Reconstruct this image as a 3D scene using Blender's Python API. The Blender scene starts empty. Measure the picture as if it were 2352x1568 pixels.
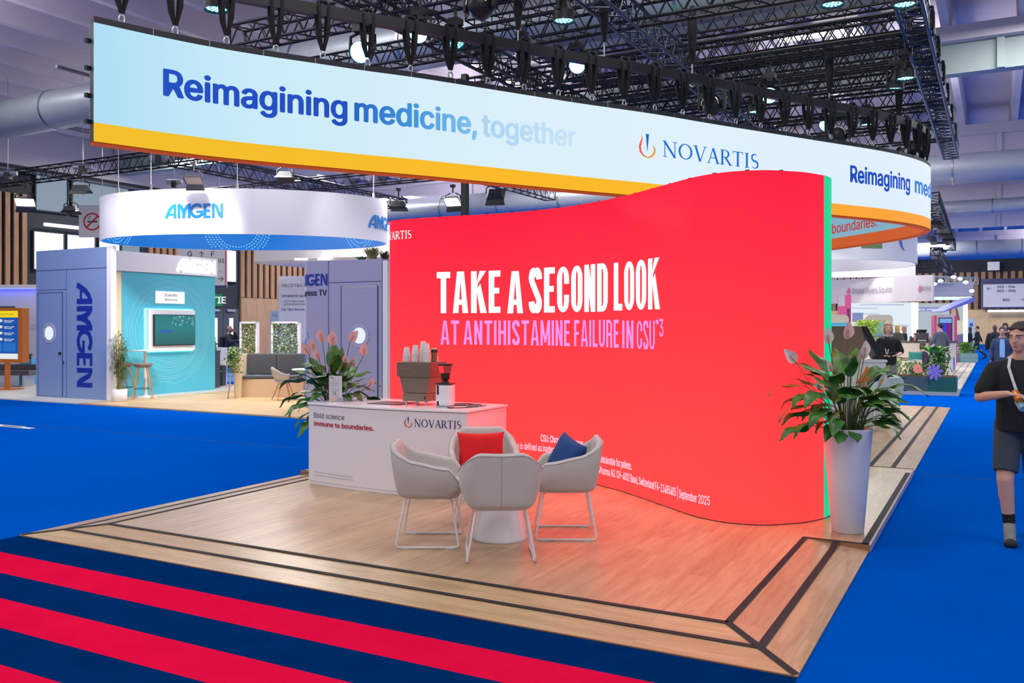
import bpy, bmesh, math, random
from mathutils import Vector, Matrix, Euler
R = math.radians
PI = math.pi
sc = bpy.context.scene
COL = sc.collection
random.seed(7)
# ------------------------------------------------------------------ camera model (2352 x 1568)
F, CX, HY, EYE = 2050.0, 1176.0, 748.0, 1.78
YAW = math.atan2(1114, F)
FW = (-math.sin(YAW), math.cos(YAW)); RT = (math.cos(YAW), math.sin(YAW))
def W(px, d):
    """plan position of the image column px at distance d in front of the camera"""
    l = d*(px-CX)/F
    return (FW[0]*d+RT[0]*l, FW[1]*d+RT[1]*l)
def Z(py, d): return EYE + (HY-py)*d/F
cam_d = bpy.data.cameras.new('camera'); cam = bpy.data.objects.new('camera', cam_d); COL.objects.link(cam)
cam.location = (0, 0, EYE); cam.rotation_euler = (R(90), 0, YAW)
cam_d.sensor_width = 36; cam_d.lens = F*36/2352; cam_d.shift_y = -36/2352
cam_d.clip_start = .05; cam_d.clip_end = 400
sc.camera = cam
sc.view_settings.view_transform = 'Standard'; sc.view_settings.look = 'None'
sc.view_settings.gamma = 1; sc.view_settings.use_curve_mapping = False
sc.view_settings.exposure = 0.0

# ------------------------------------------------------------------ materials
def lin(c):
    return tuple(((x/255)/12.92 if x/255 <= .04045 else ((x/255+.055)/1.055)**2.4) for x in c)
MATS = {}
def new_mat(name):
    m = bpy.data.materials.new(name); m.use_nodes = True
    nt = m.node_tree; b = nt.nodes.get('Principled BSDF')
    return m, nt, b
def pos_node(nt, obj=False):
    if obj:
        return nt.nodes.new('ShaderNodeTexCoord').outputs['Object']
    return nt.nodes.new('ShaderNodeNewGeometry').outputs['Position']
def mat(name, rgb, rough=.5, metal=0., var=.06, scale=8., bump=0., bscale=120., emit=0., alpha=1., trans=0., spec=.5, coat=0.):
    """plain procedural material: base colour with a gentle noise variation and optional fine bump"""
    if name in MATS: return MATS[name]
    m, nt, b = new_mat(name)
    c = lin(rgb)
    if var > 0:
        n = nt.nodes.new('ShaderNodeTexNoise'); n.inputs['Scale'].default_value = scale; n.inputs['Detail'].default_value = 4
        nt.links.new(pos_node(nt), n.inputs['Vector'])
        r = nt.nodes.new('ShaderNodeMix'); r.data_type = 'RGBA'
        r.inputs['A'].default_value = tuple(min(1, x*(1-var)) for x in c)+(1,)
        r.inputs['B'].default_value = tuple(min(1, x*(1+var)) for x in c)+(1,)
        nt.links.new(n.outputs['Fac'], r.inputs['Factor']); nt.links.new(r.outputs['Result'], b.inputs['Base Color'])
        if emit > 0: nt.links.new(r.outputs['Result'], b.inputs['Emission Color'])
    else:
        b.inputs['Base Color'].default_value = c+(1,)
        if emit > 0: b.inputs['Emission Color'].default_value = c+(1,)
    b.inputs['Emission Strength'].default_value = emit
    b.inputs['Roughness'].default_value = rough; b.inputs['Metallic'].default_value = metal
    b.inputs['Alpha'].default_value = alpha; b.inputs['Transmission Weight'].default_value = trans
    b.inputs['Specular IOR Level'].default_value = spec; b.inputs['Coat Weight'].default_value = coat
    if bump > 0:
        n2 = nt.nodes.new('ShaderNodeTexNoise'); n2.inputs['Scale'].default_value = bscale; n2.inputs['Detail'].default_value = 2
        nt.links.new(pos_node(nt), n2.inputs['Vector'])
        bp = nt.nodes.new('ShaderNodeBump'); bp.inputs['Strength'].default_value = bump; bp.inputs['Distance'].default_value = .004
        nt.links.new(n2.outputs['Fac'], bp.inputs['Height']); nt.links.new(bp.outputs['Normal'], b.inputs['Normal'])
    MATS[name] = m
    return m
def emis(name, rgb, s=1.0, base=None):
    """an emissive surface: display, lamp or added glow"""
    if name in MATS: return MATS[name]
    m, nt, b = new_mat(name)
    c = lin(rgb)
    b.inputs['Base Color'].default_value = (.02, .02, .02, 1); b.inputs['Roughness'].default_value = .6
    b.inputs['Specular IOR Level'].default_value = .15
    b.inputs['Emission Color'].default_value = c+(1,); b.inputs['Emission Strength'].default_value = s
    MATS[name] = m
    return m
def emis_ramp(name, stops, axis, lo, hi, s=1.0, axis2=None):
    """a display surface: colour ramp along one world axis"""
    m, nt, b = new_mat(name)
    sp = nt.nodes.new('ShaderNodeSeparateXYZ'); nt.links.new(pos_node(nt), sp.inputs[0])
    mr = nt.nodes.new('ShaderNodeMapRange'); mr.inputs['From Min'].default_value = lo; mr.inputs['From Max'].default_value = hi
    nt.links.new(sp.outputs['XYZ'.index(axis)], mr.inputs['Value'])
    cr = nt.nodes.new('ShaderNodeValToRGB'); e = cr.color_ramp
    while len(e.elements) > 1: e.elements.remove(e.elements[-1])
    e.elements[0].position = stops[0][0]; e.elements[0].color = lin(stops[0][1])+(1,)
    for p, c in stops[1:]:
        k = e.elements.new(p); k.color = lin(c)+(1,)
    nt.links.new(mr.outputs['Result'], cr.inputs['Fac'])
    nt.links.new(cr.outputs['Color'], b.inputs['Emission Color'])
    b.inputs['Base Color'].default_value = (.02, .02, .02, 1); b.inputs['Roughness'].default_value = .6
    b.inputs['Specular IOR Level'].default_value = .15
    b.inputs['Emission Strength'].default_value = s
    MATS[name] = m
    return m
def wood(name, c1, c2, along='Y', plank=(1.3, .19), rough=.38, seam=.75, grain=1.0, warm=None):
    if name in MATS: return MATS[name]
    m, nt, b = new_mat(name)
    sp = nt.nodes.new('ShaderNodeSeparateXYZ'); nt.links.new(pos_node(nt), sp.inputs[0])
    cb = nt.nodes.new('ShaderNodeCombineXYZ')
    if along == 'Y':
        nt.links.new(sp.outputs[1], cb.inputs[0]); nt.links.new(sp.outputs[0], cb.inputs[1])
    elif along == 'X':
        nt.links.new(sp.outputs[0], cb.inputs[0]); nt.links.new(sp.outputs[1], cb.inputs[1])
    else:
        nt.links.new(sp.outputs[2], cb.inputs[0])
        ad = nt.nodes.new('ShaderNodeMath'); ad.operation = 'ADD'
        nt.links.new(sp.outputs[0], ad.inputs[0]); nt.links.new(sp.outputs[1], ad.inputs[1]); nt.links.new(ad.outputs[0], cb.inputs[1])
    br = nt.nodes.new('ShaderNodeTexBrick'); br.offset = .37; br.squash = 1
    br.inputs['Scale'].default_value = 1; br.inputs['Brick Width'].default_value = plank[0]; br.inputs['Row Height'].default_value = plank[1]
    br.inputs['Mortar Size'].default_value = .0012; br.inputs['Mortar Smooth'].default_value = .2; br.inputs['Bias'].default_value = 0
    br.inputs['Color1'].default_value = (0, 0, 0, 1); br.inputs['Color2'].default_value = (1, 1, 1, 1); br.inputs['Mortar'].default_value = (.5, .5, .5, 1)
    nt.links.new(cb.outputs[0], br.inputs['Vector'])
    sc2 = nt.nodes.new('ShaderNodeVectorMath'); sc2.operation = 'MULTIPLY'; sc2.inputs[1].default_value = (.9, 9, 1)
    nt.links.new(cb.outputs[0], sc2.inputs[0])
    off = nt.nodes.new('ShaderNodeVectorMath'); off.operation = 'MULTIPLY_ADD'; off.inputs[1].default_value = (7, 3, 5)
    nt.links.new(br.outputs['Color'], off.inputs[0]); nt.links.new(sc2.outputs[0], off.inputs[2])
    n = nt.nodes.new('ShaderNodeTexNoise'); n.inputs['Scale'].default_value = 1.6; n.inputs['Detail'].default_value = 6; n.inputs['Distortion'].default_value = .9
    nt.links.new(off.outputs[0], n.inputs['Vector'])
    fine = nt.nodes.new('ShaderNodeTexNoise'); fine.inputs['Scale'].default_value = 9; fine.inputs['Detail'].default_value = 3
    nt.links.new(off.outputs[0], fine.inputs['Vector'])
    cr = nt.nodes.new('ShaderNodeMapRange'); cr.inputs['From Min'].default_value = .3; cr.inputs['From Max'].default_value = .7
    nt.links.new(n.outputs['Fac'], cr.inputs['Value'])
    mx = nt.nodes.new('ShaderNodeMix'); mx.data_type = 'RGBA'
    mx.inputs['A'].default_value = lin(c1)+(1,); mx.inputs['B'].default_value = lin(c2)+(1,)
    nt.links.new(cr.outputs['Result'], mx.inputs['Factor'])
    # plank-to-plank and fine grain
    hv = nt.nodes.new('ShaderNodeHueSaturation')
    v = nt.nodes.new('ShaderNodeMapRange'); v.inputs['To Min'].default_value = 1-.09*grain; v.inputs['To Max'].default_value = 1+.07*grain
    nt.links.new(br.outputs['Color'], v.inputs['Value'])
    v2 = nt.nodes.new('ShaderNodeMapRange'); v2.inputs['From Min'].default_value = .3; v2.inputs['From Max'].default_value = .7
    v2.inputs['To Min'].default_value = 1-.08*grain; v2.inputs['To Max'].default_value = 1+.06*grain
    nt.links.new(fine.outputs['Fac'], v2.inputs['Value'])
    mu = nt.nodes.new('ShaderNodeMath'); mu.operation = 'MULTIPLY'
    nt.links.new(v.outputs['Result'], mu.inputs[0]); nt.links.new(v2.outputs['Result'], mu.inputs[1])
    nt.links.new(mu.outputs[0], hv.inputs['Value']); nt.links.new(mx.outputs['Result'], hv.inputs['Color'])
    dk = nt.nodes.new('ShaderNodeMix'); dk.data_type = 'RGBA'; dk.blend_type = 'MULTIPLY'
    nt.links.new(hv.outputs['Color'], dk.inputs['A']); dk.inputs['B'].default_value = (seam, seam*.93, seam*.86, 1)
    nt.links.new(br.outputs['Fac'], dk.inputs['Factor'])
    nt.links.new(dk.outputs['Result'], b.inputs['Base Color'])
    b.inputs['Roughness'].default_value = rough
    MATS[name] = m
    return m

# ------------------------------------------------------------------ mesh builder
class MB:
    def __init__(s): s.v = []; s.f = []; s.m = []; s.s = []
    def add(s, vs, fs, mi=0, smooth=False):
        o = len(s.v); s.v += [tuple(v) for v in vs]
        for f in fs: s.f.append(tuple(i+o for i in f)); s.m.append(mi); s.s.append(smooth)
        return s
    def box(s, c, d, rot=None, mi=0, taper=1.0):
        x, y, z = d[0]/2, d[1]/2, d[2]/2
        vs = [Vector((sx*x*(taper if sz > 0 else 1), sy*y*(taper if sz > 0 else 1), sz*z)) for sz in (-1, 1) for sy in (-1, 1) for sx in (-1, 1)]
        if rot is not None:
            M = rot if isinstance(rot, Matrix) else Euler(rot).to_matrix()
            vs = [M @ v for v in vs]
        vs = [v+Vector(c) for v in vs]
        return s.add(vs, [(0, 2, 3, 1), (4, 5, 7, 6), (0, 1, 5, 4), (2, 6, 7, 3), (0, 4, 6, 2), (1, 3, 7, 5)], mi)
    def bb(s, x0, x1, y0, y1, z0, z1, mi=0):
        return s.box(((x0+x1)/2, (y0+y1)/2, (z0+z1)/2), (x1-x0, y1-y0, z1-z0), mi=mi)
    def cyl(s, p0, p1, r0, r1=None, n=16, mi=0, cap=True, smooth=True):
        r1 = r0 if r1 is None else r1
        p0, p1 = Vector(p0), Vector(p1); a = (p1-p0).normalized()
        u = a.orthogonal().normalized(); w = a.cross(u)
        vs = []
        for p, r in ((p0, r0), (p1, r1)):
            for i in range(n):
                t = 2*PI*i/n; vs.append(p+(u*math.cos(t)+w*math.sin(t))*r)
        s.add(vs, [(i, (i+1) % n, n+(i+1) % n, n+i) for i in range(n)], mi, smooth)
        if cap: s.add(vs, [tuple(range(n))[::-1], tuple(range(n, 2*n))], mi)
        return s
    def tube(s, pts, r, n=8, mi=0, cap=True, flat=None):
        pts = [Vector(p) for p in pts]; k = len(pts)
        rr = r if isinstance(r, (list, tuple)) else [r]*k
        t0 = (pts[1]-pts[0]).normalized(); u = t0.orthogonal().normalized(); vs = []
        for i, p in enumerate(pts):
            t = ((pts[min(i+1, k-1)]-pts[i]).normalized()+(pts[i]-pts[max(i-1, 0)]).normalized())
            t = t.normalized() if t.length > 1e-6 else t0
            u = (u-t*u.dot(t)); u = u.normalized() if u.length > 1e-6 else t.orthogonal().normalized()
            w = t.cross(u)
            for j in range(n):
                a = 2*PI*j/n; vs.append(p+(u*math.cos(a)+w*math.sin(a)*(flat or 1))*rr[i])
        fs = [(i*n+j, i*n+(j+1) % n, (i+1)*n+(j+1) % n, (i+1)*n+j) for i in range(k-1) for j in range(n)]
        s.add(vs, fs, mi, True)
        if cap: s.add(vs, [tuple(range(n))[::-1], tuple(range((k-1)*n, k*n))], mi)
        return s
    def lathe(s, prof, c=(0, 0, 0), n=32, mi=0, smooth=True, capb=True, capt=True, sx=1, sy=1):
        k = len(prof)
        vs = [(c[0]+r*math.cos(2*PI*j/n)*sx, c[1]+r*math.sin(2*PI*j/n)*sy, c[2]+z) for r, z in prof for j in range(n)]
        s.add(vs, [(i*n+j, i*n+(j+1) % n, (i+1)*n+(j+1) % n, (i+1)*n+j) for i in range(k-1) for j in range(n)], mi, smooth)
        if capb: s.add(vs[:n], [tuple(range(n))[::-1]], mi)
        if capt: s.add(vs[-n:], [tuple(range(n))], mi)
        return s
    def ell(s, c, r, rot=None, n=16, k=10, mi=0):
        vs = []; M = Euler(rot).to_matrix() if rot is not None else Matrix.Identity(3)
        for i in range(1, k):
            a = PI*i/k
            for j in range(n):
                t = 2*PI*j/n; vs.append(M @ Vector((r[0]*math.sin(a)*math.cos(t), r[1]*math.sin(a)*math.sin(t), -r[2]*math.cos(a)))+Vector(c))
        b = len(vs); vs.append(M @ Vector((0, 0, -r[2]))+Vector(c)); vs.append(M @ Vector((0, 0, r[2]))+Vector(c))
        fs = [(i*n+j, i*n+(j+1) % n, (i+1)*n+(j+1) % n, (i+1)*n+j) for i in range(k-2) for j in range(n)]
        fs += [(b, (j+1) % n, j) for j in range(n)]+[(b+1, (k-2)*n+j, (k-2)*n+(j+1) % n) for j in range(n)]
        return s.add(vs, fs, mi, True)
    def prism(s, poly, axis_o, u, v, w, mi=0):
        """poly in (u,v) plane at origin axis_o, extruded along w"""
        o, u, v, w = Vector(axis_o), Vector(u), Vector(v), Vector(w); n = len(poly)
        vs = [o+u*a+v*b for a, b in poly]+[o+u*a+v*b+w for a, b in poly]
        return s.add(vs, [tuple(range(n))[::-1], tuple(range(n, 2*n))]+[(i, (i+1) % n, n+(i+1) % n, n+i) for i in range(n)], mi)
    def build(s, name, mats, parent=None, bevel=0., seg=2, subsurf=0, weld=False, auto=False):
        me = bpy.data.meshes.new(name); me.from_pydata(s.v, [], s.f)
        ms = mats if isinstance(mats, (list, tuple)) else [mats]
        for m in ms: me.materials.append(m)
        me.polygons.foreach_set('material_index', s.m); me.polygons.foreach_set('use_smooth', s.s)
        if weld or bevel:
            bm = bmesh.new(); bm.from_mesh(me); bmesh.ops.remove_doubles(bm, verts=bm.verts, dist=1e-5)
            bmesh.ops.recalc_face_normals(bm, faces=bm.faces); bm.to_mesh(me); bm.free()
        me.update()
        o = bpy.data.objects.new(name, me); COL.objects.link(o)
        if parent is not None: o.parent = parent
        if bevel:
            b = o.modifiers.new('bevel', 'BEVEL'); b.width = bevel; b.segments = seg; b.limit_method = 'ANGLE'; b.angle_limit = R(40)
            b.harden_normals = False
        if subsurf:
            b = o.modifiers.new('sub', 'SUBSURF'); b.levels = subsurf; b.render_levels = subsurf
        return o
def tag(o, label=None, cat=None, group=None, kind=None):
    if label: o['label'] = label
    if cat: o['category'] = cat
    if group: o['group'] = group
    if kind: o['kind'] = kind
    return o
def thing(name, label, cat, loc=(0, 0, 0), rz=0, group=None):
    o = bpy.data.objects.new(name, None); COL.objects.link(o)
    o.location = loc; o.rotation_euler = (0, 0, rz); o.empty_display_size = .1
    return tag(o, label, cat, group)
def kids(o): return [c for c in COL.objects if c.parent == o]
CH = {}
def copy_tree(o, parent=None, _top=True):
    c = o.copy(); COL.objects.link(c); c.parent = parent
    for ch in list(o.children): copy_tree(ch, c, False)
    return c
def dup(o, loc, rz, label, group=None):
    c = copy_tree(o); c.location = loc; c.rotation_euler = (0, 0, rz); c['label'] = label
    if group: c['group'] = group
    return c
def struct(o): o['kind'] = 'structure'; return o
def catmull(pts, step):
    P = [Vector(p) for p in pts]; out = []
    P = [P[0]*2-P[1]]+P+[P[-1]*2-P[-2]]
    dense = []
    for i in range(1, len(P)-2):
        for k in range(20):
            t = k/20; a, b, c, d = P[i-1:i+3]
            dense.append(.5*((2*b)+(c-a)*t+(2*a-5*b+4*c-d)*t*t+(3*b-a-3*c+d)*t**3))
    dense.append(P[-2])
    L = [0]
    for i in range(1, len(dense)): L.append(L[-1]+(dense[i]-dense[i-1]).length)
    n = max(2, round(L[-1]/step)); j = 0
    for k in range(n+1):
        s = L[-1]*k/n
        while j < len(L)-2 and L[j+1] < s: j += 1
        t = (s-L[j])/max(1e-9, L[j+1]-L[j]); out.append(dense[j].lerp(dense[j+1], min(1, max(0, t))))
    return out, L[-1]
class Path:
    """plan curve with arc-length lookup; nrm points to the right of travel"""
    def __init__(s, pts, step=.1):
        s.p, s.L = catmull([(a, b, 0) for a, b in pts], step); s.n = len(s.p)
    def at(s, u):
        t = max(0, min(1, u/s.L))*(s.n-1); i = min(int(t), s.n-2); return s.p[i].lerp(s.p[i+1], t-i)
    def tan(s, u):
        return (s.at(min(s.L, u+.08))-s.at(max(0, u-.08))).normalized()
    def nrm(s, u):
        t = s.tan(u); return Vector((t.y, -t.x, 0))
    def wall(s, mb, u0, u1, z0, z1, off=0., step=.1, mi=0):
        n = max(1, int((u1-u0)/step)); vs = []
        for k in range(n+1):
            u = u0+(u1-u0)*k/n; p = s.at(u)+s.nrm(u)*off
            vs += [(p.x, p.y, z0), (p.x, p.y, z1)]
        return mb.add(vs, [(2*k, 2*k+2, 2*k+3, 2*k+1) for k in range(n)], mi, True)
    def slab(s, mb, u0, u1, z0, z1, a, b, step=.1, mi=0):
        n = max(1, int((u1-u0)/step)); vs = []
        for k in range(n+1):
            u = u0+(u1-u0)*k/n; q = s.at(u); m = s.nrm(u)
            for off, z in ((a, z0), (a, z1), (b, z1), (b, z0)):
                p = q+m*off; vs.append((p.x, p.y, z))
        fs = [(4*k+j, 4*k+4+j, 4*k+4+(j+1) % 4, 4*k+(j+1) % 4) for k in range(n) for j in range(4)]
        fs += [(0, 1, 2, 3), (4*n+3, 4*n+2, 4*n+1, 4*n)]
        return mb.add(vs, fs, mi, False)
# ------------------------------------------------------------------ lettering (2-D shapes mapped onto surfaces)
_tc = {}
try:    # the sans-serif that ships inside Blender; the built-in one if it is missing
    import os
    FONT = bpy.data.fonts.load(os.path.join(bpy.utils.system_resource('DATAFILES'), 'fonts', 'Inter.woff2'))
except Exception:
    FONT = None
def text2d(s, size=1., bold=0., xs=1., gap=1., shear=0.):
    """outline text as 2-D faces: baseline at y=0, starts at x=0"""
    key = (s, size, bold, xs, gap)
    if key in _tc: return _tc[key]
    cu = bpy.data.curves.new('t', 'FONT'); cu.body = s; cu.size = size; cu.space_character = gap
    cu.resolution_u = 3
    if FONT: cu.font = FONT
    o = bpy.data.objects.new('t', cu); COL.objects.link(o)
    me = bpy.data.meshes.new_from_object(o.evaluated_get(bpy.context.evaluated_depsgraph_get()))
    vs = [(v.co.x*xs, v.co.y) for v in me.vertices]; fs = [tuple(p.vertices) for p in me.polygons]
    bpy.data.objects.remove(o); bpy.data.curves.remove(cu); bpy.data.meshes.remove(me)
    x0 = min(v[0] for v in vs); vs = [(x-x0, y) for x, y in vs]
    bx, by = bold if isinstance(bold, tuple) else (bold, bold*.6)
    if bx > .002:   # heavier weight: the outline laid down again at small shifts
        V, Fs = [], []
        n = 10 if bx > .02 else 6
        for i in range(n):
            a = 2*PI*i/n; dx, dy = bx*size*xs*math.cos(a), by*size*math.sin(a); k = len(V)
            V += [(x+dx+bx*size*xs, y+dy) for x, y in vs]; Fs += [tuple(j+k for j in f) for f in fs]
        k = len(V); V += [(x+bx*size*xs, y) for x, y in vs]; Fs += [tuple(j+k for j in f) for f in fs]
        y0 = by*size; vs, fs = [(x, y) for x, y in V], Fs
    _tc[key] = (vs, fs); return vs, fs
def fit(shape, width=None, height=None):
    """scale a 2-D shape to a total width and/or height"""
    vs, fs = shape; x1 = max(v[0] for v in vs); y1 = max(v[1] for v in vs); y0 = min(v[1] for v in vs)
    a = width/x1 if width else None; b = height/y1 if height else None
    a = a or b; b = b or a
    return [(x*a, y*b) for x, y in vs], fs
def join2d(items):
    V, Fs = [], []
    for (vs, fs), dx, dy in items:
        o = len(V); V += [(x+dx, y+dy) for x, y in vs]; Fs += [tuple(i+o for i in f) for f in fs]
    return V, Fs
def stroke(pts, w, V=None, Fs=None):
    """thick polyline; w a number or list"""
    V = [] if V is None else V; Fs = [] if Fs is None else Fs
    n = len(pts); ww = w if isinstance(w, (list, tuple)) else [w]*n
    o = len(V)
    for i, p in enumerate(pts):
        a = pts[max(0, i-1)]; b = pts[min(n-1, i+1)]; dx, dy = b[0]-a[0], b[1]-a[1]; l = math.hypot(dx, dy) or 1
        nx, ny = -dy/l*ww[i]/2, dx/l*ww[i]/2
        V += [(p[0]+nx, p[1]+ny), (p[0]-nx, p[1]-ny)]
    Fs += [(o+2*i, o+2*i+1, o+2*i+3, o+2*i+2) for i in range(n-1)]
    return V, Fs
def arc(cx, cy, rx, ry, a0, a1, n=14):
    return [(cx+rx*math.cos(R(a0+(a1-a0)*i/n)), cy+ry*math.sin(R(a0+(a1-a0)*i/n))) for i in range(n+1)]
def serif_word(word):
    """roman capitals with thick and thin strokes, cap height 1"""
    T, t = .135, .055
    X = 0; V, Fs = [], []
    def sf(x, y, w=.26): stroke([(X+x-w/2, y), (X+x+w/2, y)], .045, V, Fs)
    for ch in word:
        def S(pts, w): stroke([(X+a, b) for a, b in pts], w, V, Fs)
        if ch == 'N':
            S([(.14, 0), (.14, 1)], t); S([(.1, 1), (.78, 0)], T); S([(.78, 0), (.78, 1)], t); sf(.14, .02); sf(.1, .98, .22); sf(.78, .98); adv = 1.0
        elif ch == 'O':
            p = arc(.46, .5, .39, .47, 0, 360, 28); S(p, [t+(T-t)*abs(math.cos(R(360*i/28)))**1.5 for i in range(29)]); adv = 1.0
        elif ch == 'V':
            S([(.12, 1), (.44, 0)], T); S([(.44, 0), (.76, 1)], t); sf(.12, .98, .28); sf(.76, .98, .24); adv = .88
        elif ch == 'A':
            S([(.12, 0), (.42, 1)], t); S([(.42, 1), (.74, 0)], T); S([(.22, .36), (.62, .36)], t); sf(.12, .02, .24); sf(.74, .02, .28); adv = .88
        elif ch == 'R':
            S([(.16, 0), (.16, 1)], T); S([(.16, .97), (.38, .97)]+arc(.36, .73, .22, .235, 80, -80, 8)+[(.36, .5), (.16, .5)], [t, t, t]+[t+(T-t)*math.sin(PI*i/8) for i in range(1, 8)]+[t]*3)
            S([(.36, .5), (.72, 0)], T); sf(.16, .02); sf(.12, .98, .18); sf(.74, .02, .2); adv = .84
        elif ch == 'T':
            S([(.38, 0), (.38, 1)], T); S([(.04, .97), (.72, .97)], t); S([(.05, 1), (.05, .8)], .04); S([(.71, 1), (.71, .8)], .04); sf(.38, .02, .3); adv = .84
        elif ch == 'I':
            S([(.17, 0), (.17, 1)], T); sf(.17, .02, .3); sf(.17, .98, .3); adv = .42
        else:
            pts = arc(.3, .74, .2, .23, 40, 270, 10)+arc(.3, .27, .22, .24, 90, -140, 10)
            S(pts, [t, t, t*1.2]+[T*.8]*5+[T]*6+[T*.8]*4+[t*1.2, t, t, t]); adv = .62
        X += adv
    return V, Fs
def block_word():
    """heavy linked capitals A M G E N, cap height 1"""
    w = .215; V, Fs = [], []
    def S(pts, ww=w): stroke(pts, ww, V, Fs)
    S([(.1, 0), (.2, .26), (.34, .55), (.52, .78), (.72, .88), (.82, .895)], [.22, .22, .22, .22, .215, .21]); S([(.74, 0), (.74, 1)], .2); S([(.2, .27), (.74, .27)], .14)
    x = .92
    S([(x+.1, 0), (x+.1, 1)], .2); S([(x+.1, .9), (x+.24, .82), (x+.36, .6), (x+.43, .3), (x+.45, 0)], [.2, .22, .22, .2, .2])
    S([(x+.45, 0), (x+.47, .3), (x+.55, .6), (x+.68, .82), (x+.84, .9)], [.2, .2, .22, .22, .2]); S([(x+.83, 0), (x+.83, 1)], .2)
    x = 1.86
    S(arc(x+.42, .5, .4, .41, 42, 345, 22), .2); S([(x+.38, .43), (x+1.0, .43)], .16)
    x = 2.72
    S([(x+.1, 0), (x+.1, 1)], .2); S([(x+.1, .92), (x+.48, .92)], .16); S([(x+.1, .5), (x+.46, .5)], .15); S([(x+.1, .08), (x+.48, .08)], .16)
    x = 3.28
    S([(x+.1, 0), (x+.1, 1)], .18); S([(x+.08, .96), (x+.3, .8), (x+.52, .2), (x+.62, .05)], [.16, .2, .2, .16]); S([(x+.66, 0), (x+.66, 1)], .18)
    return V, Fs
def flame_mark():
    """three parts: left flame, blue wedge, right flame"""
    a = stroke([(.12, .98), (.17, .8), (.1, .62), (.04, .42), (.08, .22), (.22, .06), (.42, .0)], [.0, .06, .1, .12, .11, .08, .03])
    b = ([(.36, 1.02), (.54, 1.02), (.45, .2)], [(0, 2, 1)])
    c = stroke([(.3, .0), (.5, -.02), (.7, .06), (.84, .24), (.84, .42), (.74, .55)], [.02, .07, .1, .12, .1, .02])
    return a, b, c
def lay(mb, shape, fn, mi=0):
    """put a 2-D shape on a surface: fn(x, y) -> 3-D point"""
    vs, fs = shape; e = .002
    for i, f in enumerate(fs):     # every stroke sits a hair above the last, so that no two coincide
        x, y = vs[f[0]]; p = Vector(fn(x, y)); n = (Vector(fn(x+e, y))-p).cross(Vector(fn(x, y+e))-p).normalized()*(((i*.618034) % 1)*.002)
        mb.add([Vector(fn(*vs[j]))+n for j in f], [tuple(range(len(f)))], mi)
    return mb
def plane_fn(o, u, v=(0, 0, 1)):
    o, u, v = Vector(o), Vector(u).normalized(), Vector(v)
    return lambda x, y: o+u*x+v*y

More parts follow.
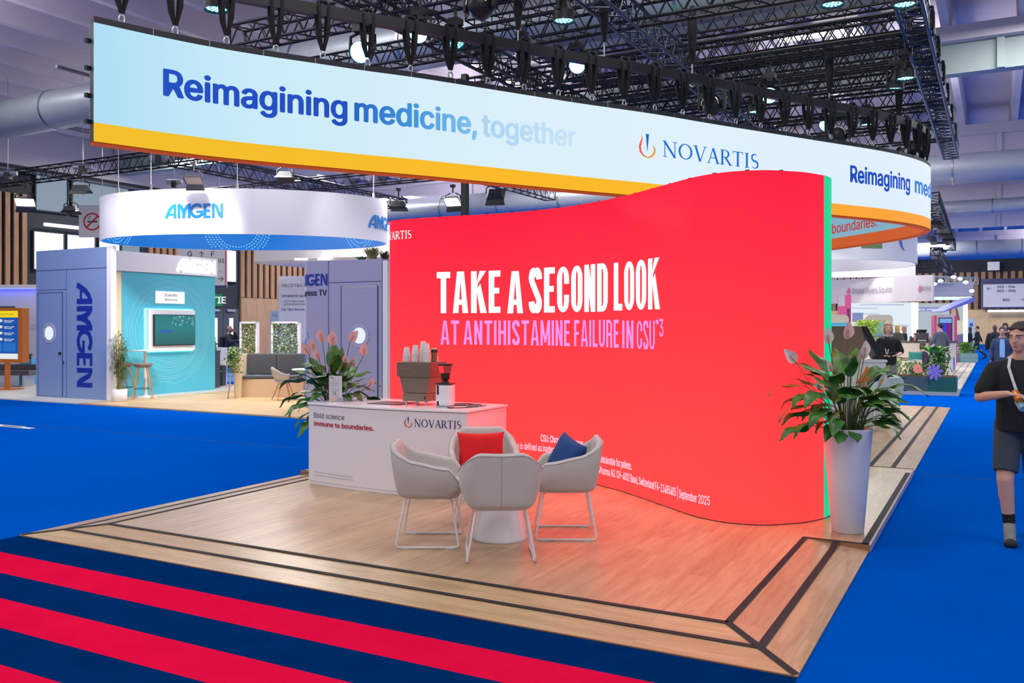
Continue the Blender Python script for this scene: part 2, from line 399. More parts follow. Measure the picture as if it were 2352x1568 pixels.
def cond_word(word, w=.42, st=.125, hb=.1, gap=.085):
    """condensed display capitals, height 1: w = letter width, st = stem, hb = bar thickness"""
    V, Fs = [], []; X = 0.
    def box_(x0, x1, y0, y1):
        o = len(V); V.extend([(X+x0, y0), (X+x1, y0), (X+x1, y1), (X+x0, y1)]); Fs.append((o, o+1, o+2, o+3))
    def quad_(a, b, c, d):
        o = len(V); V.extend([(X+p[0], p[1]) for p in (a, b, c, d)]); Fs.append((o, o+1, o+2, o+3))
    def ringpart(y0, y1, a0, a1, n=16, ww=None, flip=False):
        """rounded bowl between y0 and y1, from angle a0 to a1 (degrees)"""
        W_ = ww or w; ry = min(.27, (y1-y0)/2); o = len(V); k = 0
        for i in range(n+1):
            a = R(a0+(a1-a0)*i/n); c, s = math.cos(a), math.sin(a); cyy = (y1-ry) if s >= 0 else (y0+ry)
            V.append((X+W_/2+W_/2*c, cyy+ry*s)); V.append((X+W_/2+(W_/2-st)*c, cyy+(ry-hb)*s))
        for i in range(n): Fs.append((o+2*i, o+2*i+1, o+2*i+3, o+2*i+2))
    for ch in word:
        a = w
        if ch == ' ': X += .3; continue
        if ch == 'T': a = w*1.02; box_(a/2-st/2, a/2+st/2, 0, 1); box_(0, a, 1-hb*1.25, 1)
        elif ch == 'A': a = w*1.12; quad_((0, 0), (st, 0), (a/2+st*.08, 1), (a/2-st*.62, 1)); quad_((a-st, 0), (a, 0), (a/2+st*.62, 1), (a/2-st*.08, 1)); box_(st*.9, a-st*.9, .2, .2+hb)
        elif ch == 'K': a = w*1.08; box_(0, st, 0, 1); quad_((st*.85, .34), (st*.85, .62), (a-st*.02, 1), (a-st*1.15, 1)); quad_((a*.36, .56), (a*.62, .70), (a+st*.12, 0), (a-st*1.0, 0))
        elif ch == 'E': a = w*.86; box_(0, st, 0, 1); box_(0, a, 1-hb*1.2, 1); box_(0, a, 0, hb*1.2); box_(0, a*.9, .46, .46+hb*1.1)
        elif ch == 'F': a = w*.84; box_(0, st, 0, 1); box_(0, a, 1-hb*1.2, 1); box_(0, a*.9, .44, .44+hb*1.1)
        elif ch == 'L': a = w*.8; box_(0, st, 0, 1); box_(0, a, 0, hb*1.2)
        elif ch == 'I': a = st; box_(0, st, 0, 1)
        elif ch == 'H': box_(0, st, 0, 1); box_(a-st, a, 0, 1); box_(st, a-st, .46, .46+hb*1.1)
        elif ch == 'N': box_(0, st, 0, 1); box_(a-st, a, 0, 1); quad_((st*.2, 1), (st*.95, 1), (a-st*.2, 0), (a-st*.95, 0))
        elif ch == 'M': a = w*1.35; box_(0, st, 0, 1); box_(a-st, a, 0, 1); quad_((st*.1, 1), (st*1.1, 1), (a/2+st*.35, .12), (a/2-st*.35, .12)); quad_((a-st*1.1, 1), (a-st*.1, 1), (a/2+st*.35, .12), (a/2-st*.35, .12))
        elif ch == 'O': ringpart(0, 1, 0, 360, 32)
        elif ch == 'C': ringpart(0, 1, 0, 180, 14); ringpart(0, 1, 180, 360, 14); 
        elif ch == 'U': ringpart(0, 1, 180, 360, 16); box_(0, st, .26, 1); box_(a-st, a, .26, 1)
        elif ch == 'D': box_(0, st, 0, 1); ringpart(0, 1, -90, 90, 20); box_(st*.5, a/2, 1-hb, 1); box_(st*.5, a/2, 0, hb)
        elif ch == 'R': box_(0, st, 0, 1); ringpart(.42, 1, -90, 90, 16); box_(st*.5, a/2, 1-hb, 1); box_(st*.5, a/2, .42, .42+hb); quad_((a-st*1.05, 0), (a, 0), (a-st*.05, .5), (a-st*1.05, .5))
        elif ch == 'S':
            o = len(V); P = []
            cxs, r1 = a/2, (a-st)/2
            for i in range(13): an = R(0+180*i/12); P.append((cxs+r1*math.cos(an), .75+(.25-hb/2)*math.sin(an)))
            P += [(cxs-r1*math.cos(R(q_)), .5+.22*math.cos(R(q_))) for q_ in (18, 38, 60, 80, 100, 120, 142, 162)]
            for i in range(13): an = R(0-180*i/12); P.append((cxs+r1*math.cos(an), .25+(.25-hb/2)*math.sin(an)))
            P2 = [(X+x, y) for x, y in P]; tw = []
            for i in range(len(P)):
                p, q = P[max(0, i-1)], P[min(len(P)-1, i+1)]; dx, dy = abs(q[0]-p[0]), abs(q[1]-p[1]); l = math.hypot(dx, dy) or 1; tw.append(st*dy/l+hb*dx/l if not 12 < i < 21 else st*.95)
            stroke(P2, tw, V, Fs)
        if ch == 'O': box_(a-st, a, .26, .74)
        if ch == 'C': box_(a-st, a, .62, .74); box_(a-st, a, .26, .38)
        X += a+gap
    x0 = 0
    return V, Fs
# =================================================================== THE HALL
M_conc = mat('painted_concrete', (196, 190, 200), .8, var=.05, scale=1.2)
M_conc2 = mat('grey_green_girder', (150, 165, 165), .8, var=.05, scale=2)
M_dark = mat('dark_wall_paint', (30, 38, 48), .7)
M_white = mat('white_laminate', (232, 230, 234), .45, var=.01)
M_whitep = mat('white_paint', (225, 226, 230), .6, var=.02)
M_black = mat('black_powder_coat', (22, 23, 28), .45, var=.1)
M_steel = mat('steel', (190, 192, 196), .3, 1.0)
M_duct = mat('galvanised_duct', (165, 172, 182), .42, .45, var=.1, scale=3)
M_slat = wood('slat_wood', (176, 134, 98), (150, 108, 78), 'Z', (3, .35), .55, .8, .8)
M_panelw = wood('wall_panel_wood', (184, 148, 112), (160, 122, 90), 'Z', (2.2, .3), .5, .85)
M_daylight = emis('daylight_glass', (245, 250, 255), 3.2)
M_dimglass = emis('dim_glass', (150, 170, 190), .7)

def carpet(name, rgb, rgb2, sc1=.35):
    m, nt, b = new_mat(name)
    n = nt.nodes.new('ShaderNodeTexNoise'); n.inputs['Scale'].default_value = sc1; n.inputs['Detail'].default_value = 6; n.inputs['Roughness'].default_value = .65
    n2 = nt.nodes.new('ShaderNodeTexNoise'); n2.inputs['Scale'].default_value = 260; n2.inputs['Detail'].default_value = 1
    p = pos_node(nt); nt.links.new(p, n.inputs['Vector']); nt.links.new(p, n2.inputs['Vector'])
    mr = nt.nodes.new('ShaderNodeMapRange'); mr.inputs['From Min'].default_value = .35; mr.inputs['From Max'].default_value = .65
    nt.links.new(n.outputs['Fac'], mr.inputs['Value'])
    a = nt.nodes.new('ShaderNodeMath'); a.operation = 'MULTIPLY_ADD'; a.inputs[1].default_value = .5
    b2 = nt.nodes.new('ShaderNodeMath'); b2.operation = 'MULTIPLY'; b2.inputs[1].default_value = .5
    nt.links.new(n2.outputs['Fac'], b2.inputs[0]); nt.links.new(mr.outputs['Result'], a.inputs[0]); nt.links.new(b2.outputs[0], a.inputs[2])
    mx = nt.nodes.new('ShaderNodeMix'); mx.data_type = 'RGBA'
    mx.inputs['A'].default_value = lin(rgb)+(1,); mx.inputs['B'].default_value = lin(rgb2)+(1,)
    nt.links.new(a.outputs[0], mx.inputs['Factor']); nt.links.new(mx.outputs['Result'], b.inputs['Base Color'])
    bp = nt.nodes.new('ShaderNodeBump'); bp.inputs['Strength'].default_value = .25; bp.inputs['Distance'].default_value = .003
    nt.links.new(n2.outputs['Fac'], bp.inputs['Height']); nt.links.new(bp.outputs['Normal'], b.inputs['Normal'])
    b.inputs['Roughness'].default_value = 1.; b.inputs['Specular IOR Level'].default_value = 0.
    MATS[name] = m; return m
M_blue = carpet('blue_carpet', (0, 75, 174), (0, 85, 190))
M_navy = carpet('navy_carpet', (0, 38, 88), (2, 46, 104), 3)
M_red = carpet('crimson_carpet', (206, 10, 58), (220, 20, 68), 3)

m = MB(); m.add([(-28.6, -6, 0), (30, -6, 0), (30, 97, 0), (-28.6, 97, 0)], [(0, 1, 2, 3)])
struct(m.build('floor', M_blue))
# ceiling slab with prestressed ribs
m = MB(); m.bb(-29, 30, 3, 97.3, 9.0, 9.2)
x = -28
while x < 29:
    vs = []
    for yy in (3, 97.2):
        vs += [(x-.16, yy, 9.0), (x-.09, yy, 8.35), (x+.09, yy, 8.35), (x+.16, yy, 9.0)]
    m.add(vs, [(0, 1, 5, 4), (1, 2, 6, 5), (2, 3, 7, 6), (0, 3, 2, 1)]); x += 1.5
struct(m.build('ceiling', M_conc))
for y in (22, 33, 45, 57, 70, 84):
    m = MB(); m.bb(-28.4, 30, y, y+.35, 7.35, 8.02, mi=0); m.bb(-28.4, 30, y-.25, y+.6, 8.02, 8.35, mi=1)
    for k in range(0, 58, 4): m.bb(-28+k, -27.85+k, y-.1, y, 7.35, 8.02, mi=0)
    o = struct(m.build('ceiling_beam', [M_conc2 if y == 22 else M_conc, M_conc]))
# left wall
WX = -28.5
m = MB(); m.bb(WX-.3, WX, 4, 97.3, 0, 7.1, 0)
m.bb(WX-.3, WX, 4, 97.3, 7.1, 9.0, 1)
struct(m.build('wall_left', [M_dark, M_conc]))
def slat_field(name, y0, y1, z0, z1, pitch=.29, w=.16, axis='Y', c=WX, dirn=1):
    m = MB(); y = y0
    while y+w <= y1:
        if axis == 'Y': m.bb(c+.02, c+.1, y, y+w, z0, z1)
        else: m.bb(y, y+w, c-.1, c-.02, z0, z1)
        y += pitch
    return struct(m.build(name, M_slat))
slat_field('trim_1', 14.2, 18.62, 3.12, 6.15)
slat_field('trim_2', 23.3, 25.8, 3.0, 6.15, .31, .18)
slat_field('trim_3', 28.0, 45, 3.0, 6.15, .36, .22)
m = MB(); m.bb(WX+.01, WX+.12, 28.0, 50, 0, 2.98); struct(m.build('trim_4', M_panelw))
# windows in the left wall
def window(n, y0, y1, z0, z1, mt=None):
    m = MB(); m.bb(WX+.01, WX+.05, y0, y1, z0, z1); o = struct(m.build('window_%d' % n, mt or M_daylight))
    f = MB(); t = .05
    f.bb(WX+.01, WX+.1, y0-t, y0, z0-t, z1+t); f.bb(WX+.01, WX+.1, y1, y1+t, z0-t, z1+t); f.bb(WX+.01, WX+.1, y0, y1, z1, z1+t); f.bb(WX+.01, WX+.1, y0, y1, z0-t, z0)
    f.build('window_frame', M_dark, o)
window(1, 18.68, 19.76, 3.7, 4.95); window(2, 19.9, 20.98, 3.7, 4.95); window(3, 21.15, 22.0, 3.7, 4.95); window(4, 22.1, 22.9, 3.7, 4.95, M_dimglass)
window(5, 27.2, 27.75, 3.65, 4.95); window(6, 26.0, 27.05, 3.65, 4.95)
window(7, 18.75, 19.9, 5.7, 6.95, M_dimglass); window(8, 20.1, 22.4, 5.7, 6.95, M_dimglass)
# double door with glazed slots
for n, (y0, y1) in enumerate(((26.15, 27.0), (27.02, 27.87))):
    m = MB(); m.bb(WX+.02, WX+.09, y0, y1, .02, 2.5); o = struct(m.build('door_%d' % (n+1), mat('grey_door', (62, 68, 78), .5)))
    m = MB(); yc = y0+.33; m.bb(WX+.09, WX+.1, yc, yc+.2, .9, 2.1); m.build('door_window', M_daylight, o)
    m = MB(); m.bb(WX+.09, WX+.16, y0+.1, y1-.1, 1.0, 1.06); m.build('door_handle', M_black, o)
    m = MB(); m.bb(WX+.09, WX+.17, y0+.15, y1-.25, 2.38, 2.46); m.build('door_closer', M_steel, o)
# far end wall
BY = 96.9
m = MB(); m.bb(-28.6, 30, BY, BY+.3, 0, 9.0); struct(m.build('wall_back', M_dark))
m = MB(); m.bb(-28.4, 30, BY-.15, BY-.01, 0, 3.34); struct(m.build('trim_5', wood('pale_panel_wood', (222, 192, 150), (206, 174, 132), 'Z', (3.4, 1.2), .5, .9)))
slat_field('trim_6', -28, 29.5, 3.36, 6.95, .62, .36, 'X', BY)

# ducts, pipes, luminaires
def duct(y, z, r, x0, x1, label, n=24):
    m = MB(); m.cyl((x0, y, z), (x1, y, z), r, n=n)
    x = x0+.6
    o = tag(m.build('ventilation_duct', M_duct), label, 'duct')
    k = 0
    while x < x1 and k < 14:
        MB().cyl((x, y, z), (x+.05, y, z), r+.02, n=n).build('duct_collar', M_steel, o); x += 2.6; k += 1
    return o
duct(13.7, 7.0, .47, -28.4, 1.0, 'wide galvanised ventilation duct running above the long curved display banner')
duct(16.9, 7.62, .2, -9, 12, 'slim pale duct crossing above the black rig at the top right')
duct(30.0, 6.5, .45, -27.8, 6, 'broad silver duct seen between the banner and the red display wall')
duct(66, 6.75, .62, -20, 20, 'shiny silver duct high before the far slatted wall')
duct(44, 7.0, .3, -6, 20, 'thin duct under the ceiling girders on the right')
def pipe(p0, p1, r, label):
    m = MB(); m.cyl(p0, p1, r, n=8); tag(m.build('conduit_pipe', mat('grey_pipe', (96, 96, 104), .5, .4)), label, 'pipe')
pipe((-17.5, 12, 7.27), (-17.5, 60, 7.27), .04, 'thin grey conduit running towards the far wall at the upper left')
pipe((-22.5, 10, 7.25), (-22.5, 70, 7.25), .06, 'dark conduit high near the left wall')
pipe((-28.3, 10, 6.9), (-28.3, 70, 6.9), .07, 'dark pipe along the top of the left wall')
M_lum = emis('luminaire_panel', (255, 250, 240), 7)
def ceiling_light(x, y, z=8.3, w=1.4, h=.35, label=''):
    t = thing('ceiling_light', label, 'ceiling light', (x, y, z), 0, 'hall ceiling lights')
    m = MB(); m.bb(-w/2-.05, w/2+.05, -h/2-.05, h/2+.05, .0, .08); m.build('housing', M_whitep, t)
    m = MB(); m.bb(-w/2, w/2, -h/2, h/2, -.02, 0.0); m.build('diffuser', M_lum, t)
    m = MB(); m.cyl((-w/2, 0, .08), (-w/2, 0, 9-z), .008, n=5); m.cyl((w/2, 0, .08), (w/2, 0, 9-z), .008, n=5); m.build('suspension_rod', M_steel, t)
for x, y, z, l in [(-20.5, 17.2, 7.45, 'white ceiling light glowing below the wide duct at the left'), (-23.2, 26.2, 7.4, 'ceiling light behind the left lighting truss'),
                (-10.6, 36, 7.2, 'ceiling light far behind the white oval banner'), (-3.6, 20.5, 8.2, 'warm ceiling light seen through the black rig near the top'),
                (-4.2, 34, 7.2, 'small ceiling light glimpsed through the rig trusses')]:
    ceiling_light(x, y, z, label=l)
m = MB(); m.cyl((WX+.3, 18.9, 5.2), (WX+.3, 21.6, 5.2), .06, n=10); tag(m.build('tube_light', emis('tube_light', (235, 240, 255), 1.6)), 'long white tube light above the windows on the left wall', 'light')

# =================================================================== THE STAND FLOOR
M_oak = wood('oak_deck_lengthwise', (196, 166, 132), (168, 138, 106), 'Y', rough=.33)
M_oakx = wood('oak_deck_crosswise', (198, 168, 130), (174, 142, 106), 'X', rough=.35)
M_tape = mat('black_grip_tape', (30, 31, 36), .8, bump=.2, bscale=500)
M_edge = mat('deck_edge', (150, 100, 72), .6)
PX0, PX1, PY0, PY1, PH = -7.27, -.885, 4.65, 21.49, .06
IX0, IX1, IY0 = PX0+.49, PX1-.485, PY0+.49
e = .012
t = thing('stand_platform', 'raised wooden exhibition platform with ramped edges on the blue carpet', 'platform', (0, 0, 0))
m = MB()
# top deck
m.bb(IX0, IX1, IY0, PY1-.49, 0.001, PH)
m.bb(PX0, IX0, 8.12, PY1-.49, 0.001, PH); m.bb(IX1, PX1, 7.5, 11.72, 0.001, PH)
m.build('deck', M_oak, t)
def ramp(vs, mtl):
    m = MB(); k = len(vs); m.add(vs, [tuple(range(k))]); lo = [(a, b, .001) for a, b, c in vs]
    m.add(vs+lo, [(i, (i+1) % k, k+(i+1) % k, k+i) for i in range(k)])
    m.build('ramp', mtl, t)
ramp([(PX0, PY0, e), (PX1, PY0, e), (IX1, IY0, PH), (IX0, IY0, PH)], M_oakx)
ramp([(PX1, PY0, e), (PX1, 7.5, e), (IX1, 7.5, PH), (IX1, IY0, PH)], M_oak)
ramp([(PX1, 11.72, e), (PX1, PY1, e), (IX1, PY1-.49, PH), (IX1, 11.72, PH)], M_oak)
ramp([(PX0, 8.12, e), (PX0, PY0, e), (IX0, IY0, PH), (IX0, 8.12, PH)], M_oak)
ramp([(PX1, PY1, e), (PX0, PY1, e), (IX0, PY1-.49, PH), (IX1, PY1-.49, PH)], M_oakx)
for q_ in ((PX1, PX1+.006, 7.5, 11.72, .002, PH), (IX1, PX1, 7.494, 7.5, .002, PH), (PX0, IX0, 8.114, 8.12, .002, PH), (PX0, PX1, PY0-.006, PY0, .001, .011)): MB().bb(*q_).build('edge_face', M_edge, t)
m = MB(); m.bb(PX1+.006, PX1+.012, 7.5, 11.72, .002, PH); m.build('edge_trim', mat('pale_metal_trim', (170, 165, 190), .4, .3), t)
def rz(x, y):
    """deck height at a plan point"""
    a = min(1, (y-PY0)/.49)
    if not (7.5 <= y <= 11.72): a = min(a, (PX1-x)/.485)
    if y < 8.12: a = min(a, (x-PX0)/.49)
    a = min(a, (PY1-y)/.49)
    return e+(PH-e)*max(0, min(1, a))
def tape(p, q, w=.045):
    p, q = Vector(p), Vector(q); d = (q-p).normalized(); n = Vector((-d.y, d.x))*w/2; N = 12; vs = []
    for k in range(N+1):
        c = p.lerp(q, k/N)
        for s in (-1, 1):
            v = c+n*s; vs.append((v.x, v.y, rz(c.x, c.y)+.004))
    m = MB(); m.add(vs, [(2*k, 2*k+1, 2*k+3, 2*k+2) for k in range(N)]); m.build('grip_strip', M_tape, t)
MX0, MX1, MY0 = PX0+.245, PX1-.2425, PY0+.245
tape((IX0, IY0), (IX1, IY0)); tape((MX0, MY0), (MX1, MY0))
tape((IX1, IY0), (IX1, 7.5)); tape((MX1, MY0), (MX1, 7.5), .05)
tape((IX0, IY0), (IX0, 8.12), .04); tape((MX0, MY0), (MX0, 8.12), .04)
tape((PX1-.01, PY0+.01), (IX1, IY0)); tape((PX0+.01, PY0+.01), (IX0, IY0))
tape((IX1-.02, 7.51), (PX1, 7.51), .035); tape((PX1-.03, 7.5), (PX1-.03, 11.72), .05); tape((PX0+.0, 8.15), (IX0, 8.15), .03)
tape((IX1, 11.75), (IX1, PY1-.49), .05); tape((MX1, 11.75), (MX1, PY1-.25), .05); tape((IX1, 11.71), (PX1, 11.71), .03)
# striped carpet in front
m = MB(); ys = [4.64, 4.24, 3.88, 3.52, 3.175, 2.83, 2.48, 2.13, 1.78, 1.43, 1.08]
for i in range(len(ys)-1):
    m.add([(PX0, ys[i+1], .006), (PX1, ys[i+1], .006), (PX1, ys[i], .006), (PX0, ys[i], .006)], [(0, 1, 2, 3)], i % 2)
m.add([(-30+22.7, 1.08, .006), (-30+22.7, 1.08, .006), (PX0, 1.08, .006)], [(0, 1, 2)], 0)
tag(m.build('striped_carpet', [M_navy, M_red]), 'navy carpet with crimson stripes laid in front of the wooden platform', 'carpet')
for k, (px, py) in enumerate(((18, 978), (38, 981))):
    d = EYE*F/(py-HY); x, y = W(px, d); m = MB(); m.bb(x-.45, x+.45, y-.06, y+.06, .002, .006)
    tag(m.build('floor_tape', M_whitep), ('strip of white tape on blue carpet, the further one at the left edge', 'strip of white tape on blue carpet, the nearer one at the left edge')[k], 'tape')
# carpet seams
for k, (y, x0, x1) in enumerate(((11.7, -.8, 8), (9.9, -22, -7.4))):
    m = MB(); m.bb(x0, x1, y, y+.012, .001, .003); struct(m.build('trim_%d' % (7+k), mat('carpet_seam', (6, 62, 160), .9)))
# =================================================================== HANGING LED BANNER
ring = Path([(-6.67, 4.91), (-6.51, 5.39), (-6.32, 5.85), (-6.09, 6.28), (-5.82, 6.71), (-5.56, 7.13), (-5.28, 7.54), (-5.02, 7.97), (-4.25, 9.29), (-3.64, 10.25), (-3.2, 11.05), (-2.65, 12.0), (-2.11, 12.93), (-1.59, 13.82), (-1.28, 14.45), (-1.07, 15.05), (-.96, 15.6), (-.97, 16.15), (-1.2, 16.85), (-1.6, 17.5), (-2.1, 18.1), (-2.7, 18.75), (-3.4, 19.4), (-4.3, 20.0), (-5.3, 20.4), (-6.4, 20.6)], .1)
BZ0, BZ1 = 3.33, 4.33
M_bw = emis_ramp('banner_white', [(0, (172, 224, 247)), (.1, (200, 236, 250)), (.25, (216, 241, 252)), (.5, (226, 244, 253)), (1, (226, 240, 255))], 'Y', 4.9, 16, .96)
M_by = emis_ramp('banner_yellow', [(0, (246, 192, 20)), (.45, (255, 186, 20)), (.7, (255, 170, 40)), (1, (255, 160, 50))], 'Y', 4.9, 16, .96)
banner = thing('curved_led_banner', 'long curved hanging display banner with blue slogan on white and yellow lower band', 'banner', (0, 0, 0))
L = ring.L; uf = L
m = MB(); ring.wall(m, 0, uf, BZ0+.16, BZ1, off=0.002); m.build('display_face', M_bw, banner)
m = MB(); ring.wall(m, 0, uf, BZ0, BZ0+.16, off=0.002); m.build('yellow_band', M_by, banner)
m = MB(); ring.slab(m, 0, uf, BZ0, BZ1, -.09, -.002); m.build('panel_body', M_black, banner)
m = MB(); ring.wall(m, 0, uf, BZ0+.2, BZ1, off=-.094); m.build('inner_display', emis('inner_blue', (140, 190, 214), .8), banner)
m = MB(); ring.wall(m, 0, uf, BZ0, BZ0+.2, off=-.094); m.build('inner_orange_band', emis('inner_orange', (232, 100, 30), .72), banner)
m = MB(); n = int(L/.5)
for k in range(n): ring.slab(m, k*.5+.004, k*.5+.496, BZ1, BZ1+.055, -.1, .0, .25)
m.build('top_frame', mat('banner_frame', (34, 36, 44), .5), banner)
m = MB()
for k in range(1, n): ring.slab(m, k*.5-.003, k*.5+.003, BZ1, BZ1+.053, -.09, -.0005, .01)
m.build('frame_joint', M_steel, banner)
m = MB(); ring.slab(m, 0, uf, BZ0-.022, BZ0-.002, -.09, -.01); m.build('bottom_trim', emis('amber_edge', (225, 90, 25), .5), banner)
p = ring.at(0); q = ring.nrm(0); tt = ring.tan(0)
for zz_ in (3.5, 3.72, 3.95, 4.18): 
    c = p-q*.05-tt*.03; MB().box((c.x, c.y, zz_), (.035, .045, .035)).build('end_connector', M_black, banner)
def on_ring(u0, z0, off=.012):
    def fn(x, y):
        u = u0+x; p = ring.at(u)+ring.nrm(u)*off; return (p.x, p.y, z0+y)
    return fn
def ring_u(px):
    """arc length where an image column meets the near side of the banner"""
    best = None
    for k in range(0, 1500):
        u = k*.01
        if u > 12.4: break
        p = ring.at(u); d = p.x*FW[0]+p.y*FW[1]; l = p.x*RT[0]+p.y*RT[1]; e_ = abs(CX+F*l/d-px)
        if best is None or e_ < best[0]: best = (e_, u)
    return best[1]
U = {p: ring_u(p) for p in (372, 798, 812, 1095, 1105, 1322, 1467, 1504, 1520, 1741, 1951, 2090, 2099)}
bold = .028
def rword(word, u0, u1, z, h, mtl, bold_=bold, name='lettering'):
    s = fit(text2d(word, 1, bold_), width=u1-u0); ys = [y for _, y in s[0]]
    cap = text2d('R' if word[0].isupper() else 'd', 1, bold_); ch = max(y for _, y in cap[0])
    full = text2d(word, 1, bold_); k = h/ch
    s = ([(x, y*k) for (x, _), (_, y) in zip(s[0], full[0])], s[1])
    m = MB(); lay(m, s, on_ring(u0, z), 0); return m.build(name, mtl, banner)
M_tb = emis('slogan_blue', (0, 72, 190), 1.0)
rword('Reimagining', U[372], U[798], 3.82, .235, M_tb)
M_grad = emis_ramp('slogan_fade', [(0, (0, 96, 196)), (.5, (60, 150, 220)), (1, (130, 196, 236))], 'Y', ring.at(U[812]).y, ring.at(U[1095]).y, 1.0)
rword('medicine,', U[812], U[1095], 3.82, .235, M_grad)
M_gr2 = emis_ramp('slogan_faint', [(0, (168, 212, 242)), (1, (204, 230, 249))], 'Y', ring.at(U[1105]).y, ring.at(U[1322]).y, .97)
rword('together', U[1105], U[1322], 3.82, .235, M_gr2)
s = fit(serif_word('NOVARTIS'), width=U[1741]-U[1520], height=.2); m = MB(); lay(m, s, on_ring(U[1520], 3.83)); m.build('lettering', emis('wordmark_blue', (0, 104, 206), 1), banner)
a, b, c = flame_mark(); w = U[1504]-U[1467]
for sh, cl, nm in ((a, (226, 96, 90), 'flame_red'), (b, (0, 100, 196), 'flame_blue'), (c, (232, 160, 56), 'flame_gold')):
    m = MB(); lay(m, ([(x*w/.9, y*.27) for x, y in sh[0]], sh[1]), on_ring(U[1467], 3.8)); m.build('emblem', emis(nm, cl, 1), banner)
rword('Reimagining', U[1951], U[2090]-.02, 3.82, .235, M_tb)
rword('medicine,', U[2099], U[2099]+1.9, 3.82, .235, emis('slogan_mid', (40, 124, 214), 1))
# slogan on the inner face of the far side
def on_inner(u0, z0):
    def fn(x, y):
        u = u0-x; p = ring.at(u)-ring.nrm(u)*.11; return (p.x, p.y, z0+y)
    return fn
def ring_far(px):
    best = (1e9, 0)
    for k in range(1340, 1900):
        u = k*.01; p = ring.at(u); d = p.x*FW[0]+p.y*FW[1]; l = p.x*RT[0]+p.y*RT[1]; e_ = abs(CX+F*l/d-px)
        if e_ < best[0]: best = (e_, u, d)
    return best[1], best[2]
(ua, da), (ub, db) = ring_far(1921), ring_far(2026)
m = MB(); lay(m, fit(text2d('boundaries.', 1, .016), width=ua-ub), on_inner(ua, 3.63)); m.build('lettering', emis('inner_red', (204, 60, 62), .8), banner)
m = MB(); lay(m, fit(text2d('immune to', 1, bold), width=1.5), on_inner(ua+1.62, 3.63)); m.build('lettering', MATS['inner_red'], banner)
m = MB(); lay(m, fit(text2d('Bold science', 1, .004), width=1.75), on_inner(ua+1.62, 3.96)); m.build('lettering', emis('inner_navy', (28, 70, 130), .8), banner)

# black curved rigging beam above the banner
beam_u0, beam_u1 = .3, 21.5
m = MB(); ring.slab(m, beam_u0, beam_u1, 4.81, 4.92, -.09, -.01, .5); tag(m.build('curved_rigging_beam', mat('rig_beam', (26, 27, 33), .5)), 'black curved tube beam carrying the long banner by slings', 'beam')
sl = None
M_sling = mat('black_webbing', (20, 21, 24), .85, bump=.4, bscale=90)
k = 0; u = .25
where = ['at its left end', 'beside the left end sling', 'above the word Reimagining', 'above the letters of the blue slogan', 'left of the brightest lamp', 'right of the brightest lamp']
while u < 21.4:
    p = ring.at(u)-ring.nrm(u)*.05; t_ = ring.tan(u); a_ = math.atan2(t_.y, t_.x)
    if sl is None:
        sl = thing('lifting_sling', 'black webbing sling', 'sling', (0, 0, 0), 0, 'slings holding up the curved banner')
        m = MB()
        for s_ in (-1, 1):
            m.tube([(s_*.05, 0, .50), (s_*.052, .04, .45), (s_*.05, .04, .32), (s_*.036, .025, .16), (s_*.01, .0, .04)], [.018, .02, .023, .022, .016], 8)
            m.tube([(s_*.05, 0, .50), (s_*.052, -.045, .44), (s_*.04, -.025, .2), (s_*.01, .0, .04)], [.018, .02, .022, .015], 8)
        m.tube([(-.055, 0, .49), (-.03, 0, .515), (.03, 0, .515), (.055, 0, .49)], .02, 8)
        m.build('strap', M_sling, sl)
        m = MB(); m.tube([(.024*math.cos(q_), 0, -.02+.036*math.sin(q_)) for q_ in [2*PI*i/12 for i in range(13)]], .009, 6, cap=False)
        m.cyl((-.03, 0, -.055), (.03, 0, -.055), .012, n=8); m.build('shackle', M_steel, sl); o = sl
    else: o = copy_tree(sl)
    o.location = (p.x, p.y, 4.445); o.rotation_euler = (0, 0, a_)
    side = 'near' if u < 14.6 else 'far'
    o['label'] = '%s black sling along the curved banner counted from its near left end, %s side' % (('first', 'second', 'third', 'fourth', 'fifth', 'sixth', 'seventh', 'eighth', 'ninth', 'tenth', 'eleventh', 'twelfth', 'thirteenth', 'fourteenth', 'fifteenth', 'sixteenth', 'seventeenth', 'eighteenth', 'nineteenth', 'twentieth', 'twenty-first', 'twenty-second', 'twenty-third', 'twenty-fourth', 'twenty-fifth', 'twenty-sixth', 'twenty-seventh', 'twenty-eighth', 'twenty-ninth', 'thirtieth', 'thirty-first', 'thirty-second', 'thirty-third', 'thirty-fourth', 'thirty-fifth', 'thirty-sixth', 'thirty-seventh', 'thirty-eighth', 'thirty-ninth', 'fortieth', 'forty-first', 'forty-second', 'forty-third', 'forty-fourth', 'forty-fifth', 'forty-sixth')[k], side)
    k += 1; u += .46 if u < 14 else .62

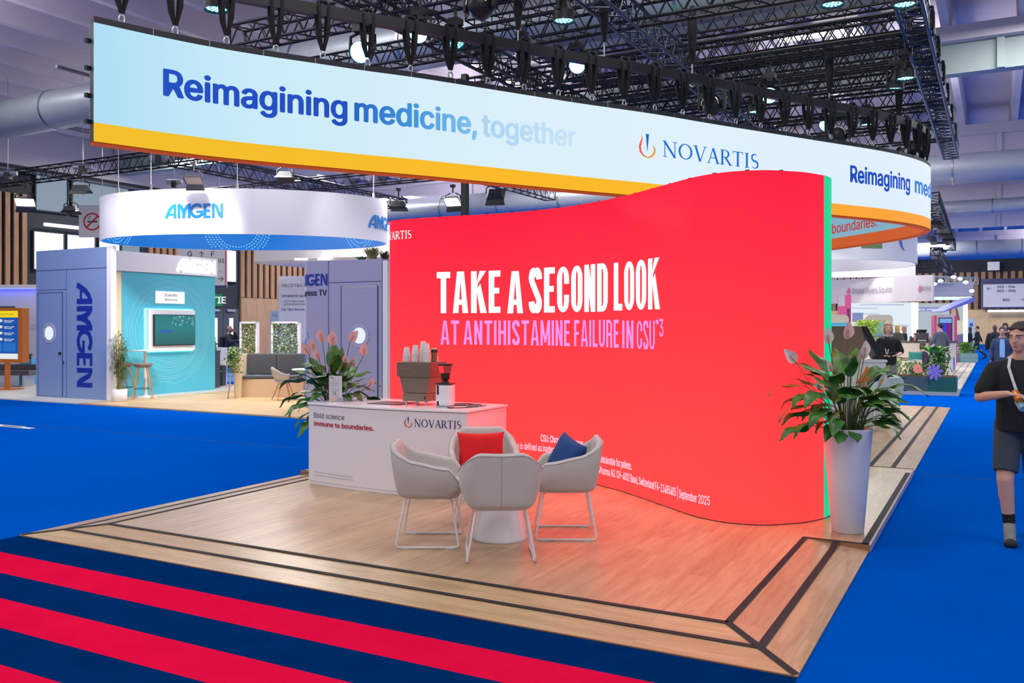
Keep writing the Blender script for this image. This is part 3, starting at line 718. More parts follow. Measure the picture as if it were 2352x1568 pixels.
# =================================================================== TRUSSES
M_truss = mat('black_truss_tube', (24, 25, 31), .4, .3, var=.1)
M_trussg = mat('dark_aluminium_truss', (70, 76, 90), .35, .7, var=.1)
def truss(p0, p1, s, label, mtl=None, bay=None, r=.024, cat='truss', group=None):
    """box truss between two points, s = side"""
    mtl = mtl or M_truss; p0, p1 = Vector(p0), Vector(p1); d = p1-p0; Ln = d.length; ax = d.normalized(); sd = ax.cross(Vector((0, 0, 1))).normalized(); up = Vector((0, 0, 1))
    t = thing('lighting_truss', label, cat, p0, 0, group); c = [(-1, 0), (1, 0), (1, 1), (-1, 1)]
    off = [sd*(a*s/2)+up*(b*s) for a, b in c]
    for o in off:
        m = MB(); m.cyl(o, o+d, r, n=8); m.build('chord', mtl, t)
    n = max(2, round(Ln/(bay or s*1.15))); m = MB()
    for k in range(n):
        a = d*(k/n); b = d*((k+.5)/n); c2 = d*((k+1)/n)
        for f in range(4):
            g = (f+1) % 4
            m.cyl(off[f]+a, off[g]+b, r*.45, n=5, cap=False); m.cyl(off[g]+b, off[f]+c2, r*.45, n=5, cap=False)
    for q in (Vector(), d):
        for f in range(4): m.cyl(off[f]+q, off[(f+1) % 4]+q, r*.7, n=5, cap=False)
    m.build('lattice', mtl, t); return t
truss((-.95, 3.5, 5.7), (-.95, 23.3, 5.7), .3, 'heavy dark lighting truss running away at the top right', M_trussg, r=.028)
truss((-4.3, 3.5, 5.7), (-4.3, 22.6, 5.7), .3, 'dark lighting truss running away at the top centre', M_trussg, r=.026)
truss((-6.85, 3.5, 5.7), (-6.85, 22, 5.7), .3, 'dark lighting truss above the left half of the slogan banner', r=.026)
for k, (y, l) in enumerate(((7.6, 'nearest cross truss of the black rig'), (9.3, 'second cross truss of the black rig'), (11, 'cross truss of the black rig at the top of the picture'), (13.2, 'cross truss just behind the pair of blue lamps'), (14.6, 'cross truss behind the bright cyan lamp'), (16, 'cross truss over the middle of the curved banner'), (17.5, 'cross truss third from the far end of the rig'), (19.2, 'cross truss second from the far end of the rig'), (21, 'cross truss at the far end of the rig'))):
    truss((-9.5 if y > 8 else -8, y, 5.72), (-.75, y, 5.72), .29, l)
    if k in (2, 3, 4, 5, 6): truss((-7, y+.55, 6.35), (-.9, y+.55, 6.35), .26, 'upper '+l, r=.02)
# left rig above the white oval banner
def wxy(px, d): return W(px, d)
def ptz(px, py, d): a = W(px, d); return (a[0], a[1], Z(py, d))
truss((-27.5, 15.9, 5.9), (-9.5, 15.9, 5.9), .36, 'long black truss crossing above the smaller white oval banner', bay=.5, r=.022)
truss((-13.2, 14.2, 6.0), (-13.2, 27, 6.0), .36, 'black truss running away behind the white oval banner', bay=.5, r=.022)
truss((-18.6, 16, 5.9), (-18.6, 26, 5.9), .36, 'black truss running away above the white oval banner logo', bay=.5, r=.022)
truss((-27, 21.5, 6.0), (-12, 21.5, 6.0), .36, 'rear black truss over the blue stand', bay=.55, r=.022)
truss((-9.2, 26, 5.9), (-9.2, 36, 5.9), .4, 'short black truss seen above the red display wall', bay=.5, r=.026)
# right background rigs
truss(W(2142, 31)+(6.0,), W(2186, 50)+(6.0,), .4, 'black lighting truss with white lamps beyond the right end of the banner', r=.03, bay=.9)
truss(W(2098, 46)+(4.75,), W(2150, 46)+(4.75,), .4, 'grey truss above the far white canopy stand', r=.03)
truss(W(2147, 43)+(5.15,), W(2183, 60)+(5.15,), .4, 'truss running towards the far slatted wall', r=.03, bay=.9)
truss(W(1912, 42)+(3.9,), W(2240, 47)+(3.95,), .35, 'truss over the far bright stands', mat('bright_aluminium', (170, 180, 188), .35, .7), r=.03)

# hoists and drop bars between trusses and the curved beam
hst = None
for px, py0, d, z1, lab in [(1190, 0, 10.6, 5.15, 'hoist bag hanging above the blue lamp at the top centre'), (1388, 40, 11.2, 5.2, 'hoist bag right of the top centre truss'), (1590, 60, 11.8, 5.1, 'thick black hoist bag above the right word mark'), (1905, 90, 12.9, 5.0, 'slender black hoist bag near the right truss'), (2065, 240, 14.2, 4.95, 'short hoist bag under the right truss'), (668, 0, 8.9, 5.3, 'small hoist bag at the upper left of the rig')]:
    x, y = W(px, d)
    if hst is None:
        hst = thing('chain_hoist', lab, 'hoist', (x, y, z1), 0, 'black hoist bags in the rig')
        m = MB(); m.tube([(0, 0, .14), (0, 0, .3), (0, 0, .6), (0, 0, .78), (0, 0, .9)], [.02, .05, .065, .06, .03], 10); m.build('chain_bag', M_sling, hst)
        m = MB(); m.tube([(0, 0, -.1), (0, 0, .15)], .011, 6); m.tube([(.035*math.cos(a), 0, -.12+.04*math.sin(a)) for a in [2*PI*i/10 for i in range(11)]], .01, 6, cap=False); m.build('hook', M_steel, hst); o = hst
    else: o = dup(hst, (x, y, z1), 0, lab)
# electric chain motors on the left truss
mt = None
for px, py, d, lab in [(190, 384, 22.8, 'silver chain motor on the left truss above the no smoking sign'), (365, 360, 22.2, 'silver chain motor left of the banner underside'), (18, 398, 23.5, 'silver chain motor at the left edge'), (400, 418, 27, 'silver chain motor behind the floodlight over the oval banner')]:
    x, y, z = ptz(px, py, d)
    if mt is None:
        mt = thing('chain_motor', lab, 'motor', (x, y, z), .5, 'chain motors on the left trusses')
        m = MB(); m.cyl((-.22, 0, 0), (.16, 0, 0), .08, n=12); m.cyl((.16, 0, 0), (.24, 0, 0), .06, n=12); m.build('motor_body', mat('motor_metal', (150, 150, 155), .4, .7), mt)
        m = MB(); m.bb(-.06, .08, -.1, .1, -.16, .02); m.build('chain_box', M_black, mt)
        m = MB(); m.cyl((0, 0, .08), (0, 0, 8.34-z), .007, n=4); m.build('chain', M_steel, mt)
    else: dup(mt, (x, y, z), .5, lab)

# =================================================================== STAGE LAMPS
M_cyan = emis('cyan_lamp', (20, 160, 184), 1.3); M_cyanb = emis('cyan_lamp_bright', (150, 240, 252), 4.0)
def lamp_head(t, aim, lens, s=1.0):
    """yoke from above, round head tilted to the aim direction; origin at the clamp"""
    m = MB(); m.bb(-.09*s, .09*s, -.09*s, .09*s, -.02, .07*s); m.cyl((0, 0, .05*s), (0, 0, .2*s), .02, n=8); m.build('clamp_base', M_black, t)
    a = Vector(aim).normalized(); az = math.atan2(a.y, a.x); sd = Vector((-math.sin(az), math.cos(az), 0)); c = Vector((0, 0, -.24*s))
    m = MB()
    for k in (-1, 1):
        m.tube([sd*(k*.05*s)+Vector((0, 0, -.02)), sd*(k*.15*s)+Vector((0, 0, -.06*s)), c+sd*(k*.155*s)], .022*s, 6)
    m.build('yoke', M_black, t)
    m = MB(); p0 = c-a*.13*s; p1 = c+a*.1*s; m.cyl(p0, c-a*.02*s, .07*s, .125*s, 20); m.cyl(c-a*.02*s, p1, .125*s, .125*s, 20, cap=False); m.ell(p0, (.07*s,)*3, n=12, k=6)
    m.build('lamp_housing', M_black, t)
    m = MB(); m.cyl(p1-a*.03*s, p1-a*.02*s, .122*s, n=20); 
    lo = m.build('lens', lens, t)
    m = MB(); u = a.orthogonal().normalized(); w = a.cross(u); q = p1-a*.018*s
    for rr, nn in ((.0, 1), (.045, 6), (.09, 12)):
        for i in range(nn):
            an = 2*PI*i/nn; m.cyl(q+(u*math.cos(an)+w*math.sin(an))*rr*s, q+(u*math.cos(an)+w*math.sin(an))*rr*s+a*.004, .017*s, n=6)
    m.build('light_diode', M_cyanb, t)
    m = MB(); m.cyl(p1-a*.03*s, p1+a*.006, .13*s, .132*s, 20, cap=False); m.build('rim', M_black, t)
lamps = [(497, 2, 9.8, (0, 0, -1), 0, 1, 'round stage lamp glowing cyan above the left of the banner, pointing down'),
 (833, 118, 11.6, (.25, -.8, -.35), 1, 1.1, 'very bright round stage lamp above the word medicine'),
 (965, 74, 10.8, (.2, -.8, -.5), 1, .9, 'bright stage lamp with its face cut by a sling, right of the brightest one'),
 (1046, 90, 10.9, (.5, -.3, -.8), 0, .8, 'small cyan stage lamp tilted down below the black moving head'),
 (1200, 112, 11.5, (.35, -.8, -.2), 1, .7, 'bright stage lamp half hidden by a sling at the top centre'),
 (1295, 30, 10.2, (0, 0, -1), 0, .95, 'cyan stage lamp pointing straight down at the top centre'),
 (1325, 148, 12.2, (.4, -.7, -.35), 1, .9, 'bright round stage lamp above the faded word'),
 (1768, 215, 13.8, (.1, -.8, -.5), 1, 1.0, 'dazzling cyan stage lamp above the word mark'),
 (1900, 284, 15.6, (-.3, -.6, -.6), 1, .9, 'cyan stage lamp low behind the beam, left of the right truss'),
 (1912, -8, 9.9, (0, 0, -1), 0, .95, 'cyan stage lamp cut by the top edge near the right truss'),
 (2078, -8, 9.7, (0, 0, -1), 0, .95, 'cyan stage lamp at the top on the right truss'),
 (2080, 165, 12.6, (0, 0, -1), 0, 1.0, 'cyan stage lamp pointing down, right one of the pair under the right truss'),
 (2057, 188, 12.9, (-.1, .1, -1), 0, .95, 'cyan stage lamp pointing down, left one of the pair under the right truss'),
 (1990, 276, 15.2, (0, 0, -1), 0, .8, 'small dim cyan stage lamp near the banner bend'),
 (1735, 245, 14.6, (0, 0, -1), 0, .9, 'dim cyan lamp left of the dazzling one')]
M_dim = emis('cyan_lamp_dim', (90, 200, 220), 1.2)
for px, py, d, aim, br, s, lab in lamps:
    x, y, z = ptz(px, py, d); t = thing('stage_lamp', lab, 'stage lamp', (x, y, z+.24*s), 0, 'stage lamps on the black rig')
    lamp_head(t, aim, M_cyanb if br else M_cyan, s)
for px, py, d, lab in [(1104, 22, 10.4, 'black moving head light switched off at the top centre'), (1635, 250, 13.4, 'black moving head light behind the beam above the word mark'), (1925, 318, 14.6, 'black moving head light low by the banner edge, right of centre')]:
    x, y, z = ptz(px, py, d); t = thing('moving_head_light', lab, 'stage lamp', (x, y, z+.3), 0, 'unlit moving heads')
    m = MB(); m.bb(-.17, .17, -.12, .12, .02, .14); m.build('base', M_black, t)
    m = MB(); m.bb(-.21, -.16, -.06, .06, -.32, .08); m.bb(.16, .21, -.06, .06, -.32, .08); m.bb(-.2, .2, -.06, .06, -.02, .05); m.build('yoke', M_black, t, bevel=.02)
    m = MB(); m.ell((0, 0, -.26), (.15, .17, .16)); m.build('head', M_black, t)
    m = MB(); m.tube([(-.13*math.cos(a), -.11, -.26+.13*math.sin(a)) for a in [PI*i/8 for i in range(9)]], .012, 6); m.build('light_arc', M_steel, t)
# floodlights
M_flood = emis('flood_glass', (255, 255, 250), 12)
fl = None
def flood(px, py, d, rz_, tilt, lab, lit=True, s=.62):
    x, y, z = ptz(px, py, d); t = thing('floodlight', lab, 'floodlight', (x, y, z+.3*s), rz_, 'floodlights on the trusses')
    R_ = Matrix.Rotation(tilt, 3, 'X')
    def P(v): return R_ @ Vector(v)+Vector((0, 0, -.3*s))
    m = MB(); poly = [(-.2, .14), (.2, .14), (.28, -.06), (-.28, -.06)]
    vs = [P((sx*(.2 if top else .3)*s, sy*(.11 if top else .19)*s, (.12 if top else -.08)*s)) for top in (0, 1) for sy in (-1, 1) for sx in (-1, 1)]
    m.add(vs, [(4, 5, 7, 6), (0, 1, 5, 4), (2, 6, 7, 3), (0, 4, 6, 2), (1, 3, 7, 5)]); m.build('housing', mat('flood_housing', (48, 50, 56), .5, .2), t)
    m = MB(); m.add([P((sx*.28*s, sy*.17*s, -.06*s)) for sx, sy in ((-1, -1), (1, -1), (1, 1), (-1, 1))], [(0, 3, 2, 1)]); m.build('glass', M_flood if lit else M_steel, t)
    m = MB()
    for k in (-1, 1): m.tube([(k*.1*s, 0, 0), (k*.3*s, 0, -.1*s), P((k*.31*s, 0, .03))], .014, 5)
    m.cyl((0, 0, 0), (0, 0, .25*s), .02, n=6); m.bb(-.05, .05, -.04, .04, .2*s, .3*s); m.build('bracket', M_black, t)
    m = MB(); m.add([P((-.29*s, -.19*s, -.08*s)), P((.29*s, -.19*s, -.08*s)), P((.33*s, -.34*s, -.2*s)), P((-.33*s, -.34*s, -.2*s))], [(0, 1, 2, 3)])
    m.add([P((-.29*s, .19*s, -.08*s)), P((.29*s, .19*s, -.08*s)), P((.33*s, .34*s, -.2*s)), P((-.33*s, .34*s, -.2*s))], [(0, 3, 2, 1)]); m.build('barn_door', M_black, t)
    return t
flood(58, 462, 18.5, YAW+.3, R(-35), 'bright floodlight at the left, before the wood slats')
flood(185, 432, 20, YAW+.1, R(10), 'floodlight glowing downwards left of the oval banner')
flood(163, 480, 24, YAW, R(0), 'floodlight hanging beside the no smoking sign')
flood(445, 412, 19, YAW+PI, R(35), 'unlit grey floodlight over the oval banner logo', False)
flood(655, 402, 21, YAW, R(-10), 'floodlight over the right half of the oval banner', False)
flood(915, 470, 20, YAW, R(0), 'floodlight left of the tall black post above the display wall')
flood(1040, 462, 20, YAW-.4, R(-40), 'bright floodlight above the top edge of the red display wall')
flood(1138, 445, 18, YAW-.2, R(50), 'black floodlight seen from behind above the red display wall', False)
for i, (px, py) in enumerate(((2150, 512), (2166, 531), (2140, 548), (2180, 545), (2158, 562), (2172, 566))):
    flood(px, py, 3.95*2050/(748-py), YAW+.5*(i % 3-1), R((0, 10, 35, 0, -30, -35)[i]), ('uppermost', 'second highest', 'leftmost', 'rightmost', 'lowest left', 'lowest right')[i]+' floodlight of the cluster beyond the right end of the banner', True, .8)
m = MB(); x, y = W(1068, 15); m.bb(x-.05, x+.05, y-.05, y+.05, 2.9, 6); tag(m.build('rigging_post', M_black), 'black vertical post above the red display wall', 'post')
# =================================================================== CURVED RED DISPLAY WALL
M_red1 = emis_ramp('display_red', [(0, (255, 47, 46)), (.3, (255, 42, 44)), (.7, (255, 24, 40)), (1, (250, 4, 36))], 'Z', .06, 3.12, 2.1)  # colour ramps redder towards the top
M_green = emis('display_green', (0, 214, 150), .95)
front = [(-6.98, 9.62), (-6.9, 9.38), (-6.72, 9.25), (-6.3, 9.22), (-5.82, 9.24), (-5.29, 9.29), (-4.73, 9.25), (-4.14, 9.08), (-3.53, 8.75), (-3.13, 8.45), (-2.74, 8.13), (-2.4, 7.86), (-2.15, 7.75), (-1.96, 7.735), (-1.75, 7.80), (-1.6, 7.93), (-1.47, 8.08), (-1.355, 8.32)]
back = [(-1.355, 8.32), (-1.33, 8.44), (-1.326, 8.55), (-1.39, 8.72), (-1.6, 9.0), (-1.9, 9.2), (-2.4, 9.45), (-3.1, 9.7), (-3.8, 10.05), (-4.6, 10.25), (-5.5, 10.25), (-6.3, 10.15), (-6.85, 9.95), (-6.98, 9.62)]
fp = Path(front, .06); bp_ = Path(back, .08)
wall = thing('curved_display_wall', 'tall S-curved display wall glowing red with a white headline', 'display wall', (0, 0, 0))
m = MB(); fp.wall(m, 0, fp.L, .068, 3.12, 0, .06); m.build('red_display', M_red1, wall)
m = MB(); bp_.wall(m, 0, bp_.L, .068, 3.12, 0, .08); m.build('green_display', M_green, wall)
m = MB(); c = [tuple(v)[:2] for v in fp.p]+[tuple(v)[:2] for v in bp_.p[1:]]
m.add([(a, b, 3.121) for a, b in c], [tuple(range(len(c)))]); m.add([(a, b, .069) for a, b in c], [tuple(range(len(c)))[::-1]]); m.build('cap', M_black, wall)
m = MB(); fp.wall(m, 0, fp.L, .061, .069, -.01, .06); bp_.wall(m, 0, bp_.L, .061, .069, -.01, .08); m.build('plinth', M_black, wall)
m = MB()
for k in range(22):
    u = .15+k*.33
    if u < fp.L-.4:
        p = fp.at(u)-fp.nrm(u)*.05; m.box((p.x, p.y, 3.13), (.035, .02, .012))
m.build('panel_clip', M_black, wall)
def u_front(px):
    best = (1e9, 0)
    k = 0
    while k*.005 < fp.L:
        p = fp.at(k*.005); d = p.x*FW[0]+p.y*FW[1]; l = p.x*RT[0]+p.y*RT[1]; e_ = abs(CX+F*l/d-px)
        if e_ < best[0]: best = (e_, k*.005, d)
        k += 1
    return best[1], best[2]
def on_front(u0, z0, off=.006):
    def fn(x, y):
        u = u0+x; p = fp.at(u)+fp.nrm(u)*off; return (p.x, p.y, z0+y)
    return fn
M_tw = emis('headline_white', (255, 255, 255), 1.3); M_tp = emis('headline_pink', (255, 150, 240), 1.0); M_tl = emis('small_print', (255, 214, 236), 1.0)
def fword(word, x0, x1, ybase, ytop, mtl, st=.13, hb=.1, at=0, w=.42, gap=.085):
    """word from column x0 to x1, baseline and cap height read where it starts"""
    (ua, da), (ub, db) = u_front(x0), u_front(x1); z0 = Z(ybase, da if at == 0 else db); z1 = Z(ytop, da if at == 0 else db)
    sh = cond_word(word, w, st, hb, gap) if word not in '*3' else text2d(word, 1, .012); ch = max(y for _, y in sh[0]); W_ = max(x for x, _ in sh[0])
    m = MB(); lay(m, ([(x*(ub-ua)/W_, y*(z1-z0)/ch) for x, y in sh[0]], sh[1]), on_front(ua, z0)); return m.build('lettering', mtl, wall)
fword('TAKE', 1004, 1150, 719, 625, M_tw, .172, .12); fword('A', 1166, 1202, 719, 622, M_tw, .172, .12, at=1)
fword('SECOND', 1216, 1397, 718, 615, M_tw, .175, .115, gap=.075); fword('LOOK', 1411, 1517, 713, 604, M_tw, .17, .115, gap=.075)
fword('AT', 1013, 1055, 791, 736, M_tp, .135, .105); fword('ANTIHISTAMINE', 1065, 1310, 791, 735.5, M_tp, .135, .105, gap=.1); fword('FAILURE', 1320, 1422, 795, 735, M_tp, .135, .105, gap=.1)
fword('IN', 1430, 1456, 799, 736, M_tp, .135, .105, gap=.12); fword('CSU', 1464, 1505, 801, 736, M_tp, .12, .1); fword('*', 1507, 1515, 755, 733, M_tp); fword('3', 1516, 1525, 772, 732, M_tp)
# word mark at the top left, wrapping round the corner
ua, da = u_front(945); ub, _ = u_front(893.5); wd = ua-ub+.16
s = fit(serif_word('NOVARTIS'), width=wd); s = ([(x, y*.105/max(b for _, b in s[0])) for x, y in s[0]], s[1]); m = MB(); lay(m, s, on_front(max(0.0, ua-wd), Z(547, da))); m.build('lettering', M_tw, wall)
def lineS(txt, px1, py1, h, b=.008, xs=.52):
    """small condensed line that ends at column px1"""
    u1, d1 = u_front(px1); sh = text2d(txt, 1, b, xs); k = h/max(y for _, y in text2d('E', 1, b)[0]); W_ = max(x for x, _ in sh[0])*k
    m = MB(); lay(m, ([(x*k, y*k) for x, y in sh[0]], sh[1]), on_front(u1-W_, Z(py1, d1))); m.build('lettering', M_tl, wall)
lineS('2025 Novartis Pharma AG. CH-4002 Basel, Switzerland FA-11485405 | September 2025', 1632, 1160, .078, .008, .50)
lineS('Treatment side effects can be intolerable for patients.', 1452, 1079, .078, .01, .50)
lineS('*Antihistamine failure is defined as inadequate control', 1317, 1046, .078, .01, .50)
lineS('CSU: Chronic Spontaneous', 1340, 1026, .078, .02, .50)

# =================================================================== RECEPTION COUNTER
M_lam = mat('counter_laminate', (228, 222, 230), .32, var=.008)
cnt = thing('reception_counter', 'long white reception counter with dark slogan and word mark on its front', 'counter', (0, 0, 0))
CT = .945
def cy(x):  # gently bowed front
    t_ = (x+6.6)/2.02; return 7.50-.10*math.sin(PI*min(1, max(0, t_)))
cx = [-6.6+2.02*i/24 for i in range(25)]
def cbody(m, z0, z1, o=0.):
    P = [(x+(-o if i == 0 else o if i == 24 else 0), cy(x)-o) for i, x in enumerate(cx)]+[(-4.58+o, 8.3+o), (-6.6-o, 8.3+o)]
    n = len(P); vs = [(a, b, z0) for a, b in P]+[(a, b, z1) for a, b in P]
    m.add(vs, [tuple(range(n))[::-1], tuple(range(n, 2*n))]+[(i, (i+1) % n, n+(i+1) % n, n+i) for i in range(n)])
m = MB(); cbody(m, .1, CT-.028); m.build('body', M_lam, cnt)
m = MB(); cbody(m, .062, .1, -.006); m.build('plinth', M_lam, cnt)
m = MB(); cbody(m, CT-.022, CT, .012); m.build('counter_top', mat('counter_top', (236, 234, 240), .22, var=.005), cnt, bevel=.003)
def on_c(x0, z0):
    def fn(x, y): return (x0+x, cy(x0+x)-.004, z0+y)
    return fn
M_ink = mat('dark_ink', (38, 44, 72), .6); M_redink = mat('red_ink', (190, 40, 50), .6)
def cx_of(px):
    best = (1e9, 0)
    for k in range(0, 404):
        x = -6.6+k*.005; y = cy(x); d = x*FW[0]+y*FW[1]; l = x*RT[0]+y*RT[1]; e_ = abs(CX+F*l/d-px)
        if e_ < best[0]: best = (e_, x, d)
    return best[1], best[2]
def ctext(txt, xa, xb, yb, yt, mtl, b=.0, cap='B'):
    (a, da), (c_, _) = cx_of(xa), cx_of(xb); sh = text2d(txt, 1, b); ch = max(y for _, y in text2d(cap, 1, b)[0]); W_ = max(x for x, _ in sh[0])
    z0, z1 = Z(yb, da), Z(yt, da); m = MB(); lay(m, ([(x*(c_-a)/W_, y*(z1-z0)/ch) for x, y in sh[0]], sh[1]), on_c(a, z0)); m.build('lettering', mtl, cnt)
ctext('Bold science', 722, 791, 958.5, 946.5, M_ink); ctext('immune to boundaries.', 722, 859, 976.5, 966, M_redink, .022, 'b')
(a0, d0), (a1, _) = cx_of(952), cx_of(1059); s = fit(serif_word('NOVARTIS'), width=a1-a0, height=.082); m = MB(); lay(m, s, on_c(a0, Z(980, d0))); m.build('lettering', mat('navy_ink', (30, 52, 112), .6), cnt)
(a0, d0), (a1, _) = cx_of(929), cx_of(946)
for sh, cl in zip(flame_mark(), ((190, 44, 50), (40, 66, 140), (200, 110, 50))):
    m = MB(); lay(m, ([(x*(a1-a0)/.86, y*.1) for x, y in sh[0]], sh[1]), on_c(a0, Z(980, d0))); m.build('emblem', mat('emblem_%d' % cl[0], cl, .6), cnt)
M_fine = mat('fine_print_ink', (120, 112, 124), .7)
for yy in (1084, 1091):
    ctext('1. 2025 Novartis Pharma AG. CH-4002 Basel Switzerland August 2025 FA-11487983', 722, 810, yy, yy-2.6, M_fine, 0)

# ------------------------------------------------------------------- coffee machine
TOP = CT+.001
def cpt(px, d): return W(px, d)
M_br = mat('bronze_lacquer', (118, 100, 84), .38, .35, var=.03); M_br2 = mat('bronze_lacquer_light', (134, 116, 98), .4, .3, var=.03)
bx, by = -5.36, 7.86
cm = thing('coffee_machine', 'square-shouldered bronze coffee machine standing on the white counter', 'coffee machine', (bx, by, TOP), R(4))
CW, CD = .40, .36
m = MB(); m.bb(-CW/2, CW/2, -CD/2, CD/2, .30, .455); m.build('upper_housing', M_br, cm, bevel=.004)
m = MB(); m.box((0, 0, .215), (CW*.72, CD*.8, .165)); vs = []
m = MB(); a0, a1 = CW*.36, CW*.45
m.add([(-a0, -CD*.40, .13), (a0, -CD*.40, .13), (a0, CD*.4, .13), (-a0, CD*.4, .13), (-a1, -CD*.45, .298), (a1, -CD*.45, .298), (a1, CD*.45, .298), (-a1, CD*.45, .298)], [(3, 2, 1, 0), (4, 5, 6, 7), (0, 1, 5, 4), (1, 2, 6, 5), (2, 3, 7, 6), (3, 0, 4, 7)])
m.build('middle_housing', M_br2, cm, bevel=.003)
m = MB(); m.bb(-CW*.36, CW*.36, -CD*.44, CD*.44, .045, .127); m.build('base', M_br2, cm, bevel=.003)
for sx in (-1, 1):
    for sy in (-1, 1):
        m = MB(); m.cyl((sx*.12, sy*.12, 0), (sx*.12, sy*.12, .045), .014, n=12); m.build('foot', M_steel, cm)
m = MB(); m.bb(CW*.3, CW*.345, -CD*.445, -CD*.44, .07, .1); m.build('switch', M_black, cm)
m = MB(); s = fit(text2d('SANREMO', 1, 0, 1, 1.3), width=.15, height=.013); lay(m, s, plane_fn((-.18, -CD/2-.003, .38), (1, 0, 0))); m.build('lettering', mat('pale_engraving', (170, 158, 145), .5), cm)
# paper cups in nested stacks on top of the machine
M_cup = mat('paper_cup', (224, 220, 222), .6, var=.02)
cup = None; kk = 0
stk = [(-.155, -.05, 7, .004, 0), (-.055, -.04, 9, 0, 1), (.03, -.02, 13, .0, 1), (.10, -.07, 11, .0, 2), (.12, .06, 6, 0, 3)]
ca, sa = math.cos(R(4)), math.sin(R(4))
names = ('leftmost stack', 'second stack from the left', 'tallest stack', 'rightmost white stack', 'stack at the back right')
for si, (dx, dy, n, tilt, st) in enumerate(stk):
    X_, Y_ = bx+dx*ca-dy*sa, by+dx*sa+dy*ca
    for i in range(n):
        z = TOP+.456+i*.0105
        if cup is None:
            cup = thing('paper_cup', 'white paper cup', 'cup', (X_, Y_, z), 0)
            m = MB(); m.lathe([(.037, 0), (.0375, .002), (.026, .086), (.0255, .088)], n=20, capb=False); m.build('cup_body', M_cup, cup)
            m = MB(); m.lathe([(.0395, .0), (.0402, .003), (.0385, .006), (.0368, .003)], n=20, capb=False, capt=False); m.build('rim', M_cup, cup)
            m = MB(); m.lathe([(.0262, .0875), (.0266, .091), (.0255, .091)], n=20, capb=False); m.build('base_ring', mat('orange_cup_base', (236, 170, 60), .6), cup); o = cup
        else: o = copy_tree(cup)
        o.location = (X_, Y_, z)
        o['group'] = 'upside-down paper cups in the '+names[si]
        o['label'] = 'upside-down paper cup nested in the %s on the coffee machine' % names[si] if i < n-1 else 'topmost paper cup of the %s on the coffee machine' % names[si]
tb = thing('takeaway_tumbler', 'brown tumbler with black lid behind the paper cups', 'tumbler', (bx+.155*ca-.03*sa, by+.155*sa+.0, TOP+.456))
m = MB(); m.lathe([(.026, 0), (.034, .1)], n=18); m.build('cup_body', mat('tumbler_brown', (140, 100, 70), .5), tb)
m = MB(); m.lathe([(.037, .1), (.037, .112), (.03, .13), (.028, .131)], n=18); m.build('lid', M_black, tb)
# grinder
gx, gy = -4.985, 7.74
gr = thing('coffee_grinder', 'white coffee grinder with clear bean hopper beside the bronze machine', 'coffee grinder', (gx, gy, TOP), R(12))
m = MB(); m.bb(-.082, .082, -.085, .085, .012, .235); m.build('body', mat('grinder_white', (226, 222, 228), .3, var=.01), gr, bevel=.03, seg=4)
m = MB(); m.bb(-.082, .082, -.085, .085, .236, .247); m.build('top_plate', M_black, gr, bevel=.005)
m = MB(); m.bb(-.07, .07, -.075, .075, 0, .012); m.build('base', M_steel, gr)
for z0, z1 in ((.13, .225), (.02, .065)):
    m = MB(); m.bb(-.062, -.04, -.088, -.08, z0, z1); m.build('slot', M_black, gr, bevel=.004)
m = MB(); m.lathe([(.04, .247), (.038, .26), (.03, .265), (.03, .28), (.05, .287), (.05, .293)], n=24); m.build('collar', M_black, gr)
M_clear = mat('clear_plastic', (238, 236, 238), .05, var=0, trans=1.0); M_clear.node_tree.nodes['Principled BSDF'].inputs['IOR'].default_value = 1.15
m = MB(); m.lathe([(.042, .293), (.048, .33), (.066, .385), (.07, .425)], n=28, capb=False, capt=False); m.build('hopper', M_clear, gr)
m = MB(); m.lathe([(.038, .294), (.044, .33), (.05, .345), (.02, .352)], n=24); m.build('coffee_beans', mat('coffee_beans', (70, 44, 32), .6, var=.5, scale=90, bump=1, bscale=90), gr)
m = MB(); m.lathe([(.072, .425), (.075, .428), (.075, .443), (.07, .447)], n=28); m.build('hopper_lid', M_black, gr)
# tamping mat, cables, saucer
m = MB(); m.bb(-5.93, -5.52, 7.66, 8.0, CT+.0005, CT+.007); tag(m.build('rubber_mat', M_black, bevel=.002), 'flat black rubber mat on the counter left of the coffee machine', 'mat')
m = MB(); m.tube([(-5.12, 8.0, CT+.008), (-4.95, 8.1, CT+.008), (-4.8, 8.12, CT+.006), (-4.72, 8.02, CT+.006), (-4.85, 7.98, CT+.006), (-4.98, 7.9, CT+.006), (-4.93, 7.8, CT+.006)], .006, 6)
tag(m.build('power_cable', M_black), 'black power cable looping behind the coffee grinder', 'cable')
m = MB(); m.tube([(-4.91, 7.66, CT+.006), (-4.86, 7.62, CT+.006), (-4.78, 7.68, CT+.006), (-4.72, 7.78, CT+.006), (-4.69, 7.9, CT+.006)], .005, 6); tag(m.build('power_cable', M_black), 'thin black cable lying across the right end of the counter', 'cable')
tr = thing('round_tray', 'small round metal tray on the right end of the counter', 'tray', (-4.76, 7.98, CT+.001)); m = MB(); m.lathe([(.04, 0), (.095, .0), (.105, .01), (.1, .01), (.092, .004), (.0, .004)], n=30, capb=False, capt=False); m.build('dish', M_steel, tr)
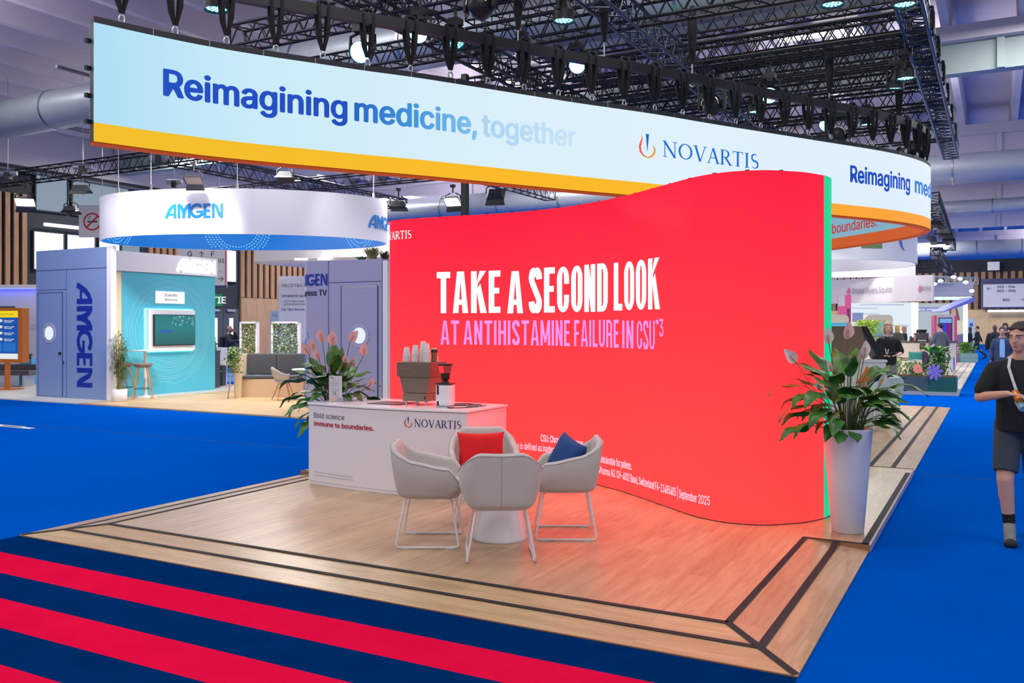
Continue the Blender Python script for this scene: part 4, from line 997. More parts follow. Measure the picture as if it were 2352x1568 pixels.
# sign holder
sx_, sy_ = -6.36, 7.66
sh_ = thing('sign_holder', 'clear upright holder with a printed notice at the left end of the counter', 'sign', (sx_, sy_, TOP), R(14))
m = MB(); m.bb(-.078, .078, -.006, -.003, .008, .29); m.build('front_pane', mat('acrylic', (240, 240, 242), .05, var=0, alpha=.25), sh_)
m = MB(); m.bb(-.08, .08, -.04, .04, 0, .006); m.build('base', mat('acrylic_base', (215, 215, 222), .1, var=0), sh_)
m = MB(); m.bb(-.074, .074, 0, .002, .01, .285); pg = m.build('paper', mat('printed_paper', (206, 200, 220), .7, var=0), sh_)
m = MB(); m.bb(-.074, .05, -.001, 0, .01, .05, 0); m.bb(.02, .074, -.0012, 0, .01, .05, 1); m.build('colour_footer', [mat('amber_print', (232, 150, 90), .7), mat('navy_print', (44, 60, 104), .7)], sh_)
m = MB(); random.seed(5)
for i in range(22):
    if i in (2, 4, 11, 18): continue
    w_ = .06 if i in (0, 1) else random.uniform(.09, .118); m.bb(-.06, -.06+w_, -.0011, -.0001, .262-i*.0095, .265-i*.0095)
m.build('print_line', M_fine, sh_)

# =================================================================== ARMCHAIRS
def fabric(name, rgb, sc_=430.):
    m, nt, b = new_mat(name); p = pos_node(nt, True)
    w1 = nt.nodes.new('ShaderNodeTexNoise'); w1.inputs['Scale'].default_value = sc_; w1.inputs['Detail'].default_value = 3; nt.links.new(p, w1.inputs['Vector'])
    mr = nt.nodes.new('ShaderNodeMapRange'); mr.inputs['From Min'].default_value = .35; mr.inputs['From Max'].default_value = .65; nt.links.new(w1.outputs['Fac'], mr.inputs['Value'])
    mx = nt.nodes.new('ShaderNodeMix'); mx.data_type = 'RGBA'; c = lin(rgb); mx.inputs['A'].default_value = tuple(x*.80 for x in c)+(1,); mx.inputs['B'].default_value = tuple(min(1, x*1.1) for x in c)+(1,)
    nt.links.new(mr.outputs['Result'], mx.inputs['Factor']); nt.links.new(mx.outputs['Result'], b.inputs['Base Color'])
    bp = nt.nodes.new('ShaderNodeBump'); bp.inputs['Strength'].default_value = .4; bp.inputs['Distance'].default_value = .002
    nt.links.new(w1.outputs['Fac'], bp.inputs['Height']); nt.links.new(bp.outputs['Normal'], b.inputs['Normal'])
    b.inputs['Roughness'].default_value = .95; b.inputs['Specular IOR Level'].default_value = .15; b.inputs['Sheen Weight'].default_value = .2
    MATS[name] = m; return m
M_fab = fabric('grey_chair_fabric', (196, 192, 190)); M_wmetal = mat('white_powder_coat', (222, 220, 226), .35, var=0)
def smooth(a, b, x):
    t_ = min(1, max(0, (x-a)/(b-a))); return t_*t_*(3-2*t_)
def make_armchair(label, group=None, fab=None, metal=None):
    """faces +Y, origin on the floor"""
    fab = fab or M_fab; metal = metal or M_wmetal
    t = thing('armchair', label, 'armchair', (0, 0, 0), 0, group)
    # half profile of the tub: plan curve from front of the left arm round the back
    N = 44; Zn = 9; outer, inner = [], []
    def plan(s):   # s -1..1, 0 = back middle; returns top plan point
        a = abs(s); sg = 1 if s >= 0 else -1
        if a < .34: x = a/.34*.175; y = -.275+.0*a
        elif a < .56: q = (a-.34)/.22; x = .175+.095*math.sin(q*PI/2); y = -.275+.13*(1-math.cos(q*PI/2))
        else: q = (a-.56)/.44; x = .27+.012*math.sin(q*PI); y = -.145+q*.395
        return sg*x, y
    def top(s):
        a = abs(s)
        if a < .3: return .79-.006*math.cos(a/.3*PI/2)
        if a < .36: return .79-.01*smooth(.3, .36, a)
        if a < .58: return .78-.115*(a-.36)/.22
        return .665-.03*smooth(.58, .8, a)-.02*smooth(.7, .9, a)-.12*smooth(.9, 1.0, a)**1.5
    th = .028
    for i in range(N+1):
        s = -1+2*i/N; x, y = plan(s); x2, y2 = plan(min(1, s+.02)); x1, y1 = plan(max(-1, s-.02))
        tx, ty = x2-x1, y2-y1; l = math.hypot(tx, ty) or 1; nx, ny = ty/l, -tx/l      # outward
        if nx*x+ny*(y+.0) < 0: nx, ny = -nx, -ny
        h = top(s); co, ci = [], []
        for k in range(Zn+1):
            v = k/Zn; z = .392+(h-.392)*v
            kx = .80+.20*math.sin(min(1, v*1.25)*PI/2); ky = .80+.2*math.sin(min(1, v*1.15)*PI/2)
            fr = -.05*(1-v)*smooth(.6, 1, abs(s))
            if abs(s) < .4: ky = .78+.22*v**.8
            bx_, by_ = x*kx, (y+.0)*ky+fr
            co.append((bx_+nx*th, by_+ny*th, z)); ci.append((bx_-nx*th, by_-ny*th, z+.0))
        outer.append(co); inner.append(ci)
    m = MB(); vs = []; M2 = Zn+1
    for i in range(N+1):
        hs = outer[i][-1]; hi = inner[i][-1]; ctr = ((hs[0]+hi[0])/2, (hs[1]+hi[1])/2, hs[2]+.022)
        vs += outer[i]+[ctr]+inner[i][::-1]
    C_ = 2*M2+1
    fs = [(i*C_+j, (i+1)*C_+j, (i+1)*C_+j+1, i*C_+j+1) for i in range(N) for j in range(C_-1)]
    fs += [(i*C_, i*C_+C_-1, (i+1)*C_+C_-1, (i+1)*C_) for i in range(N)]
    for e_, b_ in ((0, 1), (N, 0)):
        r_ = [e_*C_+j for j in range(C_)]; o_ = []
        cpt_ = len(vs); yy = vs[r_[0]]
        ring_c = [vs[j] for j in r_]
        mid = []
        for j in range(M2): 
            a, c = ring_c[j], ring_c[C_-1-j]; mid.append(((a[0]+c[0])/2, (a[1]+c[1])/2+.03, a[2]-.004*(j == M2-1)))
        vs += mid
        for j in range(M2-1):
            q1 = (r_[j], r_[j+1], cpt_+j+1, cpt_+j); q2 = (cpt_+j, cpt_+j+1, r_[C_-2-j], r_[C_-1-j])
            fs += [q1 if b_ else q1[::-1], q2 if b_ else q2[::-1]]
        fs += [(r_[M2-1], r_[M2], cpt_+M2-1) if b_ else (cpt_+M2-1, r_[M2], r_[M2-1]), (r_[M2], r_[M2+1], cpt_+M2-1) if b_ else (cpt_+M2-1, r_[M2+1], r_[M2])]
    m.add(vs, fs, 0, True)
    m.build('shell', fab, t, weld=True, subsurf=1)
    # seat pad with rounded front
    m = MB(); P = []
    for i in range(17):
        s = -1+2*i/16; x, y = plan(s*.97); P.append((x*.9, y*.88))
    P = P+[(.2, .25), (0, .262), (-.2, .25)]
    zs = [(.375, .84), (.388, .93), (.41, .99), (.45, 1.0), (.475, .98), (.488, .88), (.492, .5)]
    n = len(P); vs = []
    for z, k_ in zs: vs += [(a*k_, (b-.0)*k_, z) for a, b in P]
    fs = [(i*n+j, i*n+(j+1) % n, (i+1)*n+(j+1) % n, (i+1)*n+j) for i in range(len(zs)-1) for j in range(n)]+[tuple(range(n))[::-1], tuple((len(zs)-1)*n+j for j in range(n))]
    m.add(vs, fs, 0, True); m.build('seat', fab, t, weld=True)
    # piping along the top edge and the back seam
    m = MB(); m.tube([((outer[i][-1][0])*1.0, outer[i][-1][1], outer[i][-1][2]-.002) for i in range(N+1)], .003, 5); m.build('piping', fabric('piping_fabric', (170, 166, 166)) if 'piping_fabric' not in MATS else MATS['piping_fabric'], t)
    m = MB(); c_ = outer[N//2]; m.tube([(p[0], p[1]-.001, p[2]) for p in c_], .0016, 4); m.build('back_seam', MATS['piping_fabric'], t)
    # sled base: two side loops
    for sg in (-1, 1):
        m = MB(); a, b = sg*.17, sg*.245; r_ = .03
        pts = [(a, -.14, .39), (a*1.04, -.165, .392), (a*1.1, -.185, .36), (b, -.242, .04), (b, -.238, .015), (b, -.21, .009), (b, .21, .009), (b, .236, .015), (b, .24, .04), (a*1.1, .18, .36), (a*1.04, .155, .392), (a, .13, .39)]
        m.tube(pts, .0085, 8); lg = m.build('sled_leg', metal, t)
        [MB().bb(b-.011, b+.011, g0, g0+.06, 0, .012).build('glide', mat('clear_glide', (205, 208, 215), .4), lg) for g0 in (-.2, .14)]
    m = MB(); m.cyl((-.17, -.14, .39), (.17, -.14, .39), .008, n=8); m.cyl((-.17, .13, .39), (.17, .13, .39), .008, n=8); m.build('under_frame', metal, t)
    return t
def face(frm, to): return math.atan2(-(to[0]-frm[0]), to[1]-frm[1])
TBL = (-3.55, 6.33)
Gc = 'grey armchairs round the white table'
c2 = make_armchair('light grey armchair seen from behind, nearest the camera, before the white table', Gc)
def place(o, x, y, rz, z=PH+.001): o.location = (x, y, z); o.rotation_euler = (0, 0, rz)
place(c2, -3.275, 5.835, R(32))
c1 = copy_tree(c2); c1['label'] = 'empty light grey armchair on the left, facing right towards the table'; place(c1, -3.975, 5.955, R(-62))
c3 = copy_tree(c2); c3['label'] = 'light grey armchair on the right with the blue cushion in it'; place(c3, -3.145, 6.70, R(118))
c4 = copy_tree(c2); c4['label'] = 'light grey armchair at the back with the red cushion, before the counter'; place(c4, -3.97, 6.78, R(214))
# white conical table
tb = thing('round_table', 'low white conical table amid the four grey armchairs', 'table', (TBL[0], TBL[1], PH+.001))
m = MB(); m.lathe([(.222, .0), (.225, .008), (.222, .02), (.19, .17), (.165, .30), (.155, .40), (.165, .455), (.2, .47)], n=48); m.build('base', mat('gloss_white', (232, 228, 236), .12, var=0, coat=.5), tb)
m = MB(); m.lathe([(.215, .471), (.23, .476), (.23, .486), (.22, .49), (0, .49)], n=48, capb=True, capt=False); m.build('table_top', mat('gloss_white', (232, 228, 236)), tb)
# cushions
def cushion(name, label, rgb, loc, rot, w_=.38, h_=.38, th=.07):
    N = 16; vs = []
    for sgn in (1, -1):
        for i in range(N+1):
            for j in range(N+1):
                u, v = -1+2*i/N, -1+2*j/N; e_ = (1-u**4)*(1-v**4)
                pin = 1-.09*(1-abs(u)**2.5)*abs(v)**4-.0*abs(u); pin2 = 1-.09*(1-abs(v)**2.5)*abs(u)**4
                wr = .006*math.sin(5*u+3*v)*e_
                vs.append((u*w_/2*pin2, sgn*(th*e_**.55)+wr, v*h_/2*pin))
    K = (N+1)**2; fs = []
    for i in range(N):
        for j in range(N):
            a = i*(N+1)+j; q = (a, a+1, a+N+2, a+N+1); fs.append(q); fs.append(tuple(K+x for x in q[::-1]))
    m = MB(); m.add(vs, fs, 0, True); o = m.build(name, mat(name+str(rgb[0]), rgb, .85, var=.08, scale=14, bump=.15, bscale=300), None, weld=True)
    o.location = loc; o.rotation_euler = rot; return tag(o, label, 'cushion')
cushion('cushion', 'bright red square cushion leaning in the back armchair', (214, 12, 20), (-3.98, 6.755, .67), (R(14), 0, R(214)), .42, .36)
cushion('cushion', 'dark blue square cushion tilted in the right-hand armchair', (14, 62, 122), (-3.11, 6.66, .70), (R(24), R(-12), R(142)), .40, .34)

# =================================================================== PEACE LILIES
def leaf_mat(name, c1, c2):
    m, nt, b = new_mat(name); n = nt.nodes.new('ShaderNodeTexNoise'); n.inputs['Scale'].default_value = 9; n.inputs['Detail'].default_value = 2
    nt.links.new(pos_node(nt), n.inputs['Vector']); mr = nt.nodes.new('ShaderNodeMapRange'); mr.inputs['From Min'].default_value = .35; mr.inputs['From Max'].default_value = .65; nt.links.new(n.outputs['Fac'], mr.inputs['Value'])
    mx = nt.nodes.new('ShaderNodeMix'); mx.data_type = 'RGBA'; mx.inputs['A'].default_value = lin(c1)+(1,); mx.inputs['B'].default_value = lin(c2)+(1,)
    nt.links.new(mr.outputs['Result'], mx.inputs['Factor']); nt.links.new(mx.outputs['Result'], b.inputs['Base Color'])
    b.inputs['Roughness'].default_value = .4; MATS[name] = m; return m
M_leaf = leaf_mat('lily_leaf', (34, 82, 30), (70, 130, 50)); M_stalk = mat('lily_stalk', (70, 100, 50), .5, var=.1)
M_spathe = mat('white_spathe', (240, 226, 222), .45, var=.03); M_spathep = mat('pink_spathe', (244, 196, 198), .45, var=.08, scale=20); M_spadix = mat('spadix', (196, 150, 110), .8, bump=.8, bscale=200)
def lily_leaf(m, base, az, reach, rise, blade, width, droop, roll=0.):
    """arching stalk then a pointed glossy blade"""
    ca_, sa_ = math.cos(az), math.sin(az); b = Vector(base); out = Vector((ca_, sa_, 0)); side = Vector((-sa_, ca_, 0))
    tip0 = b+out*reach+Vector((0, 0, rise)); ctl = b+out*reach*.25+Vector((0, 0, rise*.8))
    st = [b.lerp(ctl, t_/4).lerp(ctl.lerp(tip0, t_/4), t_/4) for t_ in range(5)]
    m.tube(st, [.006, .005, .0045, .004, .004], 5, mi=1)
    d = (tip0-ctl).normalized(); el = math.asin(max(-1, min(1, d.z))); p = tip0.copy(); K = 10; vs = []
    for k in range(K+1):
        t_ = k/K; w_ = width*math.sin(PI*min(1, (t_*.97+.03)**.72))**.85*(1-.15*t_) if t_ < 1 else 0.001
        e_ = el-droop*t_; dr = out*math.cos(e_)+Vector((0, 0, math.sin(e_))); nrm = side.cross(dr).normalized()
        wave = .012*math.sin(t_*9+az*3)
        for s_, dip in ((-1, 1), (-.5, .45), (0, 0), (.5, .45), (1, 1)):
            sd = side*math.cos(roll)+nrm*math.sin(roll); q = p+sd*(s_*w_/2)-nrm*(-.22*w_*dip*.5)+nrm*wave*abs(s_); vs.append(q)
        p = p+dr*(blade/K)
    fs = [(k*5+j, k*5+j+1, (k+1)*5+j+1, (k+1)*5+j) for k in range(K) for j in range(4)]
    m.add(vs, fs, 0, True)
def lily_flower(parent, base, tip, size, pink, lean):
    base, tip = Vector(base), Vector(tip); mid = base.lerp(tip, .5)+Vector((0, 0, .05)); pts = [base.lerp(mid, t_/5).lerp(mid.lerp(tip, t_/5), t_/5) for t_ in range(6)]
    m = MB(); m.tube(pts, .004, 6); f = m.build('flower_stem', M_stalk, parent)
    d = (Vector(lean)).normalized(); s_ = d.orthogonal().normalized(); n_ = d.cross(s_); c = tip; K = 10; vs = []
    back = Vector((FW[0], FW[1], 0)); n_ = (back-d*back.dot(d)).normalized(); s_ = d.cross(n_)
    for k in range(K+1):
        t_ = k/K; w_ = size*.62*math.sin(PI*min(1, t_**.8*.98+.02))**.8*(1-.1*t_) if k < K else .002
        for a in (-1, -.55, 0, .55, 1):
            q = c+d*(size*(t_*1.0-.06))+s_*(a*w_/2)+n_*(size*(.14-.26*a*a*math.sin(PI*t_)-.1*t_*t_)); vs.append(q)
    m = MB(); m.add(vs, [(k*5+j, k*5+j+1, (k+1)*5+j+1, (k+1)*5+j) for k in range(K) for j in range(4)], 0, True); m.build('spathe', M_spathep if pink else M_spathe, f)
    m = MB(); m.cyl(c, c+d*size*.5, .0075, .005, 8); m.build('spadix', M_spadix, f)
def more(LV, n, seed):
    random.seed(seed); out = list(LV)
    for i in range(n):
        a = random.choice(LV); out.append((a[0]+random.uniform(-.5, .5), a[1]*random.uniform(.5, 1.0), a[2]*random.uniform(.55, 1.0), a[3]*random.uniform(.7, 1), a[4]*random.uniform(.75, 1), a[5]*random.uniform(.8, 1.2)))
    return out
def lily(name, label, cat, x, y, z, rim, seed, leaves, flowers, sc_=1.0):
    random.seed(seed); t = thing(name, label, cat, (x, y, z))
    m = MB()
    for az, reach, rise, blade, width, droop in leaves:
        a = random.uniform(0, 2*PI); r_ = rim*random.uniform(.1, .8)
        lily_leaf(m, (r_*math.cos(az), r_*math.sin(az), 0), az, reach*sc_, rise*sc_, blade*sc_, width*sc_, droop, random.uniform(-.5, .5))
    m.build('foliage', [M_leaf, M_stalk], t)
    for bx_, bz, size, pink, lx in flowers:   # sideways offset and height as seen, leaning sideways
        tip = Vector((RT[0]*bx_, RT[1]*bx_, bz)); base = Vector((RT[0]*bx_*.2, RT[1]*bx_*.2, .02))
        off = random.uniform(-.06, .06); tip += Vector((FW[0]*off, FW[1]*off, 0))
        lily_flower(t, base, tip, size*1.1, pink, (RT[0]*lx, RT[1]*lx, 1))
    return t
random.seed(21)
def az_r(deg): return YAW+R(deg)   # 0 = to the right in the view, 90 = away, 270 = towards the camera
# tall planter on the right
px_, py_ = W(1947, 7.48)
pot = thing('tall_planter', 'tall tapered white floor planter at the right end of the red display', 'planter', (px_, py_, PH+.001))
m = MB(); m.lathe([(.12, 0), (.128, .006), (.196, .845), (.2, .865), (.188, .868), (.182, .84), (.178, .8)], n=48, capt=False); m.build('pot', mat('white_planter', (222, 224, 234), .4, var=.01), pot)
m = MB(); m.lathe([(.005, .815), (.181, .81)], n=32, capb=False, capt=False); m.build('soil', mat('potting_soil', (92, 48, 40), .95, var=.4, scale=60, bump=1, bscale=80), pot)
LV = []
for deg, reach, rise, blade, width, droop in [(180, .30, .40, .30, .085, 1.3), (172, .22, .30, .26, .08, 1.6), (190, .24, .24, .30, .085, 1.5), (200, .20, .12, .26, .08, 1.5), (165, .16, .5, .24, .07, .9), (215, .18, .2, .28, .09, 1.6), (235, .14, .14, .24, .09, 1.7), (250, .12, .32, .22, .1, 1.5), (270, .12, .36, .22, .1, 1.6), (285, .14, .26, .24, .1, 1.7), (300, .14, .30, .24, .1, 1.4), (320, .18, .22, .26, .09, 1.3), (340, .18, .30, .26, .085, 1.2), (0, .26, .40, .30, .08, 1.5), (10, .2, .46, .26, .08, 1.3), (-8, .22, .22, .22, .075, 1.3), (20, .12, .44, .24, .09, .7), (60, .1, .52, .26, .09, .5), (90, .08, .5, .26, .1, .5), (120, .1, .52, .26, .09, .6), (150, .12, .46, .24, .085, .8), (225, .1, .44, .2, .09, 1.4), (305, .08, .46, .2, .09, 1.2), (260, .06, .5, .2, .08, .9), (195, .28, .08, .28, .08, 1.0), (330, .12, .12, .22, .08, 1.1), (240, .2, .05, .2, .085, 1.0), (210, .2, .34, .28, .09, 1.8), (30, .2, .3, .24, .08, 1.3), (45, .14, .36, .24, .08, 1.2), (350, .12, .5, .2, .075, 1.6), (180, .16, .2, .2, .08, 1.7), (275, .04, .3, .2, .08, 1.6), (310, .2, .1, .2, .075, 1.4)]:
    LV.append((az_r(deg), reach*.92, rise*.98, blade*1.2, width*1.55, droop))
lily('peace_lily', 'peace lily with white blooms growing in the tall white planter', 'plant', px_, py_, PH+.815, .15, 3, more(LV, 34, 4),
     [(-.42, .60, .14, False, -.9), (-.15, .76, .13, False, -.1), (.02, .80, .14, True, .05), (-.11, .52, .1, False, -.5), (.125, .62, .13, False, .35), (.145, .66, .12, False, .1), (.25, .42, .1, False, .5), (.13, .36, .09, True, .5)])
# counter plant standing behind the counter on its own pot
qx, qy = W(765, 10.15)
sp = thing('plant_pot', 'dark pot on the floor behind the left end of the counter', 'pot', (qx, qy, PH+.001))
m = MB(); m.lathe([(.14, 0), (.17, .75), (.18, .78), (.165, .78), (.16, .72), (0, .72)], n=32, capt=False); m.build('pot', mat('charcoal_pot', (60, 60, 66), .6), sp)
LV = []
for deg, reach, rise, blade, width, droop in [(180, .22, .34, .30, .10, 1.4), (185, .16, .22, .30, .1, 1.5), (200, .18, .12, .30, .1, 1.6), (215, .16, .02, .30, .1, 1.5), (228, .16, -.06, .28, .09, 1.3), (190, .26, .18, .26, .08, 1.4), (170, .14, .4, .26, .1, 1.1), (150, .08, .42, .26, .11, .7), (100, .04, .48, .28, .12, .2), (80, .05, .44, .28, .11, .3), (250, .08, .34, .26, .11, 1.5), (280, .08, .36, .26, .11, 1.6), (300, .1, .3, .26, .1, 1.5), (330, .14, .2, .26, .1, 1.4), (0, .2, .34, .26, .08, 1.4), (-5, .28, .16, .26, .08, 1.2), (5, .18, .1, .26, .09, 1.5), (20, .12, .36, .24, .09, .9), (345, .16, .04, .24, .09, 1.3), (265, .12, .1, .26, .1, 1.8), (240, .1, .2, .24, .1, 1.7), (310, .14, .06, .24, .1, 1.7), (50, .1, .38, .24, .09, .8), (130, .1, .36, .24, .09, .9), (290, .03, .46, .22, .1, 1.1), (340, .06, .44, .22, .09, 1.0), (205, .08, .44, .22, .09, 1.2)]:
    LV.append((az_r(deg), reach*1.2, rise*1.05, blade*1.2, width*1.5, droop))
lily('peace_lily', 'peace lily with pink blooms behind the left end of the counter', 'plant', qx, qy, PH+.74, .1, 9, more(LV, 44, 8),
     [(-.29, .66, .15, True, -.6), (-.23, .70, .13, True, -.2), (-.13, .80, .15, True, -.25), (-.15, .60, .13, True, -.4), (.0, .76, .17, True, 0.), (.2, .80, .15, True, .7), (.34, .64, .15, True, .1), (.14, .56, .1, True, .1), (.2, .52, .12, True, .5), (.42, .30, .1, True, .6)])
# =================================================================== BLUE-AND-WHITE STAND ON THE LEFT
M_pale = mat('pale_lam', (220, 220, 224), .5, var=.01)
M_bluebounce = mat('blue_bounce_panel', (122, 142, 190), .55, var=.01); M_lil = mat('lilac_panel', (160, 158, 190), .55, var=.01)  # partition: white panel, blue carpet bounce put into its colour
M_navyink = mat('royal_blue_ink', (0, 38, 148), .5, var=0)
M_teal = mat('teal_panel', (78, 182, 204), .55, var=.01); M_cream = mat('birch_panel', (226, 208, 172), .55, var=.04)
M_joint = mat('panel_joint', (60, 70, 120), .7, var=0)
# floors
t = tag(MB().bb(-18.3, -10.3, 13.08, 22.5, .001, .03).build('wooden_floor', wood('light_oak_floor', (222, 188, 144), (204, 166, 120), 'X', (1.2, .18), .4)), 'light wooden floor of the blue and white stand on the left', 'floor')
tag(MB().bb(-28.2, -18.31, 13.08, 19.5, .001, .028).build('white_floor', mat('white_vinyl', (208, 208, 206), .5)), 'white vinyl floor left of the blue-tinged white panel', 'floor')
# white block with blue bounce in its colour and a door
blk = thing('blue_bounce_partition', 'tall white wall block, blue bounce in its colour, with vertical dark blue lettering and a door', 'partition', (0, 0, 0))
MB().bb(-21.04, -18.36, 13.88, 13.95, .03, 3.64).build('front_panel', M_bluebounce, blk)
MB().bb(-21.04, -18.97, 13.96, 17.4, .03, 3.62).build('side_wall', M_pale, blk)
MB().bb(-18.36, -18.2, 13.86, 14.0, .03, 3.66).build('white_fin', M_white, blk)
m = MB(); m.bb(-21.0, -18.36, 13.875, 13.88, 3.14, 3.155); m.bb(-19.86, -19.85, 13.875, 13.88, .03, 3.14); m.bb(-21.0, -19.86, 13.875, 13.88, 2.66, 2.67); m.build('panel_joint', M_joint, blk)
dr = MB().bb(-20.93, -20.01, 13.868, 13.88, .06, 2.58).build('door', M_bluebounce, blk)
m = MB(); m.bb(-20.95, -20.93, 13.866, 13.88, .05, 2.6); m.bb(-20.01, -19.99, 13.866, 13.88, .05, 2.6); m.bb(-20.95, -19.99, 13.866, 13.88, 2.58, 2.6); m.build('door_gap', M_joint, dr)
def porthole(x, y, z, par):
    m = MB(); m.cyl((x, y, z), (x, y-.012, z), .25, n=32); m.build('porthole_ring', mat('porthole_rim', (170, 172, 205), .3, var=0), par)
    m = MB(); m.cyl((x, y-.013, z), (x, y-.016, z), .165, n=32); m.build('porthole_glass', emis('porthole_light', (236, 244, 255), .95), par)
    m = MB()
    for k in range(8): a = 2*PI*k/8; m.cyl((x+.205*math.cos(a), y-.012, z+.205*math.sin(a)), (x+.205*math.cos(a), y-.018, z+.205*math.sin(a)), .012, n=6)
    m.build('porthole_bolt', M_steel, par)
porthole(-20.49, 13.868, 1.6, dr)
MB().bb(-20.1, -20.04, 13.83, 13.868, 1.08, 1.14).build('door_handle', M_black, dr)
MB().bb(-20.0, -19.93, 13.86, 13.88, .86, .93).build('door_lock', M_steel, blk)
s = fit(block_word(), width=2.52, height=.58); m = MB(); lay(m, s, lambda x, y: (-19.46+y, 13.874, 2.83-x)); m.build('lettering', M_navyink, blk)
MB().bb(-20.8, -20.6, 14.2, 14.5, 3.62, 3.68).build('roof_box', M_black, blk)
# teal wall
tw = thing('teal_partition', 'teal display wall with white dotted rings under a glowing white name', 'partition', (0, 0, 0))
MB().bb(-18.965, -18.94, 13.96, 14.72, .03, 3.12).build('birch_strip', M_cream, tw)
MB().bb(-18.965, -18.93, 14.72, 17.7, .03, 3.12).build('teal_panel', M_teal, tw)
MB().bb(-18.965, -18.86, 13.96, 17.72, 3.13, 3.62).build('header', M_white, tw)
s = fit(block_word(), width=1.32, height=.36); m = MB(); lay(m, s, lambda x, y: (-18.85, 16.32+x, 3.2+y)); m.build('lit_lettering', emis('halo_letters', (240, 250, 255), 5), tw)
m = MB(); random.seed(11)
for ri, r in enumerate((.78, .84, .92, 1.0, 1.06, 1.16, 1.22, 1.3, 1.36)):
    n = int(2*PI*r/.036); a0 = random.uniform(0, 6); gaps = [(random.uniform(0, 2*PI), random.uniform(.3, .9)) for _ in range(4)]
    for k in range(n):
        a = 2*PI*k/n
        if any(abs((a-g+PI) % (2*PI)-PI) < w_/2 for g, w_ in gaps): continue
        y, z = 16.15+r*math.cos(a)*.98, 1.62+r*math.sin(a)
        if y < 14.75 or y > 17.65 or z < .1: continue
        m.add([(-18.925, y+.009*math.cos(b), z+.009*math.sin(b)) for b in [PI*i/3 for i in range(6)]], [tuple(range(6))])
m.build('dotted_rings', mat('pale_dots', (170, 224, 236), .5, var=0), tw)
MB().bb(-18.93, -18.80, 15.40, 16.88, 1.14, 2.19).build('screen_backing', M_white, tw)
m = MB(); m.bb(-18.925, -18.90, 15.37, 15.40, 1.12, 2.22); m.bb(-18.925, -18.90, 15.37, 16.9, 2.19, 2.22); m.bb(-18.925, -18.90, 15.37, 16.9, 1.11, 1.14); m.build('glow_strip', emis('cyan_strip', (120, 240, 255), 3), tw)
tv = thing('television', 'wall-mounted screen showing teal artwork on the teal wall', 'television', (-18.79, 16.18, 1.67))
MB().bb(0, .05, -.655, .655, -.4, .4).build('housing', M_black, tv, bevel=.004)
MB().bb(.05, .052, -.635, .635, -.375, .385).build('screen', emis_ramp('tv_teal', [(0, (8, 96, 100)), (.6, (14, 130, 132)), (1, (20, 120, 128))], 'Z', 1.3, 2.05, .9), tv)
m = MB(); random.seed(2)
for k in range(60):
    y, z = random.uniform(-.1, .62), random.uniform(.12, .36); r = random.uniform(.008, .035); m.add([(.0535, y+r*math.cos(b), z+r*.7*math.sin(b)) for b in [PI*i/4 for i in range(8)]], [tuple(range(8))])
m.build('picture_bubbles', emis('tv_pale', (120, 190, 186), .8), tv)
MB().bb(.053, .0545, -.5, -.1, -.06, .0).build('button_bar', emis('tv_blue', (20, 90, 190), .9), tv)
sg = thing('lit_sign', 'small glowing white sign with two grey words above the screen', 'sign', (-18.92, 16.15, 2.36)); MB().bb(0, .06, -.44, .44, 0, .31).build('sign_box', emis('lit_white', (250, 253, 255), 1.1), sg)
for w_, z in (('Scientific', .18), ('Resources', .07)):
    s = fit(text2d(w_, 1, .014), width=.42 if w_[0] == 'S' else .4); wd = max(x for x, _ in s[0]); m = MB(); lay(m, s, lambda x, y: (.062, -wd/2+x, z+y)); m.build('lettering', mat('grey_print', (60, 66, 78), .6), sg)
# oval hanging banner
c_ = W(565, 22.0); nseg = 96
def oval(a, r=0.): 
    A_, B_ = 3.47+r, 2.2+r; return (c_[0]+RT[0]*A_*math.cos(a)+FW[0]*B_*math.sin(a), c_[1]+RT[1]*A_*math.cos(a)+FW[1]*B_*math.sin(a))
ov = thing('oval_hanging_banner', 'white oval hanging banner with blue name outside and bright blue inside', 'banner', (0, 0, 0))
def oband(r, z0, z1, name, mt_):
    m = MB(); P = [oval(2*PI*k/nseg, r) for k in range(nseg)]; vs = []
    for a, b in P: vs += [(a, b, z0), (a, b, z1)]
    m.add(vs, [(2*k, (2*k+2) % (2*nseg), (2*k+3) % (2*nseg), 2*k+1) for k in range(nseg)], 0, True); return m.build(name, mt_, ov)
oband(0, 3.82, 4.83, 'outer_skin', mat('stretch_white', (226, 224, 232), .7, var=.0)); oband(-.05, 3.82, 4.83, 'inner_skin', emis('inner_blue_skin', (0, 126, 232), .8))  # lit interior put into the blue skin as a glow
m = MB(); vs = []
for k in range(nseg):
    a, b = oval(2*PI*k/nseg), oval(2*PI*k/nseg, -.05); vs += [(a[0], a[1], 3.82), (b[0], b[1], 3.82), (a[0], a[1], 4.83), (b[0], b[1], 4.83)]
m.add(vs, [(4*k, 4*k+1, (4*k+5) % (4*nseg), (4*k+4) % (4*nseg)) for k in range(nseg)]+[(4*k+2, (4*k+6) % (4*nseg), (4*k+7) % (4*nseg), 4*k+3) for k in range(nseg)]); m.build('edge_profile', M_white, ov)
def oangle(px, near=True):
    best = (1e9, 0)
    for k in range(720):
        a = PI+PI*k/720 if near else PI*k/720; x, y = oval(a); d = x*FW[0]+y*FW[1]; l = x*RT[0]+y*RT[1]; e_ = abs(CX+F*l/d-px)
        if e_ < best[0]: best = (e_, a, d)
    return best[1], best[2]
cum = [0.]
for k in range(1, 1441):
    p, q = oval(PI+PI*(k-1)/1440*2), oval(PI+PI*k/1440*2); cum.append(cum[-1]+math.hypot(q[0]-p[0], q[1]-p[1]))
